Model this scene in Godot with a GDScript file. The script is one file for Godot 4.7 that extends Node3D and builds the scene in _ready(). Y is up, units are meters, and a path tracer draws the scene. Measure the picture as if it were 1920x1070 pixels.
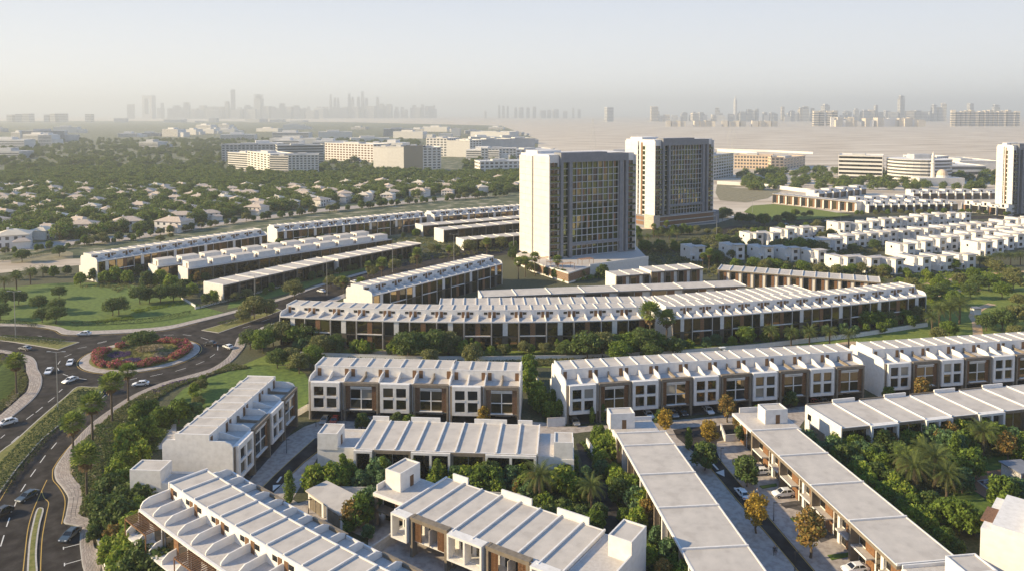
extends Node3D
# Aerial view over curved rows of white townhouses, two apartment towers, a roundabout and a hazy skyline.

var M := {}          # materials
var K := {}          # shared meshes
var taken := {}      # names in use
var noted := []      # things whose labels are made unique at the end
var rng := RandomNumberGenerator.new()

class MB:
	# collects triangles; clockwise seen from outside
	var v := PackedVector3Array()
	var c := PackedColorArray()
	var n := PackedVector3Array()
	var col := Color(1, 1, 1)
	var coloured := false
	func tri(a: Vector3, b: Vector3, d: Vector3) -> void:
		v.push_back(a); v.push_back(b); v.push_back(d)
		if coloured:
			c.push_back(col); c.push_back(col); c.push_back(col)
	func quad(a: Vector3, b: Vector3, d: Vector3, e: Vector3) -> void:
		tri(a, b, d); tri(a, d, e)
	func box(x0: float, y0: float, z0: float, x1: float, y1: float, z1: float) -> MB:
		var p := [Vector3(x0, y0, z0), Vector3(x1, y0, z0), Vector3(x1, y1, z0), Vector3(x0, y1, z0), Vector3(x0, y0, z1), Vector3(x1, y0, z1), Vector3(x1, y1, z1), Vector3(x0, y1, z1)]
		quad(p[4], p[7], p[6], p[5]); quad(p[1], p[2], p[3], p[0])
		quad(p[0], p[3], p[7], p[4]); quad(p[5], p[6], p[2], p[1])
		quad(p[7], p[3], p[2], p[6]); quad(p[0], p[4], p[5], p[1])
		return self
	func obox(t: Transform3D, s: Vector3) -> MB:
		var at := v.size()
		box(-s.x / 2, -s.y / 2, -s.z / 2, s.x / 2, s.y / 2, s.z / 2)
		for i in range(at, v.size()):
			v[i] = t * v[i]
		return self
	func bar(a: Vector3, b: Vector3, w: float, h: float) -> MB:
		# a straight bar from a to b, w wide and h high
		var d := b - a
		var x := d.normalized()
		var up := Vector3.UP if absf(x.y) < 0.98 else Vector3.RIGHT
		var z := x.cross(up).normalized()
		var y := z.cross(x)
		return obox(Transform3D(Basis(x, y, z), (a + b) / 2), Vector3(d.length(), h, w))
	func prism(poly: PackedVector2Array, y0: float, y1: float, bottom := false) -> MB:
		var q := poly
		if not Geometry2D.is_polygon_clockwise(q):
			q = q.duplicate(); q.reverse()
		var t := Geometry2D.triangulate_polygon(q)
		for i in range(0, t.size(), 3):
			var a := Vector3(q[t[i]].x, y1, q[t[i]].y); var b := Vector3(q[t[i + 1]].x, y1, q[t[i + 1]].y); var d := Vector3(q[t[i + 2]].x, y1, q[t[i + 2]].y)
			if (b - a).cross(d - a).y > 0: tri(a, d, b)
			else: tri(a, b, d)
			if bottom:
				var e := Vector3(0, y0 - y1, 0)
				tri(a + e, b + e, d + e)
		if y1 > y0:
			for i in q.size():
				var a := q[i]; var b := q[(i + 1) % q.size()]
				quad(Vector3(a.x, y0, a.y), Vector3(b.x, y0, b.y), Vector3(b.x, y1, b.y), Vector3(a.x, y1, a.y))
		return self
	func profile(poly: PackedVector2Array, x0: float, x1: float) -> MB:
		# polygon in (z, y) drawn out along x
		var t := Geometry2D.triangulate_polygon(poly)
		for x in [x0, x1]:
			for i in range(0, t.size(), 3):
				tri(Vector3(x, poly[t[i]].y, poly[t[i]].x), Vector3(x, poly[t[i + 1]].y, poly[t[i + 1]].x), Vector3(x, poly[t[i + 2]].y, poly[t[i + 2]].x))
		for i in poly.size():
			var a := poly[i]; var b := poly[(i + 1) % poly.size()]
			quad(Vector3(x0, a.y, a.x), Vector3(x1, a.y, a.x), Vector3(x1, b.y, b.x), Vector3(x0, b.y, b.x))
		return self
	func tube(a: Vector3, b: Vector3, r0: float, r1: float, k := 7, cap := true) -> MB:
		var d := (b - a).normalized()
		var s := d.cross(Vector3.UP if absf(d.y) < 0.95 else Vector3.RIGHT).normalized()
		var u := s.cross(d)
		for i in k:
			var t0 := TAU * i / k; var t1 := TAU * (i + 1) / k
			var e0 := s * cos(t0) + u * sin(t0); var e1 := s * cos(t1) + u * sin(t1)
			quad(a + e0 * r0, b + e0 * r1, b + e1 * r1, a + e1 * r0)
			if cap: tri(b, b + e1 * r1, b + e0 * r1)
		return self
	func mesh(mat: Material) -> ArrayMesh:
		var arr := []
		arr.resize(Mesh.ARRAY_MAX)
		arr[Mesh.ARRAY_VERTEX] = v
		var nn := PackedVector3Array()
		nn.resize(v.size())
		for i in range(0, v.size(), 3):
			var f := (v[i + 2] - v[i]).cross(v[i + 1] - v[i]).normalized()
			nn[i] = f; nn[i + 1] = f; nn[i + 2] = f
		arr[Mesh.ARRAY_NORMAL] = nn
		if coloured: arr[Mesh.ARRAY_COLOR] = c
		var m := ArrayMesh.new()
		m.add_surface_from_arrays(Mesh.PRIMITIVE_TRIANGLES, arr)
		m.surface_set_material(0, mat)
		return m

func numbered(called: String) -> String:
	taken[called] = taken.get(called, -1) + 1
	return called if taken[called] == 0 else "%s_%03d" % [called, taken[called]]

func part(parent: Node3D, called: String, mesh: Mesh, at := Transform3D.IDENTITY) -> MeshInstance3D:
	var o := MeshInstance3D.new()
	counts[[parent.get_instance_id(), called]] = counts.get([parent.get_instance_id(), called], -1) + 1
	var k: int = counts[[parent.get_instance_id(), called]]
	o.name = called if k == 0 else "%s_%03d" % [called, k]
	o.mesh = mesh
	o.transform = at
	parent.add_child(o)
	return o
var counts := {}

func tag(o: Node3D, label: String, category: String, group := "") -> void:
	o.set_meta("label", label); o.set_meta("category", category)
	if group: o.set_meta("group", group)
	noted.append(o)

func thing(called: String, label: String, category: String, group := "", at := Vector3.ZERO, turn := 0.0) -> Node3D:
	var o := Node3D.new()
	o.name = numbered(called)
	add_child(o)
	o.position = at; o.rotation.y = turn
	tag(o, label, category, group)
	return o

func lone(called: String, mesh: Mesh, label: String, category: String, group := "", at := Vector3.ZERO, turn := 0.0) -> MeshInstance3D:
	var o := MeshInstance3D.new()
	o.name = numbered(called); o.mesh = mesh
	add_child(o)
	o.position = at; o.rotation.y = turn
	tag(o, label, category, group)
	return o

func copy(src: Node3D, label: String, category: String, group: String, at: Vector3, turn := 0.0, size := 1.0) -> Node3D:
	var o: Node3D = src.duplicate()
	o.name = numbered(src.get_meta("kind_name"))
	add_child(o)
	o.position = at
	o.basis = Basis(Vector3.UP, turn).scaled(Vector3.ONE * size)
	o.remove_meta("kind_name")
	tag(o, label, category, group)
	return o

func struct(called: String, mesh: Mesh, at := Vector3.ZERO) -> MeshInstance3D:
	var o := MeshInstance3D.new()
	o.name = numbered(called); o.mesh = mesh
	add_child(o)
	o.position = at
	o.set_meta("kind", "structure")
	return o

func sheet(called: String, poly: PackedVector2Array, y: float, mat: Material) -> MeshInstance3D:
	return struct(called, MB.new().prism(poly, y, y).mesh(mat))

func slab(called: String, poly: PackedVector2Array, y0: float, y1: float, mat: Material, edge: Material = null, edge_width := 0.3) -> MeshInstance3D:
	if edge == null: return struct(called, MB.new().prism(poly, y0, y1).mesh(mat))
	var o := struct(called, MB.new().prism(poly, y0, y1).mesh(edge))
	for q in Geometry2D.offset_polygon(poly, -edge_width, Geometry2D.JOIN_ROUND):
		part(o, "surface", MB.new().prism(q, y1 + 0.015, y1 + 0.015).mesh(mat))
	return o

func smooth_line(p: PackedVector2Array, k := 6, closed := false) -> PackedVector2Array:
	var out := PackedVector2Array()
	var n := p.size()
	for i in (n if closed else n - 1):
		var a := p[(i - 1 + n) % n] if closed or i > 0 else p[0]
		var b := p[i]; var d := p[(i + 1) % n]
		var e := p[(i + 2) % n] if closed or i + 2 < n else p[n - 1]
		for j in k:
			out.push_back(b.cubic_interpolate(d, a, e, float(j) / k))
	if not closed: out.push_back(p[n - 1])
	return out

func ribbon(p: PackedVector2Array, w: float, y: float, mb: MB) -> void:
	# flat strip along a line
	for i in p.size() - 1:
		var d := (p[i + 1] - p[i]).normalized().orthogonal() * w / 2
		var d0 := d; var d1 := d
		if i > 0: d0 = ((p[i] - p[i - 1]).normalized() + (p[i + 1] - p[i]).normalized()).normalized().orthogonal() * w / 2
		if i + 2 < p.size(): d1 = ((p[i + 1] - p[i]).normalized() + (p[i + 2] - p[i + 1]).normalized()).normalized().orthogonal() * w / 2
		var a := p[i] + d0; var b := p[i] - d0; var e := p[i + 1] - d1; var f := p[i + 1] + d1
		mb.quad(Vector3(a.x, y, a.y), Vector3(f.x, y, f.y), Vector3(e.x, y, e.y), Vector3(b.x, y, b.y))

func v3(p: Vector2, y := 0.0) -> Vector3:
	return Vector3(p.x, y, p.y)

func noise_image(size: int, freq: float, octaves: int, seed_: int, cols: Array, stretch := 0.0, kind := FastNoiseLite.TYPE_SIMPLEX_SMOOTH) -> Image:
	# tileable noise whose values run through the given colours
	var f := FastNoiseLite.new()
	f.seed = seed_; f.frequency = freq; f.fractal_octaves = octaves; f.noise_type = kind; f.fractal_gain = 0.55
	var g := f.get_seamless_image(size, size)
	var im := Image.create(size, size, false, Image.FORMAT_RGB8)
	var r2 := RandomNumberGenerator.new(); r2.seed = seed_
	for y in size:
		for x in size:
			var t := g.get_pixel(x, y).r + (r2.randf() - 0.5) * stretch
			t = clampf((t - 0.2) / 0.6, 0.0, 0.999) * (cols.size() - 1)
			im.set_pixel(x, y, (cols[int(t)] as Color).lerp(cols[int(t) + 1], t - int(t)))
	im.generate_mipmaps()
	return im

func lin(r: float, g: float, b: float) -> Color:
	return Color(r, g, b).linear_to_srgb()

func mat(called: String, col: Color, rough := 0.9, spec := 0.5, metal := 0.0) -> StandardMaterial3D:
	var m := StandardMaterial3D.new()
	m.resource_name = called
	m.albedo_color = col; m.roughness = rough; m.metallic_specular = spec; m.metallic = metal
	M[called] = m
	return m

func noisy(called: String, size_m: float, im: Image, rough := 0.95, bump := 0.0) -> StandardMaterial3D:
	var m := mat(called, Color.WHITE, rough)
	m.albedo_texture = ImageTexture.create_from_image(im)
	m.uv1_triplanar = true; m.uv1_world_triplanar = true
	m.uv1_scale = Vector3.ONE / size_m
	if bump > 0.0:
		m.heightmap_enabled = true
		m.heightmap_texture = m.albedo_texture
		m.heightmap_scale = bump
	return m

func leafy(called: String, rough := 0.6) -> StandardMaterial3D:
	var m := mat(called, Color.WHITE, rough, 0.3)
	m.vertex_color_use_as_albedo = true
	m.cull_mode = BaseMaterial3D.CULL_DISABLED
	m.backlight_enabled = true; m.backlight = Color(0.85, 0.85, 0.85)
	return m

func make_materials() -> void:
	noisy("white", 9.0, noise_image(256, 0.02, 5, 3, [lin(0.65, 0.62, 0.58), lin(0.71, 0.68, 0.64), lin(0.75, 0.72, 0.68)], 0.06), 0.85)
	noisy("roof", 14.0, noise_image(256, 0.012, 5, 5, [lin(0.43, 0.39, 0.345), lin(0.48, 0.437, 0.388), lin(0.495, 0.452, 0.40), lin(0.53, 0.48, 0.425)], 0.12), 0.9)
	noisy("tile", 6.0, noise_image(128, 0.05, 4, 6, [lin(0.44, 0.40, 0.36), lin(0.52, 0.48, 0.44)], 0.2), 0.85)
	noisy("taupe", 6.0, noise_image(128, 0.03, 4, 7, [lin(0.16, 0.13, 0.095), lin(0.22, 0.18, 0.135)], 0.2), 0.8)
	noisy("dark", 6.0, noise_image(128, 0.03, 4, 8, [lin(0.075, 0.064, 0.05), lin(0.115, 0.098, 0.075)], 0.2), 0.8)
	noisy("wood", 2.4, noise_image(128, 0.04, 4, 9, [lin(0.14, 0.066, 0.027), lin(0.20, 0.10, 0.043), lin(0.25, 0.13, 0.058)], 0.3), 0.6)
	mat("wood_dark", lin(0.15, 0.075, 0.03), 0.6)
	mat("glass", lin(0.075, 0.072, 0.066), 0.03, 0.6, 0.85)
	mat("glass_warm", lin(0.24, 0.19, 0.12), 0.03, 0.6, 0.9)
	mat("glass_green", lin(0.10, 0.125, 0.06), 0.04, 0.6, 0.8)
	mat("glass_gold", lin(0.20, 0.18, 0.095), 0.05, 0.6, 0.8)
	mat("glass_pale", lin(0.26, 0.24, 0.20), 0.08, 0.7)
	mat("glass_brown", lin(0.13, 0.06, 0.03), 0.1, 0.7)
	mat("metal", lin(0.42, 0.42, 0.42), 0.45, 0.5, 0.6)
	mat("black", lin(0.015, 0.015, 0.015), 0.6)
	mat("line_white", lin(0.62, 0.61, 0.58), 0.8)
	mat("line_yellow", lin(0.46, 0.30, 0.07), 0.8)
	noisy("grey_clad", 12.0, noise_image(128, 0.03, 4, 21, [lin(0.17, 0.175, 0.19), lin(0.21, 0.215, 0.235)], 0.1), 0.6)
	noisy("asphalt", 25.0, noise_image(512, 0.01, 6, 11, [lin(0.025, 0.0215, 0.0195), lin(0.040, 0.035, 0.032), lin(0.044, 0.0385, 0.035), lin(0.062, 0.055, 0.05)], 0.3), 0.9)
	M.asphalt.metallic_specular = 0.2
	noisy("paving", 18.0, noise_image(512, 0.02, 6, 12, [lin(0.29, 0.245, 0.215), lin(0.38, 0.33, 0.29), lin(0.43, 0.38, 0.335)], 0.35), 0.9)
	noisy("kerb", 4.0, noise_image(128, 0.04, 4, 13, [lin(0.38, 0.35, 0.31), lin(0.5, 0.47, 0.43)], 0.3), 0.9)
	noisy("dark_paving", 8.0, noise_image(128, 0.04, 4, 14, [lin(0.055, 0.05, 0.05), lin(0.09, 0.08, 0.078)], 0.3), 0.9)
	noisy("lawn", 22.0, noise_image(512, 0.02, 6, 15, [lin(0.055, 0.095, 0.010), lin(0.09, 0.145, 0.016), lin(0.125, 0.18, 0.024)], 0.5), 1.0, 6.0)
	noisy("park_lawn", 22.0, noise_image(512, 0.02, 6, 35, [lin(0.09, 0.125, 0.012), lin(0.13, 0.17, 0.018), lin(0.17, 0.205, 0.028)], 0.5), 1.0, 6.0)
	noisy("dry_grass", 12.0, noise_image(256, 0.03, 6, 16, [lin(0.10, 0.115, 0.02), lin(0.17, 0.165, 0.04), lin(0.21, 0.19, 0.06)], 0.5), 1.0, 6.0)
	noisy("soil", 16.0, noise_image(512, 0.03, 6, 17, [lin(0.035, 0.042, 0.015), lin(0.055, 0.06, 0.022), lin(0.095, 0.085, 0.045)], 0.5), 1.0, 6.0)
	noisy("sand", 900.0, noise_image(1024, 0.012, 7, 18, [lin(0.36, 0.29, 0.215), lin(0.50, 0.42, 0.325), lin(0.56, 0.48, 0.38), lin(0.64, 0.57, 0.47)], 0.12), 1.0)
	M.sand.uv1_scale = Vector3(1.0 / 2600, 1.0 / 900, 1.0 / 640)
	noisy("sand_path", 14.0, noise_image(256, 0.03, 5, 19, [lin(0.40, 0.27, 0.15), lin(0.52, 0.38, 0.24)], 0.3), 1.0)
	noisy("scrub", 260.0, noise_image(512, 0.03, 7, 20, [lin(0.035, 0.055, 0.018), lin(0.06, 0.08, 0.03), lin(0.13, 0.13, 0.07), lin(0.30, 0.27, 0.2)], 0.25), 1.0)
	noisy("field", 60.0, noise_image(256, 0.05, 6, 22, [lin(0.16, 0.14, 0.075), lin(0.26, 0.225, 0.14)], 0.4), 1.0)
	noisy("terracotta", 10.0, noise_image(128, 0.05, 4, 23, [lin(0.46, 0.36, 0.275), lin(0.60, 0.50, 0.41)], 0.4), 0.9)
	noisy("cream", 20.0, noise_image(128, 0.03, 4, 24, [lin(0.66, 0.62, 0.56), lin(0.73, 0.69, 0.63)], 0.15), 0.9)
	noisy("beige", 30.0, noise_image(128, 0.03, 4, 25, [lin(0.58, 0.44, 0.31), lin(0.66, 0.52, 0.38)], 0.15), 0.9)
	noisy("far_grey", 60.0, noise_image(128, 0.03, 4, 26, [lin(0.44, 0.43, 0.41), lin(0.54, 0.53, 0.51)], 0.15), 0.8)
	noisy("far_sand", 60.0, noise_image(128, 0.03, 4, 27, [lin(0.60, 0.52, 0.40), lin(0.70, 0.62, 0.5)], 0.15), 0.8)
	mat("far_window", lin(0.08, 0.085, 0.09), 0.15, 0.7)
	noisy("tower_stone", 20.0, noise_image(128, 0.03, 4, 31, [lin(0.60, 0.56, 0.51), lin(0.68, 0.64, 0.59)], 0.12), 0.85)
	noisy("bark", 1.5, noise_image(64, 0.1, 3, 28, [lin(0.07, 0.05, 0.033), lin(0.15, 0.115, 0.08)], 0.4), 1.0)
	leafy("leaf"); leafy("petal")
	M["petal"].backlight = Color(0.5, 0.4, 0.4)
	mat("car_white", lin(0.78, 0.78, 0.77), 0.25, 0.5); M["car_white"].clearcoat_enabled = true
	mat("car_silver", lin(0.34, 0.33, 0.31), 0.3, 0.5, 0.5); M["car_silver"].clearcoat_enabled = true
	mat("car_blue", lin(0.025, 0.05, 0.075), 0.25, 0.5); M["car_blue"].clearcoat_enabled = true
	mat("car_red", lin(0.30, 0.02, 0.015), 0.25, 0.5); M["car_red"].clearcoat_enabled = true
	mat("car_black", lin(0.02, 0.02, 0.022), 0.25, 0.5); M["car_black"].clearcoat_enabled = true
	mat("tyre", lin(0.02, 0.02, 0.02), 0.9)
	mat("lamp_lens", lin(0.7, 0.7, 0.68), 0.1)
	mat("tail_lens", lin(0.4, 0.02, 0.01), 0.2)
	mat("water", lin(0.01, 0.022, 0.05), 0.05, 0.6)
	mat("skin", lin(0.35, 0.2, 0.13), 0.7)
	mat("cloth_white", lin(0.7, 0.7, 0.68), 0.9)
	mat("cloth_dark", lin(0.03, 0.03, 0.04), 0.9)
	noisy("deck", 3.0, noise_image(128, 0.06, 4, 29, [lin(0.22, 0.10, 0.05), lin(0.33, 0.17, 0.09)], 0.3), 0.8)

func _ready() -> void:
	rng.seed = 7
	# camera: 80 m up, lens shifted down so that walls stay upright
	var cam := Camera3D.new()
	cam.name = "camera"
	cam.position = Vector3(0, 80, 0)
	cam.rotation_degrees = Vector3(-3.0, 0, 0)
	cam.projection = Camera3D.PROJECTION_FRUSTUM
	cam.near = 1.0
	cam.far = 60000.0
	cam.size = 1070.0 / 1438.0265
	cam.frustum_offset = Vector2((960.0 - 958.0) / 1438.0265, -(535.0 - 287.3638) / 1438.0265)
	add_child(cam)
	cam.current = true
	var env := Environment.new()
	env.background_mode = Environment.BG_SKY
	var sm := ProceduralSkyMaterial.new()
	sm.sky_top_color = Color(0.275, 0.485, 0.725)
	sm.sky_horizon_color = Color(0.88, 0.878, 0.857)
	sm.sky_curve = 0.22
	sm.ground_bottom_color = Color(0.45, 0.42, 0.38)
	sm.ground_horizon_color = Color(0.72, 0.71, 0.70)
	sm.sun_angle_max = 60.0
	sm.sun_curve = 0.08
	var sky := Sky.new(); sky.sky_material = sm
	env.sky = sky
	env.background_energy_multiplier = 0.78
	env.tonemap_mode = Environment.TONE_MAPPER_LINEAR
	env.tonemap_exposure = 1.85
	# even haze that scatters sunlight forwards, so that it glows towards the sun on the left
	env.volumetric_fog_enabled = true
	env.volumetric_fog_density = 0.00015
	env.volumetric_fog_albedo = Color(0.95, 0.98, 1.0)
	env.volumetric_fog_anisotropy = 0.14
	env.volumetric_fog_length = 10000.0
	env.sdfgi_enabled = true; env.ssao_enabled = true; env.ssil_enabled = true
	var we := WorldEnvironment.new()
	we.name = "air"; we.environment = env
	add_child(we)
	var sun := DirectionalLight3D.new()
	sun.name = "sun"
	sun.light_energy = 1.6
	sun.light_color = Color(1.0, 0.91, 0.74)
	sun.light_angular_distance = 0.6
	sun.shadow_enabled = true
	add_child(sun)
	sun.look_at_from_position(Vector3(-93.2, 38, 6), Vector3.ZERO)
	make_materials()
	ground()
	make_plants()
	make_bays()
	near_rows()
	middle_rows()
	towers()
	white_houses()
	far_buildings()
	villas()
	skyline()
	street_things()
	planting()
	finish_labels()

func ordinal(k: int, n: int) -> String:
	if k == 0: return "leftmost"
	if k == n - 1: return "rightmost"
	var words := ["", "second", "third", "fourth", "fifth", "sixth", "seventh", "eighth", "ninth", "tenth", "eleventh", "twelfth"]
	if k < words.size(): return words[k] + " from left"
	var d := k + 1
	var e := "th"
	if d % 10 == 1 and d % 100 != 11: e = "st"
	elif d % 10 == 2 and d % 100 != 12: e = "nd"
	elif d % 10 == 3 and d % 100 != 13: e = "rd"
	return "%d%s from left" % [d, e]

func finish_labels() -> void:
	# things that share a description are told apart by their order from left to right in the view
	var by := {}
	for o in noted:
		var l: String = o.get_meta("label")
		if not by.has(l): by[l] = []
		by[l].append(o)
	for l in by:
		var list: Array = by[l]
		if list.size() < 2: continue
		list.sort_custom(func(a, b): return a.position.x / -a.position.z < b.position.x / -b.position.z)
		for i in list.size():
			list[i].set_meta("label", l + ", " + ordinal(i, list.size()))

func both(a: PackedVector2Array, b: PackedVector2Array, k := 5) -> PackedVector2Array:
	# area between two edges that run the same way
	var p := smooth_line(a, k)
	var q := smooth_line(b, k)
	q.reverse()
	p.append_array(q)
	return p

func circle(c: Vector2, r: float, k := 48) -> PackedVector2Array:
	var p := PackedVector2Array()
	for i in k:
		p.push_back(c + Vector2(cos(TAU * i / k), sin(TAU * i / k)) * r)
	return p

func pavers(owner_: Node3D, a: PackedVector2Array, b: PackedVector2Array, y: float, along: float, across: float, mats: Array) -> void:
	# loose-laid slabs between two edges of a pavement, with open joints
	var p := smooth_line(a, 12); var q := smooth_line(b, 12)
	var length := 0.0
	for i in p.size() - 1: length += p[i].distance_to(p[i + 1])
	var rows := int(length / along)
	var sets := []
	for i in mats.size(): sets.append(MB.new())
	for i in rows:
		var p0 := at_share(p, float(i) / rows); var p1 := at_share(p, float(i + 1) / rows)
		var q0 := at_share(q, float(i) / rows); var q1 := at_share(q, float(i + 1) / rows)
		var n := maxi(1, int(p0.distance_to(q0) / across))
		for j in n:
			var s0 := (j + 0.05) / n; var s1 := (j + 0.95) / n
			var c0 := p0.lerp(q0, s0); var c1 := p0.lerp(q0, s1); var d0 := p1.lerp(q1, s0); var d1 := p1.lerp(q1, s1)
			c0 = c0.lerp(d0, 0.06); c1 = c1.lerp(d1, 0.06); d0 = d0.lerp(c0, 0.06); d1 = d1.lerp(c1, 0.06)
			var yy := y + rng.randf() * 0.008
			(sets[rng.randi() % sets.size()] as MB).prism(PackedVector2Array([c0, c1, d1, d0]), y - 0.03, yy)
	for i in mats.size():
		if (sets[i] as MB).v.size() > 0:
			var o := part(owner_, "paving_slabs", (sets[i] as MB).mesh(mats[i]))
			o.set_meta("kind", "stuff")

func at_share(p: PackedVector2Array, t: float) -> Vector2:
	var f := clampf(t, 0, 1) * (p.size() - 1)
	var i := mini(int(f), p.size() - 2)
	return p[i].lerp(p[i + 1], f - i)

var C0 := Vector2(-122.5, -250)

func ground() -> void:
	struct("desert_ground", MB.new().prism(PackedVector2Array([Vector2(-13000, -19000), Vector2(13000, -19000), Vector2(13000, 300), Vector2(-13000, 300)]), 0, 0).mesh(M.sand))
	sheet("hinterland_ground", PackedVector2Array([Vector2(-19787.12, -8235.67), Vector2(-3514.15, -7686.35), Vector2(-1498.52, -6781.58), Vector2(-60.08, -4802.39), Vector2(83.31, -2302.97), Vector2(30.55, -973.42), Vector2(14.02, -476.47), Vector2(-80.11, -442.93), Vector2(-195.23, -423.06), Vector2(-433.37, -396.36)]), 0.03, M.scrub)
	sheet("estate_ground", PackedVector2Array([Vector2(-377.74, -396.36), Vector2(-255.82, -380.33), Vector2(-195.23, -423.06), Vector2(-80.11, -442.93), Vector2(10.91, -486.69), Vector2(147.12, -550.41), Vector2(186.36, -602.96), Vector2(285.12, -616.01), Vector2(641.77, -636.69), Vector2(89.69, -85.37), Vector2(-84.46, -85.37)]), 0.06, M.soil)
	mat("paver_a", lin(0.36, 0.30, 0.26), 0.9); mat("paver_b", lin(0.31, 0.265, 0.235), 0.9); mat("paver_c", lin(0.40, 0.345, 0.30), 0.9)
	var pv := [M.paver_a, M.paver_b, M.paver_c]
	# roads
	sheet("road", PackedVector2Array([Vector2(-253.21, -285.65), Vector2(-179.85, -284.20), Vector2(-169.10, -279.94), Vector2(-160.99, -273.78), Vector2(-146.46, -274.79), Vector2(-128.92, -279.24), Vector2(-120.16, -290.09), Vector2(-109.33, -306.33), Vector2(-97.37, -327.30), Vector2(-87.55, -352.95), Vector2(-69.83, -385.53), Vector2(-47.05, -424.65), Vector2(-6.01, -476.47), Vector2(18.11, -497.36), Vector2(16.27, -446.42), Vector2(-35.98, -400.57), Vector2(-64.99, -358.57), Vector2(-74.18, -337.10), Vector2(-85.48, -305.08), Vector2(-89.17, -292.36), Vector2(-93.66, -282.77), Vector2(-96.40, -275.12), Vector2(-97.62, -269.82), Vector2(-95.54, -260.39), Vector2(-93.26, -248.23), Vector2(-94.02, -237.14), Vector2(-98.59, -230.47), Vector2(-102.51, -225.74), Vector2(-105.14, -221.12), Vector2(-107.45, -214.04), Vector2(-108.37, -204.03), Vector2(-108.37, -193.34), Vector2(-106.49, -182.05), Vector2(-104.66, -174.38), Vector2(-102.78, -168.50), Vector2(-99.56, -163.48), Vector2(-96.23, -160.06), Vector2(-92.63, -156.03), Vector2(-90.86, -152.97), Vector2(-88.63, -148.40), Vector2(-87.22, -145.51), Vector2(-83.55, -143.97), Vector2(-79.91, -137.87), Vector2(-76.18, -132.00), Vector2(-74.45, -129.48), Vector2(-60.04, -106.94), Vector2(-97.09, -106.94)]), 0.1, M.asphalt)
	# pavements beside the roads
	var pl := slab("pavement", both(PackedVector2Array([Vector2(-184.09, -256.21), Vector2(-172.85, -255.62), Vector2(-164.13, -251.59), Vector2(-157.94, -248.23), Vector2(-152.84, -242.83), Vector2(-148.20, -236.14), Vector2(-143.53, -230.28), Vector2(-139.87, -224.69), Vector2(-136.45, -218.08), Vector2(-133.91, -211.03), Vector2(-132.46, -204.03), Vector2(-131.55, -198.19), Vector2(-130.52, -191.99), Vector2(-128.83, -178.05)]), PackedVector2Array([Vector2(-182.04, -253.30), Vector2(-170.92, -252.73), Vector2(-165.16, -249.90), Vector2(-158.49, -244.96), Vector2(-154.45, -240.21), Vector2(-150.62, -234.15), Vector2(-144.26, -225.60), Vector2(-139.62, -217.22), Vector2(-137.71, -210.43), Vector2(-135.86, -202.17), Vector2(-134.44, -195.39), Vector2(-132.41, -179.50)])), 0.0, 0.24, M.dark_paving, M.kerb)
	pavers(pl, PackedVector2Array([Vector2(-172.90, -255.16), Vector2(-163.94, -251.02), Vector2(-157.86, -247.68), Vector2(-152.77, -242.30), Vector2(-148.45, -236.14), Vector2(-143.77, -230.28), Vector2(-140.11, -224.69), Vector2(-136.68, -218.08), Vector2(-134.14, -211.03), Vector2(-132.67, -204.03), Vector2(-131.76, -198.19), Vector2(-130.79, -191.99)]), PackedVector2Array([Vector2(-170.73, -252.44), Vector2(-164.80, -249.34), Vector2(-158.32, -244.42), Vector2(-154.29, -239.69), Vector2(-150.54, -234.15), Vector2(-144.42, -225.60), Vector2(-139.69, -217.22), Vector2(-137.97, -210.83), Vector2(-136.10, -202.54), Vector2(-134.67, -195.73)]), 0.3, 1.5, 0.8, pv)
	var ra := PackedVector2Array([Vector2(-96.17, -274.45), Vector2(-97.38, -269.17), Vector2(-95.36, -260.39), Vector2(-92.98, -247.96), Vector2(-93.92, -236.89), Vector2(-98.49, -230.23), Vector2(-102.41, -225.51), Vector2(-105.04, -220.90), Vector2(-107.33, -213.79), Vector2(-108.25, -203.81), Vector2(-108.20, -193.14), Vector2(-106.34, -181.87), Vector2(-104.51, -174.24), Vector2(-102.70, -168.50), Vector2(-99.57, -163.60), Vector2(-96.20, -160.14), Vector2(-92.64, -156.14), Vector2(-90.81, -152.97), Vector2(-88.59, -148.40), Vector2(-87.23, -145.62), Vector2(-83.55, -144.08), Vector2(-79.85, -137.87), Vector2(-76.14, -132.00), Vector2(-74.39, -129.48), Vector2(-67.30, -118.79)])
	var rb := PackedVector2Array([Vector2(-92.57, -271.78), Vector2(-92.41, -264.08), Vector2(-90.96, -256.21), Vector2(-90.19, -241.77), Vector2(-93.35, -231.23), Vector2(-98.98, -225.15), Vector2(-103.36, -218.29), Vector2(-105.39, -212.00), Vector2(-106.29, -202.91), Vector2(-105.57, -193.34), Vector2(-104.43, -184.61), Vector2(-101.69, -174.38), Vector2(-99.53, -169.54), Vector2(-96.70, -165.20), Vector2(-94.35, -162.51), Vector2(-91.92, -160.14), Vector2(-89.34, -156.03), Vector2(-87.86, -152.97), Vector2(-85.77, -148.66), Vector2(-83.48, -147.39), Vector2(-81.78, -146.41), Vector2(-79.70, -142.20), Vector2(-76.87, -137.35), Vector2(-75.43, -136.15), Vector2(-72.89, -132.65), Vector2(-70.73, -129.48), Vector2(-63.37, -118.79)])
	var pr := slab("pavement", both(ra, rb), 0.0, 0.24, M.dark_paving, M.kerb)
	var rc := PackedVector2Array(); var rd := PackedVector2Array()
	for i in ra.size():
		rc.push_back(ra[i].lerp(rb[i], 0.06)); rd.push_back(ra[i].lerp(rb[i], 0.97))
	pavers(pr, rc, rd, 0.3, 1.2, 0.75, pv)
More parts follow.
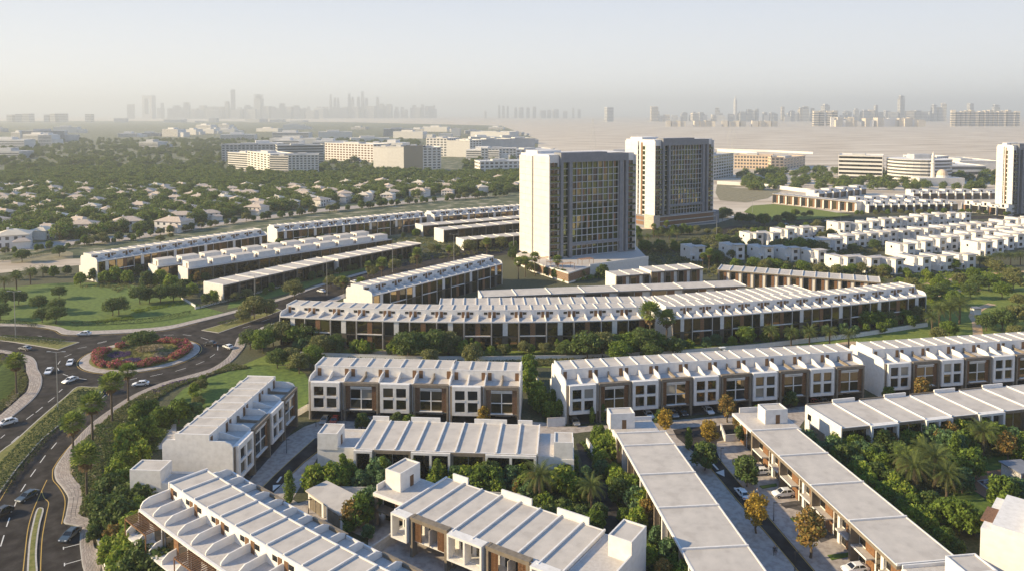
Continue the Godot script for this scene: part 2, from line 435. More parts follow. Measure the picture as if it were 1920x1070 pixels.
	slab("pavement", both(PackedVector2Array([Vector2(-204.39, -284.93), Vector2(-179.62, -283.84), Vector2(-168.89, -279.59), Vector2(-160.88, -273.58), Vector2(-146.29, -274.45), Vector2(-128.77, -278.89), Vector2(-120.01, -289.71), Vector2(-109.18, -305.91), Vector2(-97.24, -326.82), Vector2(-87.42, -352.40), Vector2(-69.71, -384.87)]), PackedVector2Array([Vector2(-206.98, -288.59), Vector2(-181.66, -287.12), Vector2(-169.81, -283.48), Vector2(-161.79, -278.55), Vector2(-148.62, -278.89), Vector2(-130.85, -283.48), Vector2(-121.72, -293.89), Vector2(-110.52, -309.71), Vector2(-98.36, -330.66), Vector2(-88.37, -356.30), Vector2(-70.54, -389.52)])), 0.0, 0.24, M.paving, M.kerb)
	slab("pavement", both(PackedVector2Array([Vector2(-93.01, -273.11), Vector2(-93.43, -282.06), Vector2(-88.94, -291.60), Vector2(-85.25, -304.25), Vector2(-73.97, -336.10), Vector2(-64.79, -357.43), Vector2(-35.85, -399.16)]), PackedVector2Array([Vector2(-87.89, -269.17), Vector2(-87.96, -278.55), Vector2(-84.99, -288.59), Vector2(-80.74, -299.38), Vector2(-71.73, -331.15), Vector2(-62.75, -352.95), Vector2(-34.25, -393.59)])), 0.0, 0.22, M.paving, M.kerb)
	# traffic islands
	slab("traffic_island", PackedVector2Array([Vector2(-196.51, -273.78), Vector2(-183.60, -271.78), Vector2(-178.11, -269.82), Vector2(-165.50, -267.24), Vector2(-156.85, -265.34), Vector2(-150.90, -264.08), Vector2(-152.15, -259.78), Vector2(-153.36, -255.62), Vector2(-163.34, -259.78), Vector2(-173.82, -264.08), Vector2(-179.73, -265.97), Vector2(-193.71, -269.82)]), 0.0, 0.24, M.dry_grass, M.kerb)
	slab("traffic_island", smooth_line(PackedVector2Array([Vector2(-127.02, -220.24), Vector2(-122.81, -220.24), Vector2(-119.04, -220.02), Vector2(-117.75, -216.59), Vector2(-116.53, -205.17), Vector2(-116.24, -197.48), Vector2(-115.76, -191.00), Vector2(-115.12, -184.61), Vector2(-114.20, -180.38), Vector2(-111.43, -169.28), Vector2(-107.94, -158.06), Vector2(-102.20, -140.37), Vector2(-117.68, -162.27), Vector2(-120.86, -177.47), Vector2(-121.20, -182.47), Vector2(-122.96, -192.33), Vector2(-124.36, -200.71), Vector2(-125.92, -212.44)]), 3, true), 0.0, 0.24, M.dry_grass, M.kerb)
	slab("traffic_island", PackedVector2Array([Vector2(-114.22, -278.89), Vector2(-106.62, -275.46), Vector2(-102.25, -285.65), Vector2(-96.30, -298.58), Vector2(-93.10, -307.59), Vector2(-95.61, -310.13), Vector2(-105.81, -294.28)]), 0.0, 0.24, M.dry_grass, M.kerb)
	slab("traffic_island", smooth_line(PackedVector2Array([Vector2(-95.87, -151.28), Vector2(-94.56, -151.07), Vector2(-93.00, -147.99), Vector2(-91.83, -145.51), Vector2(-88.92, -140.00), Vector2(-85.80, -134.63), Vector2(-82.43, -129.48), Vector2(-77.32, -121.47), Vector2(-79.50, -121.47), Vector2(-84.38, -129.48), Vector2(-89.05, -137.35), Vector2(-91.22, -141.28), Vector2(-92.93, -144.66), Vector2(-94.98, -148.80)]), 3, true), 0.0, 0.24, M.dry_grass, M.kerb)
	slab("roundabout_island", circle(C0, 18.0, 64), 0.0, 0.26, M.paving, M.kerb)
	sheet("roundabout_lawn", circle(C0, 15.2, 48), 0.32, M.dry_grass)
	# lane markings
	var wl := MB.new()
	var dashes := PackedVector2Array([Vector2(-170.39, -272.11), Vector2(-168.45, -271.45), Vector2(-144.23, -263.46), Vector2(-142.40, -265.97), Vector2(-147.69, -257.39), Vector2(-145.59, -259.18), Vector2(-146.90, -248.23), Vector2(-146.38, -251.31), Vector2(-144.66, -240.73), Vector2(-145.91, -244.16), Vector2(-142.77, -237.40), Vector2(-140.73, -234.64), Vector2(-137.78, -231.71), Vector2(-135.03, -229.80), Vector2(-131.21, -227.92), Vector2(-127.74, -226.75), Vector2(-124.08, -226.06), Vector2(-120.24, -226.06), Vector2(-114.56, -226.52), Vector2(-113.15, -227.92), Vector2(-109.90, -229.56), Vector2(-107.25, -231.95), Vector2(-104.28, -234.15), Vector2(-102.23, -237.14), Vector2(-100.48, -240.21), Vector2(-99.13, -243.62), Vector2(-98.83, -247.68), Vector2(-98.54, -251.02), Vector2(-99.21, -255.33), Vector2(-101.06, -260.39), Vector2(-107.06, -267.24), Vector2(-110.88, -270.14), Vector2(-115.27, -272.45), Vector2(-118.91, -273.78), Vector2(-122.04, -273.44), Vector2(-125.56, -273.11), Vector2(-142.06, -265.34), Vector2(-143.90, -262.84), Vector2(-129.92, -216.17), Vector2(-130.34, -218.72), Vector2(-128.44, -208.65), Vector2(-128.81, -212.24), Vector2(-127.26, -201.25), Vector2(-127.80, -205.17), Vector2(-126.89, -196.60), Vector2(-127.27, -200.34), Vector2(-121.59, -182.47), Vector2(-122.15, -186.17), Vector2(-125.81, -184.92), Vector2(-126.21, -187.11), Vector2(-109.74, -178.92), Vector2(-110.57, -182.47), Vector2(-107.95, -171.66), Vector2(-109.06, -175.49), Vector2(-105.95, -164.95), Vector2(-106.97, -168.50), Vector2(-103.80, -158.28), Vector2(-104.86, -161.55), Vector2(-100.70, -151.07), Vector2(-102.34, -154.70), Vector2(-97.76, -144.46), Vector2(-99.32, -147.79), Vector2(-94.40, -137.70), Vector2(-96.24, -141.46), Vector2(-100.31, -282.41), Vector2(-98.10, -285.29), Vector2(-95.89, -290.84), Vector2(-94.05, -295.44), Vector2(-114.89, -209.83), Vector2(-115.24, -213.88), Vector2(-113.77, -196.08), Vector2(-114.16, -199.26)])
	for i in range(0, dashes.size(), 2): ribbon(PackedVector2Array([dashes[i], dashes[i + 1]]), 0.2, 0.115, wl)
	for l in [PackedVector2Array([Vector2(-82.47, -137.18), Vector2(-80.11, -138.58)]), PackedVector2Array([Vector2(-82.67, -137.52), Vector2(-82.16, -136.66)]), PackedVector2Array([Vector2(-79.26, -132.00), Vector2(-77.05, -133.47)]), PackedVector2Array([Vector2(-79.54, -132.49), Vector2(-78.98, -131.52)])]: ribbon(l, 0.18, 0.115, wl)
	part(struct("lane_markings", MB.new().prism(circle(C0 + Vector2(-14, 30), 0.1, 6), 0.112, 0.112).mesh(M.line_white)), "dashes", wl.mesh(M.line_white))
	var yl := MB.new()
	for l in [PackedVector2Array([Vector2(-101.42, -163.48), Vector2(-99.54, -158.51), Vector2(-97.20, -152.54), Vector2(-95.22, -147.99), Vector2(-92.80, -143.14), Vector2(-89.55, -137.35), Vector2(-86.86, -132.65), Vector2(-85.03, -129.48), Vector2(-80.28, -121.47)]), PackedVector2Array([Vector2(-99.54, -158.51), Vector2(-97.20, -155.58), Vector2(-95.12, -153.62), Vector2(-93.28, -150.03), Vector2(-90.78, -145.04), Vector2(-88.34, -140.37), Vector2(-85.33, -135.13), Vector2(-81.97, -129.48), Vector2(-77.06, -121.47)]), PackedVector2Array([Vector2(-103.14, -168.50), Vector2(-100.28, -163.72), Vector2(-97.02, -160.37), Vector2(-93.61, -156.47), Vector2(-91.35, -152.97), Vector2(-89.37, -149.01), Vector2(-87.64, -145.43)]), PackedVector2Array([Vector2(-106.96, -213.05), Vector2(-108.07, -203.85), Vector2(-108.22, -193.07), Vector2(-106.47, -181.87), Vector2(-104.91, -174.38), Vector2(-103.14, -168.50)]), PackedVector2Array([Vector2(-108.99, -163.48), Vector2(-107.27, -158.74), Vector2(-105.86, -154.92), Vector2(-103.36, -147.99)]), PackedVector2Array([Vector2(-179.17, -283.13), Vector2(-169.15, -279.03), Vector2(-160.60, -272.45), Vector2(-145.76, -273.44), Vector2(-128.29, -277.86), Vector2(-119.55, -288.59)])]:
		ribbon(smooth_line(l), 0.16, 0.118, yl)
	ribbon(circle(C0, 18.6, 64), 0.2, 0.118, yl)
	part(get_node("lane_markings"), "edge_lines", yl.mesh(M.line_yellow))
	# lawns and planted ground on the left
	sheet("lawn", both(PackedVector2Array([Vector2(-215.12, -288.59), Vector2(-182.12, -287.85), Vector2(-170.23, -284.20), Vector2(-162.19, -279.24), Vector2(-148.99, -279.59), Vector2(-131.18, -284.20), Vector2(-122.03, -294.66), Vector2(-115.24, -304.25)]), PackedVector2Array([Vector2(-258.40, -347.51), Vector2(-230.50, -349.67), Vector2(-217.30, -356.30), Vector2(-201.03, -358.57), Vector2(-182.25, -356.30), Vector2(-156.88, -339.14), Vector2(-139.16, -325.40), Vector2(-127.56, -313.60)])), 0.1, M.lawn)
	sheet("lawn", PackedVector2Array([Vector2(-189.38, -248.79), Vector2(-164.07, -247.68), Vector2(-155.83, -239.18), Vector2(-151.35, -232.20), Vector2(-145.91, -224.69), Vector2(-141.50, -216.80), Vector2(-139.67, -210.23), Vector2(-137.76, -201.80), Vector2(-133.27, -173.83)]), 0.1, M.lawn)
	sheet("lawn", PackedVector2Array([Vector2(-94.92, -213.46), Vector2(-95.17, -219.37), Vector2(-91.30, -229.33), Vector2(-84.65, -238.16), Vector2(-81.13, -240.21), Vector2(-69.80, -239.18), Vector2(-63.37, -232.20), Vector2(-59.29, -222.89), Vector2(-56.50, -211.03), Vector2(-55.78, -200.71), Vector2(-58.08, -201.80), Vector2(-62.40, -191.99), Vector2(-85.56, -191.99), Vector2(-93.13, -199.62)]), 0.1, M.lawn)
	sheet("lawn", PackedVector2Array([Vector2(-116.03, -309.28), Vector2(-99.96, -336.10), Vector2(-86.79, -365.54), Vector2(-71.03, -392.23), Vector2(-75.07, -399.16), Vector2(-93.11, -370.35), Vector2(-110.18, -342.23), Vector2(-119.49, -321.68)]), 0.1, M.lawn)
	# the park between the middle and the front rows
	sheet("lawn", PackedVector2Array([Vector2(-86.81, -237.14), Vector2(-80.99, -250.46), Vector2(-57.51, -256.21), Vector2(-10.56, -257.98), Vector2(9.40, -256.21), Vector2(35.12, -259.18), Vector2(52.17, -262.22), Vector2(101.45, -265.34), Vector2(128.41, -275.12), Vector2(167.95, -305.08), Vector2(216.85, -327.30), Vector2(278.92, -347.51), Vector2(213.75, -265.34), Vector2(117.42, -259.18), Vector2(60.08, -248.79), Vector2(15.42, -237.14), Vector2(-54.90, -244.42)]), 0.1, M.park_lawn)
	sheet("lawn", PackedVector2Array([Vector2(184.40, -358.57), Vector2(203.40, -370.35), Vector2(237.10, -382.92), Vector2(301.93, -376.53), Vector2(224.23, -278.55), Vector2(185.87, -279.94), Vector2(165.45, -285.65)]), 0.11, M.park_lawn)
	for l in [[PackedVector2Array([Vector2(167.28, -270.47), Vector2(178.16, -289.34), Vector2(182.99, -299.38), Vector2(193.05, -310.99), Vector2(202.29, -318.04)]), 3.2], [PackedVector2Array([Vector2(185.75, -356.30), Vector2(195.16, -355.18), Vector2(204.42, -357.43), Vector2(214.31, -366.73), Vector2(221.16, -374.03)]), 3.0], [PackedVector2Array([Vector2(232.98, -374.03), Vector2(246.20, -380.33), Vector2(271.18, -385.53)]), 3.0], [PackedVector2Array([Vector2(74.03, -253.30), Vector2(83.73, -256.80), Vector2(99.59, -260.39)]), 2.2], [PackedVector2Array([Vector2(-15.33, -246.59), Vector2(0.35, -246.59), Vector2(9.02, -245.50)]), 2.2]]:
		var mb := MB.new(); ribbon(smooth_line(l[0]), l[1], 0.14, mb)
		struct("park_path", mb.mesh(M.sand_path))
	for c in [PackedVector2Array([Vector2(-47.50, -251.02), Vector2(-43.75, -255.04), Vector2(-38.09, -253.30), Vector2(-36.54, -248.79), Vector2(-41.45, -246.59), Vector2(-45.80, -246.59)]), PackedVector2Array([Vector2(103.44, -256.21), Vector2(111.38, -262.22), Vector2(120.16, -265.34), Vector2(121.00, -262.22), Vector2(116.89, -257.98), Vector2(109.44, -253.30)]), PackedVector2Array([Vector2(195.74, -358.57), Vector2(205.33, -369.13), Vector2(211.13, -367.93), Vector2(205.17, -357.43), Vector2(197.06, -351.85)]), PackedVector2Array([Vector2(189.77, -347.51), Vector2(190.02, -339.14), Vector2(187.93, -331.15), Vector2(185.43, -335.10)]), PackedVector2Array([Vector2(200.15, -342.23), Vector2(212.97, -347.51), Vector2(212.18, -342.23), Vector2(201.93, -337.10)])]:
		sheet("sand_patch", smooth_line(c, 4, true), 0.13, M.sand_path)
	# streets and forecourts of the front rows
	sheet("forecourt", PackedVector2Array([Vector2(-52.86, -191.99), Vector2(-45.25, -200.71), Vector2(3.74, -195.39), Vector2(8.56, -194.70), Vector2(13.90, -191.99), Vector2(23.51, -192.66), Vector2(47.81, -197.13), Vector2(102.50, -212.24), Vector2(113.65, -216.38), Vector2(181.88, -225.15), Vector2(171.64, -212.24), Vector2(80.40, -201.80), Vector2(73.84, -191.99), Vector2(69.70, -188.07), Vector2(62.19, -185.54), Vector2(59.54, -191.99), Vector2(50.25, -190.34), Vector2(40.32, -188.07), Vector2(37.06, -191.99), Vector2(24.59, -190.34), Vector2(16.29, -188.07), Vector2(5.58, -187.11), Vector2(-36.51, -191.99), Vector2(-44.95, -176.62), Vector2(-45.37, -152.12), Vector2(-39.94, -156.47), Vector2(-29.90, -156.47), Vector2(-24.67, -145.04), Vector2(-26.90, -140.37), Vector2(-42.63, -150.03), Vector2(-54.45, -156.47), Vector2(-62.39, -165.95), Vector2(-60.14, -173.28)]), 0.1, M.paving)
	sheet("forecourt", PackedVector2Array([Vector2(37.06, -191.99), Vector2(60.74, -193.68), Vector2(62.48, -182.47), Vector2(64.49, -155.36), Vector2(65.98, -135.13), Vector2(66.37, -114.98), Vector2(42.37, -114.98), Vector2(41.84, -138.58), Vector2(39.82, -168.50), Vector2(38.47, -185.54)]), 0.104, M.paving)
	sheet("forecourt", PackedVector2Array([Vector2(-29.69, -155.36), Vector2(-23.35, -150.03), Vector2(-9.84, -140.37), Vector2(4.86, -130.26), Vector2(12.53, -122.85), Vector2(-4.80, -114.98), Vector2(-17.66, -124.27), Vector2(-25.93, -135.13)]), 0.1, M.paving)
	sheet("forecourt", PackedVector2Array([Vector2(-63.32, -168.50), Vector2(-46.64, -156.47), Vector2(-34.80, -144.08), Vector2(-22.75, -133.47), Vector2(-11.42, -124.27), Vector2(-22.27, -120.12), Vector2(-46.56, -142.20), Vector2(-64.97, -163.48)]), 0.092, M.paving)
	sheet("street", smooth_line(PackedVector2Array([Vector2(41.00, -190.01), Vector2(50.68, -191.99), Vector2(57.89, -193.34), Vector2(62.35, -188.07), Vector2(57.39, -184.92), Vector2(50.33, -183.08), Vector2(48.47, -174.10), Vector2(49.35, -164.21), Vector2(51.14, -148.60), Vector2(53.22, -130.26), Vector2(54.52, -116.22), Vector2(50.34, -116.22), Vector2(50.05, -130.26), Vector2(48.69, -141.28), Vector2(46.60, -154.81), Vector2(44.53, -172.47), Vector2(42.49, -180.09)]), 2, true), 0.125, M.asphalt)
	sheet("street", PackedVector2Array([Vector2(-48.33, -184.92), Vector2(-44.68, -186.17), Vector2(-45.01, -178.92), Vector2(-47.38, -171.66), Vector2(-49.02, -163.48), Vector2(-50.40, -156.03), Vector2(-53.71, -157.60), Vector2(-52.55, -164.71), Vector2(-50.90, -173.28)]), 0.125, M.asphalt)
	var y2 := MB.new()
	for l in [PackedVector2Array([Vector2(44.71, -172.20), Vector2(46.82, -154.81), Vector2(48.82, -141.65), Vector2(50.23, -130.26), Vector2(51.72, -117.49)]), PackedVector2Array([Vector2(48.16, -174.10), Vector2(49.24, -164.21), Vector2(50.93, -148.60), Vector2(53.03, -130.26), Vector2(54.25, -117.49)]), PackedVector2Array([Vector2(50.17, -182.47), Vector2(57.20, -184.30), Vector2(62.25, -187.75)]), PackedVector2Array([Vector2(41.59, -180.09), Vector2(44.30, -173.01)]), PackedVector2Array([Vector2(-48.38, -184.61), Vector2(-50.82, -173.42), Vector2(-52.47, -164.83), Vector2(-53.56, -157.83)]), PackedVector2Array([Vector2(-44.87, -185.85), Vector2(-45.21, -179.21), Vector2(-47.58, -171.93), Vector2(-49.21, -163.72)])]:
		ribbon(l, 0.18, 0.135, y2)
	part(get_node("lane_markings"), "edge_lines", y2.mesh(M.line_yellow))
	var arrow := MB.new()
	ribbon(PackedVector2Array([Vector2(45.99, -171.93), Vector2(46.58, -168.24)]), 0.45, 0.135, arrow)
	arrow.prism(PackedVector2Array([Vector2(45.64, -166.96), Vector2(47.90, -168.24), Vector2(47.10, -164.95)]), 0.135, 0.135)
	ribbon(PackedVector2Array([Vector2(-50.63, -164.95), Vector2(-50.75, -162.27)]), 0.45, 0.135, arrow)
	arrow.prism(PackedVector2Array([Vector2(-51.30, -161.08), Vector2(-49.65, -161.31), Vector2(-50.51, -158.51)]), 0.135, 0.135)
	part(get_node("lane_markings"), "arrow", arrow.mesh(M.line_white))
	# parking bays in front of the lower row and driveways of the right strip
	for q in [PackedVector2Array([Vector2(-22.59, -146.41), Vector2(-19.60, -150.03), Vector2(-16.65, -147.59), Vector2(-19.82, -143.70)]), PackedVector2Array([Vector2(-19.49, -143.51), Vector2(-16.32, -147.39), Vector2(-14.36, -145.62), Vector2(-16.99, -141.46)]), PackedVector2Array([Vector2(-15.82, -140.00), Vector2(-11.12, -144.08), Vector2(-8.95, -142.20), Vector2(-12.54, -136.83)]), PackedVector2Array([Vector2(-12.02, -136.49), Vector2(-8.42, -141.83), Vector2(-5.99, -139.65), Vector2(-8.62, -133.80)]), PackedVector2Array([Vector2(-7.44, -133.14), Vector2(-4.21, -136.83), Vector2(3.92, -130.26), Vector2(2.85, -124.27), Vector2(-5.23, -125.72)])]:
		sheet("parking_bay", q, 0.13, M.dark_paving)
	for q in [PackedVector2Array([Vector2(59.15, -152.97), Vector2(63.23, -150.65), Vector2(58.90, -150.03), Vector2(54.86, -152.54)]), PackedVector2Array([Vector2(55.16, -153.40), Vector2(59.81, -154.70), Vector2(60.46, -152.97), Vector2(55.71, -151.28)]), PackedVector2Array([Vector2(57.34, -142.20), Vector2(61.18, -143.14), Vector2(61.95, -141.09), Vector2(57.85, -138.93)]), PackedVector2Array([Vector2(53.12, -174.93), Vector2(56.33, -176.05), Vector2(57.12, -173.83), Vector2(53.53, -172.20)])]:
		sheet("driveway", q, 0.13, M.dark_paving)
	for q in [PackedVector2Array([Vector2(53.33, -160.60), Vector2(57.40, -161.79), Vector2(57.22, -160.60), Vector2(53.63, -159.44)]), PackedVector2Array([Vector2(55.23, -147.59), Vector2(58.49, -148.40), Vector2(58.35, -147.20), Vector2(55.36, -146.21)]), PackedVector2Array([Vector2(57.33, -134.79), Vector2(61.56, -135.64), Vector2(61.43, -134.46), Vector2(57.48, -133.30)])]:
		slab("verge", q, 0.1, 0.2, M.lawn)
	# lane between the gardens, and the pool garden on the right
	sheet("lane", PackedVector2Array([Vector2(15.76, -181.87), Vector2(17.76, -182.47), Vector2(19.97, -173.28), Vector2(22.19, -162.27), Vector2(23.56, -152.12), Vector2(24.04, -145.04), Vector2(23.79, -140.37), Vector2(18.27, -140.37), Vector2(17.94, -146.01), Vector2(17.52, -156.47), Vector2(16.43, -168.50)]), 0.12, M.asphalt)
	sheet("lane", PackedVector2Array([Vector2(111.20, -187.11), Vector2(118.46, -184.92), Vector2(123.11, -180.09), Vector2(137.12, -176.62), Vector2(134.58, -173.28), Vector2(120.79, -176.62), Vector2(112.73, -175.77), Vector2(103.77, -173.28)]), 0.12, M.asphalt)
	sheet("lawn", PackedVector2Array([Vector2(105.95, -173.83), Vector2(118.28, -176.62), Vector2(138.86, -178.92), Vector2(130.96, -168.50), Vector2(115.37, -168.50), Vector2(103.20, -167.22)]), 0.13, M.lawn)
	sheet("lawn", PackedVector2Array([Vector2(91.23, -157.60), Vector2(98.08, -160.60), Vector2(98.58, -153.19), Vector2(98.09, -149.01), Vector2(88.40, -147.00), Vector2(85.85, -149.01)]), 0.13, M.lawn)
	sheet("pool_deck", PackedVector2Array([Vector2(102.74, -166.46), Vector2(110.57, -168.50), Vector2(120.16, -168.50), Vector2(129.98, -167.22), Vector2(112.44, -144.08), Vector2(100.89, -150.03), Vector2(99.26, -154.27), Vector2(97.73, -160.60)]), 0.15, M.deck)
	slab("pool_kerb", PackedVector2Array([Vector2(101.47, -162.99), Vector2(107.05, -164.46), Vector2(111.02, -155.36), Vector2(107.31, -150.03), Vector2(102.95, -153.19), Vector2(101.53, -156.47)]), 0.1, 0.2, M.kerb)
	sheet("pool_water", PackedVector2Array([Vector2(101.79, -162.75), Vector2(106.62, -163.97), Vector2(110.32, -155.14), Vector2(107.35, -150.86), Vector2(103.52, -154.05), Vector2(101.96, -157.15)]), 0.21, M.water)
	# fields beyond the towers
	sheet("field", PackedVector2Array([Vector2(205.08, -764.86), Vector2(231.36, -856.69), Vector2(265.21, -869.73), Vector2(284.83, -796.91), Vector2(241.33, -716.80), Vector2(210.77, -682.46), Vector2(191.48, -699.21)]), 0.1, M.field)
	sheet("lawn", PackedVector2Array([Vector2(188.21, -616.01), Vector2(208.10, -658.78), Vector2(230.49, -670.42), Vector2(246.70, -651.25), Vector2(267.87, -596.63), Vector2(233.12, -572.60), Vector2(191.15, -566.89)]), 0.12, M.park_lawn)
	sheet("road", PackedVector2Array([Vector2(136.62, -510.80), Vector2(155.69, -539.95), Vector2(174.58, -539.95), Vector2(210.77, -555.80), Vector2(303.27, -584.37), Vector2(439.34, -602.96), Vector2(425.89, -584.37), Vector2(294.26, -566.89), Vector2(202.89, -534.86), Vector2(166.71, -515.44), Vector2(144.76, -501.76)]), 0.12, M.asphalt)
	sheet("road", PackedVector2Array([Vector2(-412.08, -432.77), Vector2(-306.98, -457.24), Vector2(-248.76, -501.76), Vector2(-213.36, -566.89), Vector2(-159.33, -636.69), Vector2(-78.13, -707.89), Vector2(-30.17, -744.89), Vector2(-24.49, -730.57), Vector2(-75.79, -686.57), Vector2(-154.19, -616.01), Vector2(-205.23, -545.13), Vector2(-238.31, -480.51), Vector2(-292.92, -436.11), Vector2(-391.33, -410.76)]), 0.1, M.paving)
	sheet("building_plot", PackedVector2Array([Vector2(-276.26, -419.92), Vector2(-260.20, -442.93), Vector2(-251.34, -436.11), Vector2(-242.10, -419.92), Vector2(-251.20, -407.80), Vector2(-266.46, -404.88)]), 0.1, M.field)
	sheet("building_plot", PackedVector2Array([Vector2(235.75, -819.79), Vector2(312.07, -856.69), Vector2(344.47, -819.79), Vector2(357.16, -796.91), Vector2(321.51, -764.86), Vector2(286.42, -785.93)]), 0.14, M.sand)

var PL := {}

func leaves(mb: MB, r: RandomNumberGenerator, centre: Vector3, rad: Vector3, n: int, size: float, cols: Array) -> void:
	# leaf faces through a clump, denser towards its skin, turned mostly outwards
	mb.coloured = true
	for i in n:
		var d := Vector3(r.randfn(), r.randfn(), r.randfn()).normalized()
		var p := centre + d * rad * pow(r.randf(), 0.35)
		var nrm := (d + Vector3(r.randfn(), r.randfn() + 0.4, r.randfn()) * 0.75).normalized()
		var s := nrm.cross(Vector3(r.randfn(), r.randfn(), r.randfn())).normalized()
		var t := nrm.cross(s)
		var l := size * r.randf_range(0.7, 1.35)
		var k := r.randf_range(0.72, 1.3)
		var c: Color = cols[r.randi() % cols.size()]
		mb.col = Color(c.r * k, c.g * k, c.b * k)
		mb.quad(p - s * l * 0.32, p + t * l * 0.55, p + s * l * 0.32, p - t * l * 0.55)

func limb(mb: MB, a: Vector3, b: Vector3, r0: float, r1: float, r: RandomNumberGenerator) -> void:
	var m := (a + b) / 2 + Vector3(r.randfn(), 0, r.randfn()) * a.distance_to(b) * 0.06
	mb.tube(a, m, r0, (r0 + r1) / 2, 6, false); mb.tube(m, b, (r0 + r1) / 2, r1, 6, true)

func broad_tree(seed_: int, h: float, trunk: float, width: float, clumps: int, per: int, leaf: float, cols: Array, flat := 0.75) -> Node3D:
	var r := RandomNumberGenerator.new(); r.seed = seed_
	var o := Node3D.new()
	var t := MB.new(); var l := MB.new()
	limb(t, Vector3(0, -0.1, 0), Vector3(r.randfn() * 0.08, trunk, r.randfn() * 0.08), 0.03 * h, 0.02 * h, r)
	var top := Vector3(0, trunk, 0)
	for i in clumps:
		var a := TAU * i * 0.382 + r.randf() * 0.8
		var f := (i + 0.5) / clumps
		var y := lerpf(trunk + (h - trunk) * 0.12, h * 0.9, f)
		var wide := width * 0.5 * sqrt(maxf(0.05, 1.0 - pow(f * 1.55 - 0.55, 2.0))) * r.randf_range(0.55, 0.85)
		var c := Vector3(cos(a) * wide, y, sin(a) * wide)
		var rad := width * r.randf_range(0.17, 0.27) * Vector3(1, flat, 1)
		limb(t, top - Vector3(0, trunk * 0.2 * r.randf(), 0), c, 0.013 * h, 0.004 * h, r)
		leaves(l, r, c, rad, per, leaf, cols)
	part(o, "trunk", t.mesh(M.bark)); part(o, "crown", l.mesh(M.leaf))
	return o

func column_tree(seed_: int, h: float, width: float, n: int, leaf: float, cols: Array, trunk := 0.4) -> Node3D:
	var r := RandomNumberGenerator.new(); r.seed = seed_
	var o := Node3D.new()
	var t := MB.new(); var l := MB.new()
	t.tube(Vector3(0, -0.1, 0), Vector3(0, h * 0.8, 0), 0.02 * h, 0.006 * h, 6)
	var k := 9
	for i in k:
		var f := (i + 0.5) / k
		var w := width * 0.5 * (0.55 + 0.6 * sin(PI * minf(1.0, f * 0.9 + 0.12)))* r.randf_range(0.8, 1.1)
		leaves(l, r, Vector3(r.randfn() * 0.1, lerpf(trunk, h * 0.95, f), r.randfn() * 0.1), Vector3(w, h * 0.09, w), n / k, leaf, cols)
	part(o, "trunk", t.mesh(M.bark)); part(o, "crown", l.mesh(M.leaf))
	return o

func date_palm(seed_: int, h: float, reach: float) -> Node3D:
	var r := RandomNumberGenerator.new(); r.seed = seed_
	var o := Node3D.new()
	var t := MB.new(); var l := MB.new(); l.coloured = true
	var y := 0.0
	var k := int(h / 0.35)
	for i in k:
		t.tube(Vector3(0, h * i / k - 0.05, 0), Vector3(0, h * (i + 1) / k, 0), 0.21, 0.27, 8)
	part(o, "trunk", t.mesh(M.bark))
	for i in 46:
		var a := TAU * i * 0.382 + r.randf() * 0.3
		var up := lerpf(1.4, -0.25, pow(i / 46.0, 0.9)) + r.randf_range(-0.12, 0.12)
		var dir := Vector3(cos(a), 0, sin(a))
		var p := Vector3(0, h, 0) + dir * 0.15
		var e := up
		var L := reach * r.randf_range(0.85, 1.1)
		var tone := r.randf_range(0.75, 1.2)
		var g := Color(0.12, 0.15, 0.04) if i < 40 else Color(0.17, 0.14, 0.06)
		var side := dir.cross(Vector3.UP)
		for s in 9:
			var d := (dir * cos(e) + Vector3.UP * sin(e)).normalized()
			var q := p + d * L / 9
			l.col = Color(g.r * tone, g.g * tone, g.b * tone)
			var w := 0.55 * sin(PI * (0.12 + 0.85 * s / 9.0)) * reach / 3.2
			var nrm := side.cross(d)
			for sd in [-1.0, 1.0]:
				for j in 2:
					var b := p.lerp(q, j * 0.5)
					var b2 := p.lerp(q, j * 0.5 + 0.3)
					var tip: Vector3 = b2 + side * sd * w + d * w * 0.55 - nrm * w * 0.25 + Vector3(0, -w * 0.3, 0)
					l.tri(b, b2, tip)
			l.tri(p - side * 0.03, q, p + side * 0.03)
			p = q
			e -= 0.10 + 0.022 * s * r.randf_range(0.6, 1.2)
	part(o, "crown", l.mesh(M.leaf))
	return o

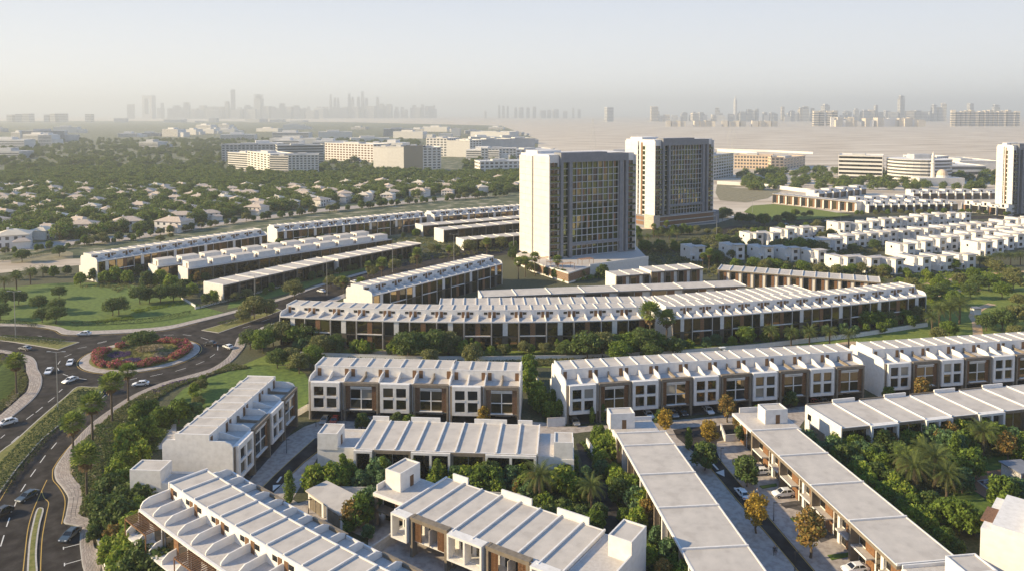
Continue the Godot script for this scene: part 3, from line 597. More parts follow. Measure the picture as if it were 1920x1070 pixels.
func fan_palm(seed_: int, h: float) -> Node3D:
	var r := RandomNumberGenerator.new(); r.seed = seed_
	var o := Node3D.new()
	var t := MB.new(); var l := MB.new(); var s_ := MB.new(); l.coloured = true; s_.coloured = true
	t.tube(Vector3(0, -0.1, 0), Vector3(0, 0.9, 0), 0.3, 0.19, 9, false)
	t.tube(Vector3(0, 0.9, 0), Vector3(0, h, 0), 0.19, 0.14, 9)
	part(o, "trunk", t.mesh(M.bark))
	for i in 48:
		var old := i >= 38
		var a := TAU * i * 0.382 + r.randf() * 0.3
		var e := (lerpf(1.4, -0.45, i / 38.0) if not old else r.randf_range(-1.35, -0.75))
		var dir := Vector3(cos(a), 0, sin(a))
		var d := (dir * cos(e) + Vector3.UP * sin(e)).normalized()
		var base := Vector3(0, h - (0.1 if not old else r.randf_range(0.1, 0.7)), 0)
		var L := r.randf_range(0.85, 1.25) * (0.7 if old else 1.0)
		var hub := base + d * L
		var side := d.cross(Vector3.UP).normalized()
		var nrm := side.cross(d)
		var mb := s_ if old else l
		var c := Color(0.20, 0.135, 0.065) if old else (Color(0.13, 0.19, 0.035) if r.randf() < 0.5 else Color(0.24, 0.29, 0.06))
		var k := r.randf_range(0.75, 1.2)
		mb.col = Color(c.r * k, c.g * k, c.b * k)
		mb.tri(base - side * 0.03, hub, base + side * 0.03)
		var rad := r.randf_range(1.0, 1.3) * (0.75 if old else 1.0)
		for j in 9:
			var t0 := lerpf(-1.9, 1.9, j / 9.0); var t1 := lerpf(-1.9, 1.9, (j + 0.75) / 9.0)
			var fold := nrm * 0.1 * (1 if j % 2 == 0 else -1) - Vector3(0, 0.22, 0) * absf(t0) * 0.5
			mb.tri(hub, hub + (d * cos(t0) + side * sin(t0)) * rad + fold, hub + (d * cos(t1) + side * sin(t1)) * rad + fold)
	part(o, "crown", l.mesh(M.leaf)); part(o, "dry_skirt", s_.mesh(M.leaf))
	return o

func bush(seed_: int, w: float, h: float, n: int, leaf: float, cols: Array, blooms: Array = [], bn := 0) -> Node3D:
	var r := RandomNumberGenerator.new(); r.seed = seed_
	var o := Node3D.new()
	var l := MB.new()
	for i in 7:
		var a := TAU * i / 7.0
		var q := 0.3 * w if i > 0 else 0.0
		leaves(l, r, Vector3(cos(a) * q, h * r.randf_range(0.4, 0.6), sin(a) * q), Vector3(w * 0.28, h * 0.42, w * 0.28), n / 7, leaf, cols)
	part(o, "foliage", l.mesh(M.leaf))
	if bn > 0:
		var b := MB.new()
		for i in 7:
			var a := TAU * i / 7.0
			var q := 0.3 * w if i > 0 else 0.0
			leaves(b, r, Vector3(cos(a) * q, h * r.randf_range(0.5, 0.66), sin(a) * q), Vector3(w * 0.29, h * 0.42, w * 0.29), bn / 7, leaf, blooms)
		part(o, "blossom", b.mesh(M.petal))
	return o

func keep(kind: String, called: String, o: Node3D) -> void:
	o.set_meta("kind_name", called)
	if not PL.has(kind): PL[kind] = []
	PL[kind].append(o)

var GREENS := {
	"light": [Color(0.19, 0.26, 0.03), Color(0.23, 0.28, 0.04), Color(0.14, 0.22, 0.03), Color(0.27, 0.30, 0.05)],
	"mid": [Color(0.135, 0.195, 0.03), Color(0.165, 0.225, 0.036), Color(0.105, 0.16, 0.026)],
	"dark": [Color(0.075, 0.12, 0.03), Color(0.10, 0.145, 0.037), Color(0.125, 0.16, 0.047)],
	"blue": [Color(0.10, 0.175, 0.068), Color(0.13, 0.205, 0.088), Color(0.085, 0.145, 0.056)],
	"olive": [Color(0.17, 0.18, 0.06), Color(0.205, 0.21, 0.072), Color(0.13, 0.15, 0.048), Color(0.235, 0.225, 0.088)],
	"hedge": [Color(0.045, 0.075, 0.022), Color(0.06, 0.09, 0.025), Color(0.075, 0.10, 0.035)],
	"yellow": [Color(0.36, 0.24, 0.03), Color(0.42, 0.28, 0.05), Color(0.26, 0.19, 0.03)],
	"orange": [Color(0.28, 0.165, 0.045), Color(0.33, 0.21, 0.06), Color(0.21, 0.155, 0.045), Color(0.20, 0.185, 0.055)],
}

func make_plants() -> void:
	var names := {"light": "leafy_tree", "mid": "garden_tree", "dark": "dense_tree", "blue": "bushy_tree"}
	for k in ["light", "mid", "dark", "blue"]:
		for i in 3:
			keep(k, names[k], broad_tree(100 + i * 7 + hash(k) % 50, 5.0, 0.8, 4.2, 15, 120, 0.5, GREENS[k], 0.9))
	for k in ["yellow", "orange"]:
		for i in 2:
			keep(k, "autumn_tree", broad_tree(200 + i * 5 + hash(k) % 50, 5.5, 1.5, 3.4, 12, 110, 0.36, GREENS[k], 0.95))
	for i in 3: keep("olive", "park_tree", broad_tree(300 + i, 6.0, 1.7, 6.4, 15, 190, 0.45, GREENS.olive, 0.6))
	for i in 2: keep("park_dark", "park_tree", broad_tree(320 + i, 6.0, 1.8, 7.0, 14, 180, 0.45, GREENS.dark, 0.55))
	for i in 2: keep("park_mid", "park_tree", broad_tree(330 + i, 6.0, 1.6, 6.0, 14, 190, 0.45, GREENS.mid, 0.65))
	keep("umbrella", "umbrella_tree", broad_tree(340, 6.0, 3.2, 8.5, 20, 260, 0.4, GREENS.dark, 0.38))
	for i in 2: keep("column", "cypress_tree", column_tree(350 + i, 6.0, 1.9, 1600, 0.34, GREENS.mid))
	for i in 3: keep("date", "date_palm", date_palm(360 + i, 5.0, 3.4))
	for i in 3: keep("fan", "fan_palm", fan_palm(370 + i, 7.0))
	for i in 2: keep("shrub", "garden_shrub", bush(380 + i, 2.6, 1.8, 900, 0.3, GREENS.mid))
	for i in 2: keep("shrub_light", "garden_shrub", bush(385 + i, 2.6, 1.9, 900, 0.3, GREENS.light))
	for i in 2: keep("red", "flowering_bush", bush(390 + i, 2.9, 1.7, 700, 0.26, GREENS.mid, [Color(0.42, 0.08, 0.10), Color(0.55, 0.17, 0.19), Color(0.32, 0.045, 0.065), Color(0.5, 0.11, 0.14)], 950))
	for i in 3: keep("far", "neighbourhood_tree", broad_tree(400 + i, 8.0, 1.2, 8.5, 13, 80, 0.9, [GREENS.mid[0], GREENS.dark[2], GREENS.olive[0], GREENS.mid[2], GREENS.mid[1]], 0.8))
	keep("far_light", "neighbourhood_tree", broad_tree(410, 7.0, 1.2, 7.5, 12, 60, 0.9, [GREENS.light[2], GREENS.light[0], GREENS.olive[1]], 0.8))

var KINDS := {
	"light": ["light green leafy garden tree", "tree"], "mid": ["mid green bushy garden tree", "tree"], "dark": ["dark green dense garden tree", "tree"], "blue": ["blue green bushy garden tree", "tree"],
	"hedge": [Color(0.045, 0.075, 0.022), Color(0.06, 0.09, 0.025), Color(0.075, 0.10, 0.035)],
	"yellow": ["yellow autumn tree", "tree"], "orange": ["orange autumn tree", "tree"], "olive": ["olive green spreading tree", "tree"], "park_dark": ["dark spreading tree with bare stems", "tree"],
	"park_mid": ["green spreading tree", "tree"], "umbrella": ["dark umbrella-shaped tree", "tree"], "column": ["slim columnar green tree", "tree"], "date": ["date palm with arching fronds", "palm"], "fan": ["fan palm with tall bare trunk", "palm"],
	"shrub": ["low green shrub", "shrub"], "shrub_light": ["low light green shrub", "shrub"], "red": ["pinkish red flowering bush", "bush"], "far": ["dense green tree", "tree"], "far_light": ["light green round tree", "tree"],
}
var NOMINAL := {"light": 5.0, "mid": 5.0, "dark": 5.0, "blue": 5.0, "yellow": 5.5, "orange": 5.5, "olive": 6.0, "park_dark": 6.0, "park_mid": 6.0, "umbrella": 6.0, "column": 6.0, "date": 7.0, "fan": 7.5, "shrub": 1.8, "shrub_light": 1.9, "red": 1.7, "far": 8.0, "far_light": 7.0}

func plant(kind: String, at: Vector2, h: float, where: String, y := 0.1) -> void:
	var list: Array = PL[kind]
	var tries := 0
	while tries < 16:
		var free := true
		for f in feet:
			if at.distance_squared_to(f[0]) < 6400.0 and Geometry2D.is_point_in_polygon(at, f): free = false; break
		if free: break
		at.y += 1.0; tries += 1
	if tries == 16: return
	copy(list[rng.randi() % list.size()], "%s %s" % [KINDS[kind][0], where], KINDS[kind][1], "%ss %s" % [KINDS[kind][0], where], v3(at, y), rng.randf() * TAU, h / NOMINAL[kind])

func plants(kinds: Array, spots: Array, where: String) -> void:
	for s in spots:
		plant(kinds[rng.randi() % kinds.size()], Vector2(s.x, s.z), s.y * rng.randf_range(0.9, 1.12), where)

func along(kinds: Array, p: PackedVector2Array, n: int, jitter: float, h0: float, h1: float, where: String) -> void:
	var length := 0.0
	for i in p.size() - 1: length += p[i].distance_to(p[i + 1])
	for k in n:
		var want := length * (k + 0.5 + rng.randf_range(-0.35, 0.35)) / n
		for i in p.size() - 1:
			var d := p[i].distance_to(p[i + 1])
			if want <= d:
				var q := p[i].lerp(p[i + 1], want / d) + Vector2(rng.randf_range(-1, 1), rng.randf_range(-1, 1)) * jitter
				plant(kinds[rng.randi() % kinds.size()], q, rng.randf_range(h0, h1), where)
				break
			want -= d

func hedge(p: PackedVector2Array, w: float, h: float, cols: Array, label: String, leaf := 0.3, per_m2 := 34.0) -> void:
	# a clipped hedge: leaf faces over a long rounded body
	var r := RandomNumberGenerator.new(); r.seed = int(p[0].x * 13 + p[0].y * 7)
	var l := MB.new(); l.coloured = true
	var q := smooth_line(p, 4)
	var o := thing("hedge", label, "hedge", "clipped hedges", v3(p[0], 0.1))
	for i in q.size() - 1:
		var d := q[i].distance_to(q[i + 1])
		var n := int(d * (w + 2 * h) * per_m2 / 3.0)
		var nr := (q[i + 1] - q[i]).normalized().orthogonal()
		for j in n:
			var c := q[i].lerp(q[i + 1], r.randf())
			var s := r.randf_range(-1, 1)
			var y := h * (1.0 - pow(absf(s), 4) * 0.8) * (r.randf_range(0.82, 1.08) if r.randf() < 0.75 else r.randf())
			var pp := c + nr * s * w / 2 * r.randf_range(0.9, 1.05) - p[0]
			leaves(l, r, Vector3(pp.x, y, pp.y), Vector3.ONE * 0.12, 1, leaf, cols)
	part(o, "foliage", l.mesh(M.leaf))

func cover(called: String, poly: PackedVector2Array, n: int, mesh: Mesh, h0: float, h1: float, y := 0.1) -> void:
	# ground cover nobody could count
	var box := Rect2(poly[0], Vector2.ZERO)
	for p in poly: box = box.expand(p)
	var mm := MultiMesh.new()
	mm.transform_format = MultiMesh.TRANSFORM_3D
	mm.mesh = mesh
	var ts := []
	var tries := 0
	while ts.size() < n and tries < n * 12:
		tries += 1
		var p := box.position + Vector2(rng.randf(), rng.randf()) * box.size
		if Geometry2D.is_point_in_polygon(p, poly):
			ts.append(Transform3D(Basis(Vector3.UP, rng.randf() * TAU).scaled(Vector3.ONE * rng.randf_range(h0, h1)), v3(p, y)))
	mm.instance_count = ts.size()
	for i in ts.size(): mm.set_instance_transform(i, ts[i])
	var o := MultiMeshInstance3D.new()
	o.name = numbered(called)
	o.multimesh = mm
	add_child(o)
	o.set_meta("kind", "stuff")

func tuft(seed_: int, cols: Array, n := 26, leaf := 0.3) -> Mesh:
	var r := RandomNumberGenerator.new(); r.seed = seed_
	var l := MB.new()
	leaves(l, r, Vector3(0, 0.25, 0), Vector3(0.55, 0.3, 0.55), n, leaf, cols)
	return l.mesh(M.leaf)

# ---------- townhouse bays: every bay is 9 m wide, its facade at z = 0 facing +z ----------
const W := 9.0
var feet := []      # footprints, so that nothing is planted inside a house

func bays(a: Vector2, b: Vector2, n: int, mid = null) -> Array:
	var p := PackedVector2Array()
	for i in n + 1:
		var t := float(i) / n
		if mid == null: p.push_back(a.lerp(b, t))
		else:
			var m: Vector2 = mid
			var ctl := 2.0 * m - (a + b) / 2
			p.push_back(a.lerp(ctl, t).lerp(ctl.lerp(b, t), t))
	var out := []
	for i in n:
		var d := p[i + 1] - p[i]
		var s := d.length() / W
		d = d.normalized()
		var x := Vector3(d.x, 0, d.y)
		var back := Vector2(d.y, -d.x) * 16.0
		feet.append(PackedVector2Array([p[i], p[i + 1], p[i + 1] + back, p[i] + back]))
		out.append(Transform3D(Basis(x * s, Vector3.UP, Vector3(-d.y, 0, d.x)), v3(p[i])))
	return out

func win_grid(x0: float, x1: float, y0: float, y1: float, nx: int, ny: int, bar: float, z: float, depth: float) -> MB:
	# frame and bars round nx by ny panes
	var mb := MB.new()
	for i in nx + 1:
		var x := lerpf(x0, x1, float(i) / nx)
		mb.box(x - bar / 2, y0 - bar / 2, z, x + bar / 2, y1 + bar / 2, z + depth)
	for j in ny + 1:
		var y := lerpf(y0, y1, float(j) / ny)
		for i in nx:
			mb.box(lerpf(x0, x1, float(i) / nx) + bar / 2, y - bar / 2, z, lerpf(x0, x1, float(i + 1) / nx) - bar / 2, y + bar / 2, z + depth)
	return mb

func make_bays() -> void:
	var T := 9.9; var R := 12.4      # terrace and roof level
	K.body = MB.new().box(0.01, 2.9, -15.4, W - 0.01, T, 0).box(0.01, 0, -15.4, W - 0.01, 2.9, -5.5).mesh(M.white)
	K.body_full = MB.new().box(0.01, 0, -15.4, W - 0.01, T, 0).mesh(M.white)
	K.body_dark = MB.new().box(0.01, 0, -15.4, W - 0.01, T, 0).mesh(M.dark)
	K.carport_wall = MB.new().box(-0.2, 0, -5.45, 0.2, 2.88, -0.02).mesh(M.taupe)
	K.carport_floor = MB.new().box(0.25, 0.1, -5.4, W - 0.25, 0.16, 0.6).mesh(M.dark_paving)
	K.garage_door = MB.new().box(1.2, 0.16, -5.48, 2.4, 2.4, -5.4).mesh(M.wood_dark)
	# street side, white bay: a solid projecting box with four deep windows
	var fr := MB.new()
	var z1 := 0.95
	var xs := [0.55, 1.35, 3.9, 4.7, 7.25, 8.05]
	for i in [0, 2, 4]: fr.box(xs[i], 2.75, 0.0, xs[i + 1], 10.25, z1)
	for i in [1, 3]:
		for q in [[2.75, 3.6], [6.25, 6.75], [9.2, 10.25]]: fr.box(xs[i], q[0], 0.0, xs[i + 1], q[1], z1)
	fr.box(1.4, 6.2, z1, 3.85, 6.8, z1 + 0.06).box(4.75, 6.2, z1, 7.2, 6.8, z1 + 0.06)
	K.white_bay = fr.mesh(M.white)
	K.pane_tall = MB.new().box(-1.27, -1.24, 0, 1.27, 1.24, 0.03).mesh(M.glass)
	K.pane_tall_warm = MB.new().box(-1.27, -1.24, 0, 1.27, 1.24, 0.03).mesh(M.glass_warm)
	K.pane_tall_blind = MB.new().box(-1.27, -1.24, 0, 1.27, 1.24, 0.03).mesh(M.glass_pale)
	K.pane_big_blind = MB.new().box(-1.3, -1.28, 0, 1.3, 1.28, 0.03).mesh(M.glass_pale)
	K.pane_frame = win_grid(-1.24, 1.24, -1.2, 1.2, 1, 1, 0.07, 0.03, 0.05).mesh(M.dark)
	K.side_fin = MB.new().box(0.02, 0, -0.3, 0.42, 10.1, 0.3).mesh(M.taupe)
	# street side, brown bay: a taupe portal with timber cheeks and a big cross-barred window
	K.portal = MB.new().box(0.0, 0, -0.3, 0.5, 10.3, 0.75).box(8.5, 0, -0.3, 9.0, 10.3, 0.75).box(0.5, 9.55, -0.3, 8.5, 10.3, 0.75).box(0.5, 2.75, -0.2, 8.5, 3.15, 0.5).mesh(M.taupe)
	var wd := MB.new()
	for i in 6: wd.box(0.02 + i * 0.2, 3.15, 0.02, 0.16 + i * 0.2, 9.5, 0.2)
	K.timber = wd.mesh(M.wood)
	K.louvre = MB.new().box(1.75, 9.0, 0.1, 7.25, 9.3, 0.55).box(1.75, 8.55, 0.1, 7.25, 8.7, 0.35).mesh(M.white)
	K.cross = MB.new().box(4.38, 3.2, 0.1, 4.62, 8.55, 0.3).box(1.75, 5.85, 0.1, 4.38, 6.05, 0.28).box(4.62, 5.85, 0.1, 7.25, 6.05, 0.28).box(1.6, 3.15, 0.05, 7.4, 3.35, 0.7).mesh(M.white)
	K.pane_big = MB.new().box(-1.3, -1.28, 0, 1.3, 1.28, 0.03).mesh(M.glass)
	K.pane_big_warm = MB.new().box(-1.3, -1.28, 0, 1.3, 1.28, 0.03).mesh(M.glass_warm)
	# terraces
	K.floor = MB.new().box(0.0, T + 0.002, -5.2, W, T + 0.05, -0.02).mesh(M.tile)
	K.floor_back = MB.new().box(0.0, T + 0.002, -15.35, W, T + 0.05, -12.4).mesh(M.tile)
	K.curb_white = MB.new().box(0.0, T + 0.05, -0.3, W, T + 0.4, 0.0).mesh(M.white)
	K.curb_taupe = MB.new().box(0.0, T + 0.05, -0.3, W, T + 0.44, 0.0).mesh(M.taupe)
	K.divider = MB.new().profile(PackedVector2Array([Vector2(-5.2, T), Vector2(-5.2, T + 1.55), Vector2(-1.7, T + 1.4), Vector2(-0.6, T + 0.95), Vector2(-0.1, T + 0.42), Vector2(-0.1, T)]), -0.14, 0.14).mesh(M.white)
	K.divider_curve = MB.new().profile(PackedVector2Array([Vector2(-5.2, T), Vector2(-5.2, T + 1.5), Vector2(-4.2, T + 1.4), Vector2(-2.9, T + 1.05), Vector2(-1.6, T + 0.6), Vector2(-0.1, T + 0.42), Vector2(-0.1, T)]), -0.14, 0.14).mesh(M.white)
	K.divider_low = MB.new().profile(PackedVector2Array([Vector2(-5.2, T), Vector2(-5.2, T + 1.5), Vector2(-4.7, T + 1.5), Vector2(-4.5, T + 0.75), Vector2(-0.1, T + 0.6), Vector2(-0.1, T)]), -0.16, 0.16).mesh(M.taupe)
	K.divider_back = MB.new().profile(PackedVector2Array([Vector2(-12.4, T), Vector2(-12.4, T + 1.5), Vector2(-14.6, T + 1.35), Vector2(-15.4, T + 0.6), Vector2(-15.4, T)]), -0.14, 0.14).mesh(M.white)
	K.penthouse = MB.new().box(0.0, T, -12.4, W, R, -5.2).mesh(M.white)
	K.roof_panel = MB.new().box(0.13, R, -12.15, W / 2 - 0.13, R + 0.06, -5.45).mesh(M.roof)
	K.upstand = MB.new().box(-0.13, R, -12.18, 0.13, R + 0.36, -5.42).mesh(M.white)
	K.roof_edge = MB.new().box(0, R, -5.42, W, R + 0.2, -5.18).mesh(M.white)
	K.door = MB.new().box(-0.5, T + 0.05, -5.2, 0.5, T + 2.1, -5.12).mesh(M.wood_dark)
	K.door_back = MB.new().box(-0.5, T + 0.05, -12.48, 0.5, T + 2.1, -12.4).mesh(M.wood_dark)
	K.small_window = MB.new().box(-0.6, T + 1.1, -5.2, 0.6, T + 1.95, -5.14).mesh(M.glass)
	# garden side: slab edge, columns, two glazed storeys
	K.slab_edge = MB.new().box(0, T - 0.28, 0.0, W, T + 0.1, 0.4).mesh(M.white)
	K.column = MB.new().box(-0.22, 0, 0.1, 0.22, T - 0.29, 0.38).mesh(M.taupe)
	K.column_white = MB.new().box(-0.07, 0, 0.38, 0.07, T - 0.29, 0.48).mesh(M.white)
	K.panel_white = MB.new().box(3.7, 5.2, 0.03, 5.3, T - 0.36, 0.14).mesh(M.white)
	K.panel_wood = MB.new().box(3.7, 0.4, 0.03, 5.3, T - 0.36, 0.16).mesh(M.wood)
	K.rail = MB.new().box(0.3, 5.0, 0.1, W - 0.3, 5.3, 0.5).mesh(M.white)
	K.garden_pane = MB.new().box(-1.5, -2.15, 0, 1.5, 2.15, 0.05).mesh(M.glass)
	K.garden_pane_warm = MB.new().box(-1.5, -2.15, 0, 1.5, 2.15, 0.05).mesh(M.glass_warm)
	K.divider_garden = MB.new().profile(PackedVector2Array([Vector2(-5.2, T), Vector2(-5.2, T + 1.5), Vector2(-1.5, T + 1.4), Vector2(-0.35, T + 0.7), Vector2(-0.15, T + 0.4), Vector2(-0.15, T)]), -0.12, 0.12).mesh(M.white)
	K.divider_slope = MB.new().profile(PackedVector2Array([Vector2(-5.2, T), Vector2(-5.2, T + 1.15), Vector2(-3.9, T + 1.0), Vector2(-2.2, T + 0.6), Vector2(-0.3, T + 0.35), Vector2(-0.1, T)]), -0.12, 0.12).mesh(M.white)
	K.body_back = MB.new().box(0.01, 2.9, -17.6, W - 0.01, T, -15.41).mesh(M.white)
	K.floor_street = MB.new().box(0.0, T + 0.002, -17.4, W, T + 0.05, -12.4).mesh(M.tile)
	K.divider_street = MB.new().profile(PackedVector2Array([Vector2(-12.4, T), Vector2(-12.4, T + 1.5), Vector2(-16.2, T + 1.4), Vector2(-17.4, T + 0.75), Vector2(-17.4, T)]), -0.13, 0.13).mesh(M.white)
	K.curb_street = MB.new().box(0.0, T + 0.05, -17.6, W, T + 0.5, -17.3).mesh(M.white)
	K.curb_street_taupe = MB.new().box(0.0, T + 0.05, -17.9, W, T + 0.6, -17.3).mesh(M.taupe)
	K.balcony = MB.new().profile(PackedVector2Array([Vector2(0, 6.1), Vector2(0, 7.9), Vector2(1.5, 7.7), Vector2(2.6, 6.9), Vector2(2.6, 6.1)]), -0.12, 0.12).mesh(M.white)
	K.balcony_floor = MB.new().box(0, 5.9, 0.0, W, 6.2, 2.7).mesh(M.white)
	var pg := MB.new()
	for i in 15: pg.box(0.3 + i * 0.56, 9.35, 0.3, 0.42 + i * 0.56, 9.5, 2.9)
	pg.box(0.2, 9.15, 0.3, 8.4, 9.35, 0.45).box(0.2, 9.15, 2.75, 8.4, 9.35, 2.9).box(0.2, 6.2, 2.75, 0.35, 9.15, 2.9).box(8.25, 6.2, 2.75, 8.4, 9.15, 2.9)
	K.pergola = pg.mesh(M.wood)
	var wedge := PackedVector2Array([Vector2(0.12, -5.25), Vector2(-0.3, -5.25), Vector2(-0.5, -15.3), Vector2(0.12, -15.3)])
	var wedge_top := PackedVector2Array([Vector2(0.12, -5.25), Vector2(-0.3, -5.25), Vector2(-0.45, -12.3), Vector2(0.12, -12.3)])
	K.party_wall = MB.new().prism(wedge, 0, T + 0.07).prism(wedge_top, T + 0.07, R + 0.1).mesh(M.white)
	K.end_wall = MB.new().profile(PackedVector2Array([Vector2(0.0, 0), Vector2(0.0, T + 0.4), Vector2(-0.5, T + 1.1), Vector2(-1.6, T + 1.5), Vector2(-5.1, T + 1.6), Vector2(-5.1, R + 0.4), Vector2(-12.5, R + 0.4), Vector2(-12.5, T + 1.6), Vector2(-14.5, T + 1.5), Vector2(-15.4, T + 0.6), Vector2(-15.4, 6.4), Vector2(-17.0, 6.2), Vector2(-17.0, 0)]), -0.3, 0.0).mesh(M.white)

func row_root(label: String, a: Vector2) -> Node3D:
	return thing("townhouse_row", label, "building", "rows of white townhouses", v3(a))

func tower_top(o: Node3D, t: Transform3D, first: bool, last: bool, back: bool, doors := true) -> void:
	# penthouse floor, roof panels and terraces of one bay
	part(o, "penthouse", K.penthouse, t)
	part(o, "roof_edge", K.roof_edge, t); part(o, "roof_edge", K.roof_edge, t * Transform3D(Basis(), Vector3(0, 0, -7.0)))
	part(o, "roof_panel", K.roof_panel, t); part(o, "roof_panel", K.roof_panel, t * Transform3D(Basis(), Vector3(W / 2, 0, 0)))
	part(o, "roof_upstand", K.upstand, t); part(o, "roof_upstand", K.upstand, t * Transform3D(Basis(), Vector3(W / 2, 0, 0)))
	if last: part(o, "roof_upstand", K.upstand, t * Transform3D(Basis(), Vector3(W - 0.13, 0, 0)))
	part(o, "terrace_floor", K.floor, t)
	if doors:
		part(o, "terrace_door", K.door, t * Transform3D(Basis(), Vector3(0.95, 0, 0)))
		part(o, "terrace_door", K.door, t * Transform3D(Basis(), Vector3(W - 0.75, 0, 0)))
	if back:
		part(o, "rear_terrace", K.floor_back, t)
		part(o, "terrace_divider", K.divider_back, t); part(o, "terrace_divider", K.divider_back, t * Transform3D(Basis(), Vector3(W / 2, 0, 0)))
	if first: part(o, "end_wall", K.end_wall, t)
	if last: part(o, "end_wall", K.end_wall, t * Transform3D(Basis(), Vector3(W + 0.3, 0, 0)))

func street_row(label: String, a: Vector2, b: Vector2, n: int, brown_first := false, back := false, ends := true) -> Node3D:
	var o := row_root(label, a)
	var i := 0
	for g in bays(a, b, n):
		var t := Transform3D(Basis(), -v3(a)) * (g as Transform3D)
		part(o, "house_body", K.body, t)
		part(o, "carport_wall", K.carport_wall, t)
		part(o, "carport_floor", K.carport_floor, t)
		part(o, "carport_door", K.garage_door, t); part(o, "carport_door", K.garage_door, t * Transform3D(Basis(), Vector3(5.4, 0, 0)))
		if (i % 2 == 1) != brown_first:
			var p := part(o, "portal_frame", K.portal, t)
			part(o, "timber_panel", K.timber, t * Transform3D(Basis(), Vector3(0.52, 0, 0)))
			part(o, "timber_panel", K.timber, t * Transform3D(Basis(), Vector3(7.28, 0, 0)))
			part(p, "louvre_beam", K.louvre); part(p, "window_bars", K.cross)
			for x in [3.06, 5.94]:
				for y in [4.57, 7.33]:
					part(p, "window_pane", [K.pane_big, K.pane_big_warm, K.pane_big_warm, K.pane_big, K.pane_big_warm, K.pane_big, K.pane_big_blind][rng.randi() % 7], Transform3D(Basis(), Vector3(x, y, 0.06)))
			part(o, "terrace_parapet", K.curb_taupe, t)
			part(o, "terrace_divider", K.divider_low, t * Transform3D(Basis(), Vector3(W / 2, 0, 0)))
		else:
			var p := part(o, "window_bay", K.white_bay, t)
			part(o, "side_fin", K.side_fin, t); part(o, "side_fin", K.side_fin, t * Transform3D(Basis(), Vector3(8.18, 0, 0)))
			for x in [2.62, 5.98]:
				for y in [4.92, 7.98]:
					var w := part(p, "window_pane", [K.pane_tall, K.pane_tall_warm, K.pane_tall_warm, K.pane_tall, K.pane_tall_warm, K.pane_tall, K.pane_tall_blind][rng.randi() % 7], Transform3D(Basis(), Vector3(x, y, 0.55)))
			part(o, "terrace_parapet", K.curb_white, t)
			part(o, "terrace_divider", K.divider_curve, t * Transform3D(Basis(), Vector3(W / 2, 0, 0)))
		if i > 0: part(o, "terrace_divider", K.divider, t)
		tower_top(o, t, i == 0 and ends, i == n - 1 and ends, back)
		i += 1
	part(o, "carport_wall", K.carport_wall, Transform3D(Basis(), -v3(a)) * (bays(a, b, n)[n - 1] as Transform3D) * Transform3D(Basis(), Vector3(W, 0, 0)))
	return o

func garden_row(label: String, a: Vector2, b: Vector2, n: int, mid = null, opt := {}) -> Node3D:
	var o := row_root(label, a)
	var i := 0
	for g in bays(a, b, n, mid):
		var t := Transform3D(Basis(), -v3(a)) * (g as Transform3D)
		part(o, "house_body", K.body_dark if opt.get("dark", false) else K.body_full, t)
		part(o, "slab_edge", K.slab_edge, t)
		part(o, "column", K.column, t)
		part(o, "column", K.column_white, t)
		if not opt.get("plain", false):
			if i % 2 == 0: part(o, "wall_panel", K.panel_white, t)
			else:
				part(o, "timber_panel", K.panel_wood, t)
				part(o, "balcony_rail", K.rail, t)
		for x in [2.0, 7.0]:
			for y in [2.5, 7.2]:
				part(o, "window_pane", K.garden_pane_warm if rng.randf() < 0.6 else K.garden_pane, t * Transform3D(Basis(), Vector3(x, y, 0.02)))
		var dv: Mesh = K.divider_garden if opt.get("balcony", false) else K.divider_slope
		part(o, "terrace_divider", dv, t); part(o, "terrace_divider", dv, t * Transform3D(Basis(), Vector3(W / 2, 0, 0)))
		if opt.get("street_back", false):
			part(o, "rear_body", K.body_back, t); part(o, "rear_terrace", K.floor_street, t)
			part(o, "terrace_divider", K.divider_street, t); part(o, "terrace_divider", K.divider_street, t * Transform3D(Basis(), Vector3(W / 2, 0, 0)))
			part(o, "terrace_parapet", K.curb_street_taupe if i % 2 == 1 else K.curb_street, t)
		for x in [2.2, 6.9]: part(o, "terrace_window", K.small_window, t * Transform3D(Basis(), Vector3(x, 0, 0)))
		if opt.get("balcony", false):
			part(o, "balcony_floor", K.balcony_floor, t)
			part(o, "balcony_divider", K.balcony, t); part(o, "balcony_divider", K.balcony, t * Transform3D(Basis(), Vector3(W / 2, 0, 0)))
			if i % 2 == 0: part(o, "pergola", K.pergola, t)
			if i > 0: part(o, "party_wall", K.party_wall, t)
		tower_top(o, t, i == 0, i == n - 1, opt.get("back", false))
		i += 1
	return o

# ---------- two-storey rows ----------
func low_root(label: String, a: Vector2, b: Vector2) -> Node3D:
	# local x runs along the row, z = 0 is the facade facing +z
	var d := (b - a).normalized()
	var dn := Vector2(d.y, -d.x) * 15.0
	feet.append(PackedVector2Array([a, b, b + dn, a + dn]))
	return thing("villa_row", label, "building", "two-storey villa rows", v3(a), atan2(-d.y, d.x))

func blk(o: Node3D, called: String, m: Material, b: Array) -> MeshInstance3D:
	# boxes that touch become one part, boxes apart become parts of their own
	var n := b.size() / 6
	var of := range(n)
	for i in n:
		for j in i:
			var apart := false
			for k in 3:
				if b[i * 6 + k] > b[j * 6 + 3 + k] + 0.02 or b[j * 6 + k] > b[i * 6 + 3 + k] + 0.02: apart = true
			if not apart:
				var from: int = of[i]; var to: int = of[j]
				for q in n:
					if of[q] == from: of[q] = to
	var first: MeshInstance3D = null
	for g in n:
		var mb := MB.new()
		for i in n:
			if of[i] == g: mb.box(b[i * 6], b[i * 6 + 1], b[i * 6 + 2], b[i * 6 + 3], b[i * 6 + 4], b[i * 6 + 5])
		if mb.v.size() > 0:
			var q := part(o, called, mb.mesh(m))
			if first == null: first = q
	return first

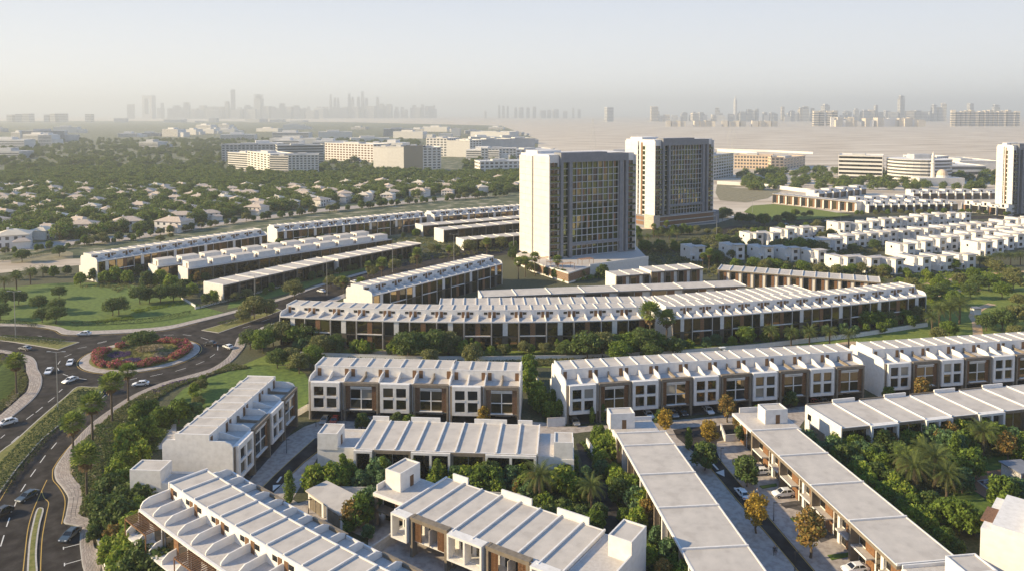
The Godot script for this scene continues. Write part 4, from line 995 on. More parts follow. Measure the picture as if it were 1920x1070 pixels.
func low_roof(o: Node3D, cuts: Array, depth: float, h: float, front_lip := 0.0) -> void:
	# flat roof in panels with raised seams between them
	for i in cuts.size() - 1:
		blk(o, "roof_panel", M.roof, [cuts[i] + 0.15, h, -depth + 0.25, cuts[i + 1] - 0.15, h + 0.06, -0.25 + front_lip])
	for i in cuts.size():
		blk(o, "roof_upstand", M.white, [cuts[i] - 0.15, h, -depth + 0.02, cuts[i] + 0.15, h + 0.38, -0.02 + front_lip])
	blk(o, "roof_edge", M.white, [cuts[0] + 0.15, h, -depth, cuts[cuts.size() - 1] - 0.15, h + 0.16, -depth + 0.25])
	blk(o, "roof_edge", M.white, [cuts[0] + 0.15, h, -0.25 + front_lip, cuts[cuts.size() - 1] - 0.15, h + 0.12, front_lip])

func stair_box(o: Node3D, x0: float, z0: float, x1: float, z1: float, h: float, deck: float, door_side: String) -> void:
	var s := blk(o, "stair_house", M.white, [x0, deck, z0, x1, h, z1])
	blk(s, "roof_panel", M.roof, [x0 + 0.3, h, z0 + 0.3, x1 - 0.3, h + 0.05, z1 - 0.3])
	blk(s, "roof_edge", M.white, [x0, h, z0, x0 + 0.25, h + 0.28, z1, x1 - 0.25, h, z0, x1, h + 0.28, z1, x0 + 0.25, h, z0, x1 - 0.25, h + 0.28, z0 + 0.25, x0 + 0.25, h, z1 - 0.25, x1 - 0.25, h + 0.28, z1])
	if door_side == "right": blk(s, "door", M.wood_dark, [x1, deck + 0.05, lerpf(z0, z1, 0.35), x1 + 0.08, deck + 2.15, lerpf(z0, z1, 0.35) + 1.0])
	elif door_side == "front": blk(s, "door", M.wood_dark, [lerpf(x0, x1, 0.55), deck + 0.05, z1, lerpf(x0, x1, 0.55) + 1.0, deck + 2.15, z1 + 0.08])

func box_frame(o: Node3D, x0: float, x1: float, y0: float, y1: float, z0: float, z1: float, t: float, m: Material, mullions := []) -> MeshInstance3D:
	var b := [x0, y0, z0, x0 + t, y1, z1, x1 - t, y0, z0, x1, y1, z1, x0 + t, y0, z0, x1 - t, y0 + t, z1, x0 + t, y1 - t, z0, x1 - t, y1, z1]
	for x in mullions: b += [x - t / 2, y0 + t, z0, x + t / 2, y1 - t, z1]
	return blk(o, "window_bay", m, b)

func near_rows() -> void:
	street_row("white townhouse row with four-window bays, short eight-panel roof behind the villa row", Vector2(-52.63, -196.84), Vector2(-16.07, -194.08), 4)
	street_row("short two-bay white townhouse block joined to the right of the eight-panel row", Vector2(-15.61, -193.50), Vector2(2.04, -192.54), 2)
	street_row("long white townhouse row of ten bays facing the cross street", Vector2(14.39, -193.69), Vector2(97.88, -209.58), 10, false, true)
	var f5a := Vector2(104.62, -210.95); var f5b := Vector2(149.09, -219.51)
	street_row("white townhouse row running out of the picture at right edge", f5a, f5a + (f5b - f5a).normalized() * 59.4, 7, false, true)
	street_row("white townhouse block with blank gable wall turned to the camera, beside the lawn", Vector2(-58.17, -157.12), Vector2(-55.32, -192.54), 4, false, true)
	# curved row at the bottom left with balconies and pergolas
	var f1 := garden_row("curved townhouse row with timber pergolas at the bottom left corner", Vector2(-65.75, -132.63), Vector2(-23.74, -98.67), 6, Vector2(-45.13, -115.19), {"balcony": true, "street_back": true})
	var e := thing("end_house", "white cube house joined to the curved row by a flat link roof", "building", "", Vector3(-69.6, 0, -148.6), deg_to_rad(-3))
	blk(e, "wall", M.white, [-6.3, 0, -4.6, 0.0, 9.0, 0.0])
	blk(e, "roof_panel", M.roof, [-6.0, 9.0, -4.3, -0.3, 9.05, -0.3])
	blk(e, "roof_edge", M.white, [-6.3, 9, -4.6, -6.05, 9.25, 0, -0.25, 9, -4.6, 0, 9.25, 0, -6.05, 9, -4.6, -0.25, 9.25, -4.35, -6.05, 9, -0.25, -0.25, 9.25, 0])
	blk(e, "link_wall", M.white, [0.01, 0, -4.4, 7.0, 6.6, -0.2])
	blk(e, "link_roof", M.roof, [0.3, 6.6, -4.2, 6.8, 6.66, -0.5])
	blk(e, "roof_edge", M.white, [0.05, 6.6, -4.4, 7.0, 7.0, -4.2])
	# garden villa row in the middle
	var a := Vector2(-34.00, -163.26); var b := Vector2(5.59, -160.39)
	var o := low_root("low white villa row with nine sloping-seamed roof panels and two stair houses", a, b)
	var cuts := []
	for i in 10: cuts.append(39.7 * i / 9.0)
	blk(o, "wall", M.white, [0, 0, -15.6, 39.7, 7.0, -0.6])
	low_roof(o, cuts, 15.6, 7.0)
	for q in [[0.0, 3.9], [9.2, 16.2], [24.3, 32.0], [34.6, 38.0]]: blk(o, "rear_parapet", M.white, [q[0], 7.05, -16.0, q[1], 8.1, -15.62])
	for q in [[-0.2, 3.9], [12.4, 21.0], [28.6, 39.5]]:
		var f := box_frame(o, q[0], q[1], 0.0, 6.9, -0.58, 0.5, 0.5, M.white, [(q[0] + q[1]) / 2] if q[1] - q[0] > 5 else [])
		blk(f, "window_pane", M.glass, [q[0] + 0.5, 0.4, -0.55, q[1] - 0.5, 6.3, -0.45])
	for q in [[4.2, 12.2], [21.2, 28.4]]:
		var g := blk(o, "portal_frame", M.taupe, [q[0], 6.3, -0.58, q[1], 6.9, 0.2, q[0], 0, -0.58, q[0] + 0.4, 6.3, 0.1, q[1] - 0.4, 0, -0.58, q[1], 6.3, 0.1])
		blk(g, "window_pane", M.glass_warm, [q[0] + 0.4, 0.2, -0.55, (q[0] + q[1]) / 2 - 0.06, 6.2, -0.45])
		blk(g, "window_pane", M.glass, [(q[0] + q[1]) / 2 + 0.06, 0.2, -0.55, q[1] - 0.4, 6.2, -0.45])
		blk(g, "mullion", M.metal, [(q[0] + q[1]) / 2 - 0.06, 0.2, -0.55, (q[0] + q[1]) / 2 + 0.06, 6.3, -0.4])
	blk(o, "wing", M.white, [-9.2, 0, -13.0, -0.16, 5.6, -2.6])
	blk(o, "wing_deck", M.tile, [-9.0, 5.6, -12.8, -0.2, 5.66, -2.9])
	blk(o, "wing_parapet", M.white, [-9.2, 5.6, -2.9, -0.2, 6.2, -2.6, -9.2, 5.6, -13.0, -0.2, 6.0, -12.75])
	stair_box(o, -9.1, -8.0, -4.6, -2.4, 9.0, 5.66, "right")
	blk(o, "wing", M.white, [39.86, 0, -13.0, 43.3, 6.3, -1.2, 43.3, 0, -13.0, 47.6, 5.6, -1.4])
	blk(o, "wing_deck", M.tile, [40.0, 6.3, -12.8, 43.2, 6.36, -1.4])
	stair_box(o, 43.3, -7.0, 47.4, -1.6, 9.0, 5.62, "none")
	blk(o, "wing_window", M.glass, [45.6, 2.0, -1.39, 47.0, 4.6, -1.3])
	# lower centre row with projecting boxes and slatted bays
	a = Vector2(-18.88, -135.60); b = Vector2(4.64, -120.01)
	o = low_root("low white row with slatted timber bays over open parking, at bottom centre", a, b)
	cuts = []
	for i in 9: cuts.append(-3.0 + 35.2 * i / 8.0)
	blk(o, "wall", M.white, [-3.0, 2.9, -15.4, 32.2, 7.0, -2.2, -3.0, 0, -15.4, 32.2, 2.9, -7.0])
	blk(o, "floor_slab", M.white, [-3.0, 2.75, -2.2, 32.2, 3.1, -0.1])
	low_roof(o, cuts, 15.4, 7.0)
	for q in [[-1.5, 2.2], [10.2, 17.0], [22.5, 29.0]]: blk(o, "rear_parapet", M.white, [q[0], 7.05, -15.8, q[1], 8.3, -15.42])
	for q in [[-3.0, 0.8], [10.0, 17.4], [27.0, 31.8]]:
		var f := box_frame(o, q[0], q[1], 2.6, 7.3, -0.8, 1.1, 0.38, M.white, [(q[0] + q[1]) / 2] if q[1] - q[0] > 5 else [])
		for i in 2: blk(f, "window_pane", M.glass, [lerpf(q[0], q[1], 0.1 + 0.45 * i), 3.2, -2.19, lerpf(q[0], q[1], 0.42 + 0.45 * i), 6.4, -2.1])
	for q in [[1.2, 9.6], [17.9, 26.5]]:
		var g := blk(o, "portal_frame", M.taupe, [q[0], 0.1, -0.8, q[0] + 0.55, 7.5, 0.6, q[1] - 0.55, 0.1, -0.8, q[1], 7.5, 0.6, q[0] + 0.55, 6.75, -0.8, q[1] - 0.55, 7.45, 0.6])
		for s in [q[0] + 0.7, q[1] - 2.3]:
			for i in 6: blk(g, "timber_slat", M.wood, [s + i * 0.28, 3.1, 0.0, s + 0.14 + i * 0.28, 6.75, 0.25])
		for i in 4: blk(g, "window_pane", M.glass_pale if i % 2 == 1 else M.glass, [q[0] + 2.2 + i * 1.1, 3.2, -2.19, q[0] + 3.0 + i * 1.1, 6.4, -2.1])
		blk(g, "balcony_divider", M.tile, [(q[0] + q[1]) / 2 - 0.06, 3.1, -2.1, (q[0] + q[1]) / 2 + 0.06, 6.0, 0.3])
	for x in [9.8, 17.6, 26.8]: blk(o, "carport_wall", M.taupe, [x - 0.2, 0.1, -7.0, x + 0.2, 2.75, -0.9])
	blk(o, "wing", M.white, [-11.9, 5.9, -13.2, -3.16, 6.5, -3.6, -11.6, 3.0, -13.0, -3.16, 5.9, -6.0, -11.6, 0, -13.0, -3.16, 2.9, -6.5])
	blk(o, "wing_floor", M.taupe, [-11.7, 2.9, -13.0, -3.16, 3.3, -3.8, -11.8, 0, -4.4, -11.2, 5.9, -3.8])
	blk(o, "timber_panel", M.wood, [-8.2, 3.3, -5.99, -4.6, 5.9, -5.85])
	blk(o, "window_pane", M.glass, [-11.2, 3.3, -5.99, -8.4, 5.8, -5.9, -11.2, 0.1, -6.49, -7.0, 2.8, -6.4])
	blk(o, "wing_deck", M.tile, [-11.6, 6.5, -13.0, -3.2, 6.56, -3.9])
	blk(o, "wing_parapet", M.white, [-11.9, 6.5, -9.5, -11.65, 7.7, -4.6])
	stair_box(o, -11.3, -12.4, -7.4, -6.5, 10.0, 6.56, "right")
	blk(o, "wing", M.white, [32.36, 0, -15.3, 40.0, 6.6, -1.5])
	blk(o, "wing_deck", M.tile, [32.6, 6.6, -15.0, 39.8, 6.66, -1.8])
	blk(o, "timber_panel", M.wood, [33.5, 3.0, -1.49, 38.5, 6.2, -1.4])
	stair_box(o, 35.8, -15.4, 40.02, -9.4, 10.0, 6.66, "none")
	blk(o, "wing_parapet", M.white, [39.7, 6.6, -9.38, 40.0, 8.0, -3.0])
	blk(o, "garden_wall", M.kerb, [-4.8, 0.1, -5.0, -4.5, 2.0, 6.5])
	# left strip
	a = Vector2(24.08, -171.32); b = Vector2(29.14, -118.86)
	o = low_root("long flat-roofed villa strip on the left of the autumn tree street", a, b)
	blk(o, "wall", M.white, [0, 0, -11.4, 66, 6.6, -1.0])
	blk(o, "roof_slab", M.white, [-0.1, 6.6, -11.6, 66, 7.0, 0.1])
	low_roof(o, [0.15, 6.8, 20.3, 33.4, 46.9, 60.0, 66.0], 11.6, 7.0, 0.1)
	for i in 13:
		var x := 0.3 + i * 5.0
		blk(o, "column", M.taupe if i % 3 != 1 else M.white, [x, 0, -1.0, x + 0.5, 6.6, 0.0])
		blk(o, "window_pane", M.glass_warm if i % 2 == 0 else M.glass, [x + 0.9, 0.2, -0.99, x + 3.0, 6.3, -0.9])
		blk(o, "timber_panel", M.wood, [x + 3.2, 0.2, -0.99, x + 4.6, 6.3, -0.85])
	blk(o, "wing", M.white, [-8.0, 0, -10.5, -0.12, 6.6, 0.0])
	blk(o, "wing_deck", M.tile, [-7.8, 6.6, -10.3, -0.2, 6.66, -0.2])
	blk(o, "wing_parapet", M.white, [-8.0, 6.6, -10.5, -7.75, 7.6, 0.0])
	stair_box(o, -7.2, -5.2, -3.5, 0.6, 10.0, 6.6, "right")
	blk(o, "window_pane", M.glass, [-8.06, 1.0, -3.0, -8.0, 4.0, -1.5])
	# right strip
	a = Vector2(55.44, -172.79); b = Vector2(62.39, -120.60)
	o = low_root("long flat-roofed villa strip with timber doors and parked white cars", a, b)
	blk(o, "wall", M.white, [0, 0, -11.0, 53.2, 6.6, -1.6])
	blk(o, "roof_slab", M.taupe, [0.0, 6.45, -11.2, 53.2, 7.0, 0.2])
	low_roof(o, [0.15, 13.3, 26.3, 39.5, 53.0], 11.1, 7.02, 0.1)
	var x0s := [0.0, 13.3, 26.3, 39.5]
	for i in 4:
		var x: float = x0s[i]
		var w := 13.0
		blk(o, "column", M.taupe, [x + 0.02, 0, -1.6, x + 0.6, 6.45, 0.1])
		blk(o, "window_pane", M.glass, [x + 0.9, 3.6, -1.59, x + 2.6, 6.2, -1.5, x + 0.9, 0.3, -1.59, x + 2.6, 2.9, -1.5])
		blk(o, "timber_panel", M.wood, [x + 2.8, 3.4, -1.59, x + 5.4, 6.3, -1.42])
		blk(o, "door", M.wood, [x + 2.9, 0.1, -1.59, x + 5.2, 3.0, -1.45])
		blk(blk(o, "canopy", M.tile, [x + 0.7, 3.05, -1.58, x + 5.4, 3.3, 0.0]), "edge", M.white, [x + 0.7, 3.03, 0.0, x + 5.4, 3.36, 0.12])
		blk(o, "stair_glazing", M.glass_warm, [x + 5.8, 0.2, -1.59, x + 7.4, 6.3, -1.5])
		blk(o, "wall_panel", M.white, [x + 7.6, 0.0, -1.58, x + 8.4, 6.4, -1.1])
		blk(o, "window_pane", M.glass, [x + 8.6, 3.6, -1.59, x + 9.8, 6.2, -1.5, x + 8.6, 0.3, -1.59, x + 9.8, 2.9, -1.5])
		blk(o, "timber_panel", M.wood, [x + 9.9, 3.4, -1.59, x + 12.3, 6.3, -1.42])
		blk(o, "door", M.wood, [x + 9.9, 0.1, -1.59, x + 12.2, 3.0, -1.45])
		blk(blk(o, "canopy", M.tile, [x + 8.5, 3.05, -1.58, x + 12.4, 3.3, -0.2]), "edge", M.white, [x + 8.5, 3.03, -0.2, x + 12.4, 3.34, -0.1])
	blk(o, "wing", M.white, [-11.3, 6.2, -12.2, -0.16, 6.8, -0.2, -10.8, 0, -12.0, -0.16, 6.2, -2.0])
	blk(o, "wing_deck", M.tile, [-11.1, 6.8, -12.0, -0.2, 6.86, -0.5])
	blk(o, "wing_parapet", M.white, [-11.3, 6.8, -12.2, -11.05, 8.1, -2.0])
	stair_box(o, -7.5, -10.6, -3.6, -5.0, 10.0, 6.86, "right")
	blk(o, "timber_panel", M.wood, [-10.0, 0.2, -1.99, -7.0, 6.0, -1.85])
	blk(o, "window_pane", M.glass, [-6.5, 0.2, -1.99, -1.0, 6.0, -1.9])
	blk(o, "wing", M.white, [53.4, 0, -12.0, 66.0, 6.8, -0.6])
	blk(o, "wing_deck", M.tile, [53.7, 6.8, -11.8, 65.8, 6.86, -0.9])
	blk(o, "wing_parapet", M.white, [53.4, 6.8, -12.0, 53.65, 7.4, -0.6])
	stair_box(o, 55.2, -12.02, 60.0, -6.8, 9.2, 6.86, "none")
	# right garden row
	a = Vector2(76.93, -174.29); b = Vector2(126.71, -185.84)
	o = low_root("flat-roofed villa row above the palm garden at right", a, b)
	cuts = []
	for i in 10: cuts.append(i * 7.55)
	blk(o, "wall", M.white, [0, 0, -14.0, 67.9, 7.0, -0.8])
	low_roof(o, cuts, 14.0, 7.0)
	blk(o, "end_wall", M.white, [-0.25, 0, -14.0, 0.0, 7.3, 0.0])
	for i in 4: blk(o, "rear_parapet", M.white, [7.6 + i * 15.1, 7.05, -14.4, 14.0 + i * 15.1, 8.0, -14.02])
	for i in 4: blk(o, "rear_parapet", M.taupe, [0.3 + i * 15.1, 7.0, -14.3, 7.4 + i * 15.1, 7.5, -14.02])
	blk(o, "window_pane", M.glass, [-0.33, 4.2, -12.8, -0.26, 5.6, -11.4])
	blk(o, "garage_gate", M.taupe, [-0.33, 0.2, -11.5, -0.26, 3.2, -6.0])
	for i in 9:
		var x := i * 7.55
		if i % 2 == 1:
			var f := box_frame(o, x - 0.2, x + 7.3, 0.0, 7.1, -0.78, 0.7, 0.55, M.white, [x + 3.5])
			blk(f, "window_pane", M.glass, [x + 0.4, 0.3, -0.78, x + 3.2, 6.5, -0.7, x + 3.8, 0.3, -0.78, x + 6.7, 6.5, -0.7])
		else:
			blk(o, "window_pane", M.glass_warm, [x + 0.3, 0.2, -0.79, x + 3.5, 6.4, -0.7, x + 3.7, 0.2, -0.79, x + 7.0, 6.4, -0.7])
			blk(o, "portal_frame", M.taupe, [x + 0.1, 6.4, -0.79, x + 7.2, 6.98, 0.1])
	# corner house at the bottom right
	o = thing("corner_house", "blank white stepped house wall cut off at the bottom right corner", "building", "", v3(Vector2(80.50, -127.76)), deg_to_rad(-42))
	blk(o, "wall", M.white, [0, 0, -14, 30, 9.2, 0, 1.6, 9.2, -13.9, 30, 10.3, -0.02, 6.4, 10.3, -13.8, 30, 11.2, -0.04])
	blk(o, "roof_panel", M.roof, [6.8, 11.2, -13.4, 29.6, 11.26, -0.4])
	blk(o, "roof_upstand", M.white, [6.4, 11.2, -13.8, 6.7, 11.6, -0.1, 6.7, 11.2, -0.35, 30, 11.5, -0.06])
	blk(o, "pergola", M.wood, [-0.6, 9.0, -9.0, 2.3, 9.25, -3.0])
	# pair of hipped garage sheds beside the lower row
	o = thing("garage_shed", "pair of low pale garage sheds with slatted dark doors", "shed", "", v3(Vector2(-38.86, -152.12)))
	var po := v3(Vector2(-38.86, -152.12))
	var c := [v3(Vector2(-41.76, -151.78), 3.4), v3(Vector2(-38.26, -155.25), 3.8), v3(Vector2(-33.06, -151.56), 3.4), v3(Vector2(-37.04, -147.06), 3.2), v3(Vector2(-27.00, -146.68), 3.4), v3(Vector2(-32.35, -142.46), 3.2)]
	for q in [[0, 1, 2, 3], [3, 2, 4, 5]]:
		var mb := MB.new()
		var p := []
		for k in q: p.append((c[k] as Vector3) - po)
		var up := Vector3(0, 0.25, 0)
		mb.quad(p[0] + up, p[1] + up, p[2] + up, p[3] + up); mb.quad(p[3], p[2], p[1], p[0])
		for k in 4: mb.quad(p[k], p[k] + up, p[(k + 1) % 4] + up, p[(k + 1) % 4])
		part(o, "roof", mb.mesh(M.roof))
		var wl := PackedVector2Array()
		var cen: Vector3 = (p[0] + p[1] + p[2] + p[3]) / 4
		for k in p: wl.push_back(Vector2(lerpf(cen.x, k.x, 0.86), lerpf(cen.z, k.z, 0.86)))
		part(o, "wall", MB.new().prism(wl, 0.1, 3.1).mesh(M.white))
		var da := wl[0].lerp(wl[3], 0.12); var db := wl[0].lerp(wl[3], 0.88)
		var ou := (da - Vector2(cen.x, cen.z)).normalized() * 0.12
		for k in 8:
			var s0 := da.lerp(db, (k + 0.08) / 8.0) + ou; var s1 := da.lerp(db, (k + 0.92) / 8.0) + ou
			part(o, "door_slat", MB.new().bar(v3(s0, 1.4), v3(s1, 1.4), 0.08, 2.5).mesh(M.taupe))
	# garden walls
	wall(PackedVector2Array([Vector2(-41.62, -156.47), Vector2(-28.71, -156.03), Vector2(-24.71, -155.36)]), 2.0, "pale garden wall behind the garage sheds"); wall(PackedVector2Array([Vector2(-5.83, -154.27), Vector2(2.95, -153.19)]), 2.0, "low garden wall behind the lower centre row")
	wall(PackedVector2Array([Vector2(18.23, -180.68), Vector2(21.62, -162.27), Vector2(23.94, -151.07), Vector2(24.80, -140.37)]), 1.9, "pale garden wall along the narrow lane"); wall(PackedVector2Array([Vector2(9.26, -191.99), Vector2(13.94, -192.66)]), 2.2, "short pale wall at the corner of ten-bay row")
	wall(PackedVector2Array([Vector2(53.14, -190.01), Vector2(52.28, -183.08), Vector2(58.12, -184.30)]), 1.6, "low wall round the corner planting bed on the street")
	wall(PackedVector2Array([Vector2(68.78, -185.54), Vector2(71.82, -176.62), Vector2(75.66, -173.83)]), 1.8, "garden wall beside the flat-roofed right row")
	wall(PackedVector2Array([Vector2(-69.92, -248.79), Vector2(-34.18, -244.42), Vector2(-9.99, -243.89), Vector2(22.89, -245.50), Vector2(49.76, -249.90)]), 1.5, "low pale wall along the park below the curved row")
	wall(PackedVector2Array([Vector2(49.54, -248.79), Vector2(83.92, -257.39), Vector2(122.16, -269.82), Vector2(156.61, -284.20)]), 1.5, "low pale wall along the park below the upper curved row")
	wall(PackedVector2Array([Vector2(-142.26, -327.30), Vector2(-136.37, -319.85), Vector2(-130.29, -312.73)]), 0.9, "short white curved wall by the lawn"); wall(PackedVector2Array([Vector2(9.87, -198.90), Vector2(8.35, -218.51), Vector2(7.69, -226.52)]), 1.6, "white wall of the passage beside the lawn")
	wall(PackedVector2Array([Vector2(-56.64, -198.19), Vector2(-54.99, -202.54), Vector2(-53.02, -203.29)]), 1.6, "short white wall at the corner of the lawn"); wall(PackedVector2Array([Vector2(97.19, -147.59), Vector2(101.00, -147.00), Vector2(106.95, -145.04)]), 2.0, "garden wall behind the bottom right corner house")
	wall(PackedVector2Array([Vector2(-81.15, -145.04), Vector2(-75.05, -135.98), Vector2(-70.36, -129.48)]), 1.0, "low white wall along the left pavement")
	wall(PackedVector2Array([Vector2(-129.09, -309.28), Vector2(-121.75, -321.68), Vector2(-106.98, -347.51), Vector2(-90.26, -380.33)]), 0.8, "low wall along the hedge of the dark villa row")
	# link court between block and street
	sheet("terrace_court", PackedVector2Array([Vector2(-95.78, -191.99), Vector2(-86.29, -193.68), Vector2(-80.37, -180.09), Vector2(-85.17, -178.05), Vector2(-92.33, -180.97)]), 0.15, M.tile)

func wall(p: PackedVector2Array, h: float, label: String) -> Node3D:
	if label == "": return null
	var o := thing("garden_wall", label, "wall", "garden walls", v3(p[0], 0.1))
	for i in p.size() - 1:
		var a := v3(p[i] - p[0], h / 2); var b := v3(p[i + 1] - p[0], h / 2)
		part(o, "wall_panel", MB.new().bar(a, b, 0.25, h).mesh(M.white))
		part(o, "coping", MB.new().bar(a + Vector3(0, h / 2 + 0.03, 0), b + Vector3(0, h / 2 + 0.03, 0), 0.33, 0.06).mesh(M.kerb))
	return o

# ---------- rows further back ----------
func simple_low(label: String, a: Vector2, b: Vector2, n: int, depth: float, h: float, front: String, per := 1) -> Node3D:
	var o := low_root(label, a, b)
	var L := a.distance_to(b)
	var w := L / n
	blk(o, "wall", M.white if front != "dark" else M.dark, [0, 0, -depth, L, h, -0.8])
	if front == "dark": blk(o, "end_wall", M.white, [-0.25, 0, -depth, 0, h + 0.2, 0.1])
	var cuts := []
	for i in n + 1: cuts.append(clampf(i * w, 0.15, L - 0.15))
	low_roof(o, cuts, depth, h)
	for i in n:
		var x := i * w
		blk(o, "column", M.white if front == "white" else M.taupe, [x, 0, -0.8, x + 0.4, h, 0.1])
		blk(o, "window_pane", M.glass_warm if (i + n) % 3 == 1 else M.glass, [x + 0.7, 0.3, -0.79, x + w * 0.5, h - 0.6, -0.7])
		if front == "brown": blk(o, "timber_panel", M.wood, [x + w * 0.52, 0.3, -0.79, x + w * 0.75, h - 0.6, -0.65])
		elif front == "white": blk(o, "wall_panel", M.white, [x + w * 0.72, 0.0, -0.79, x + w * 0.85, h, 0.1])
		else: blk(o, "window_pane", M.glass, [x + w * 0.55, 0.3, -0.79, x + w - 0.3, h - 0.6, -0.7])
	blk(o, "eaves", M.taupe if front != "white" else M.white, [0.1, h - 0.55, -0.7, L - 0.1, h - 0.05, 0.05])
	return o

func box_row(label: String, a: Vector2, b: Vector2, n: int, depth: float) -> Node3D:
	# dark two-storey row with one white roof house per dwelling
	var o := low_root(label, a, b)
	var L := a.distance_to(b); var w := L / n
	blk(o, "wall", M.dark, [0, 0, -depth, L, 6.3, 0])
	blk(o, "roof_deck", M.roof, [0.1, 6.3, -depth + 0.1, L - 0.1, 6.4, -0.1])
	blk(o, "roof_edge", M.white, [0, 6.3, -0.08, L, 6.75, 0.12, 0, 6.3, -depth, L, 6.7, -depth + 0.1])
	blk(o, "end_wall", M.white, [-0.25, 0, -depth, 0, 6.8, 0.1])
	for i in n:
		var x := i * w
		var s := blk(o, "roof_house", M.white, [x + w * 0.12, 6.4, -depth + 1.5, x + w * 0.9, 9.2, -2.8])
		blk(s, "roof_panel", M.roof, [x + w * 0.12 + 0.2, 9.2, -depth + 1.7, x + w * 0.9 - 0.2, 9.26, -3.0])
		blk(s, "door", M.wood_dark, [x + w * 0.12 - 0.07, 6.45, -5.2, x + w * 0.12, 8.5, -4.2])
		blk(o, "window_pane", M.glass_warm if i % 3 == 0 else M.glass, [x + 0.6, 0.5, 0.01, x + w * 0.45, 5.8, 0.08, x + w * 0.52, 0.5, 0.01, x + w - 0.6, 5.8, 0.08])
		blk(o, "column", M.taupe, [x, 0, 0.0, x + 0.35, 6.3, 0.5])
	return o

func middle_rows() -> void:
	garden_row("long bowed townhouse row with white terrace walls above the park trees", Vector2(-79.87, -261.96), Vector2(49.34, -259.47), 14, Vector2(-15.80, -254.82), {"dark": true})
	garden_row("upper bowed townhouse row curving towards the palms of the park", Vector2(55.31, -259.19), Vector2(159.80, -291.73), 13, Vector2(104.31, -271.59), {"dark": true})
	simple_low("villa row showing only its roof behind the long bowed row", Vector2(-27.0, -281.5), Vector2(56.5, -285.0), 18, 15.0, 7.6, "white")
	simple_low("villa row showing only its roof behind the upper bowed row", Vector2(56.8, -285.0), Vector2(123.5, -305.0), 15, 15.0, 7.6, "white")
	simple_low("flat-roofed row of eight wide panels below the near tower", Vector2(-11.65, -301.29), Vector2(99.72, -321.06), 8, 11.0, 7.0, "brown")
	simple_low("thirteen-panel brown villa row in front of the white houses", Vector2(96.64, -354.83), Vector2(159.83, -327.82), 13, 12.0, 7.0, "brown")
	simple_low("small flat-roofed villa block below the tower podium", Vector2(47.30, -340.18), Vector2(66.76, -347.06), 3, 11.0, 7.0, "brown")
	simple_low("two-panel villa block beside the tower podium wall", Vector2(63.87, -344.62), Vector2(89.69, -353.00), 4, 12.0, 8.0, "brown")
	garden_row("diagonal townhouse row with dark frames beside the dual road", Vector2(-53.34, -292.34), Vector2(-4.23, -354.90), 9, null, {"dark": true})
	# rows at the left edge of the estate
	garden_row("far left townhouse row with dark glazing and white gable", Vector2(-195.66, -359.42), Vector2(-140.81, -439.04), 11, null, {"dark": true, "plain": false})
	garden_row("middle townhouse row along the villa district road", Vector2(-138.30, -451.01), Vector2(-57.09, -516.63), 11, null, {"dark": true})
	garden_row("right townhouse row along the villa district road, behind the tower", Vector2(-51.67, -516.63), Vector2(10.46, -554.00), 7, null, {"dark": true})
	box_row("upper dark row with white roof boxes", Vector2(-169.08, -363.37), Vector2(-81.96, -453.60), 11, 11.0)
	box_row("lower dark row with white roof boxes", Vector2(-152.43, -358.36), Vector2(-69.35, -443.95), 10, 11.0)
	simple_low("dark-fronted flat villa row beside the curving hedge", Vector2(-122.21, -322.07), Vector2(-87.40, -377.57), 8, 13.0, 7.0, "dark")
	simple_low("dark-fronted flat villa row continuing towards the tower", Vector2(-86.13, -378.95), Vector2(-50.13, -425.82), 8, 12.0, 7.0, "dark")
	simple_low("pale flat row partly hidden by the tower, upper", Vector2(-56.89, -492.70), Vector2(10.07, -533.24), 7, 12.0, 7.0, "dark")
	simple_low("pale flat row partly hidden by the tower, middle", Vector2(-41.29, -468.15), Vector2(9.50, -502.68), 6, 12.0, 8.0, "dark")
	simple_low("pale flat row partly hidden by the tower, lower", Vector2(-27.28, -442.59), Vector2(8.74, -462.09), 5, 11.0, 6.0, "dark")

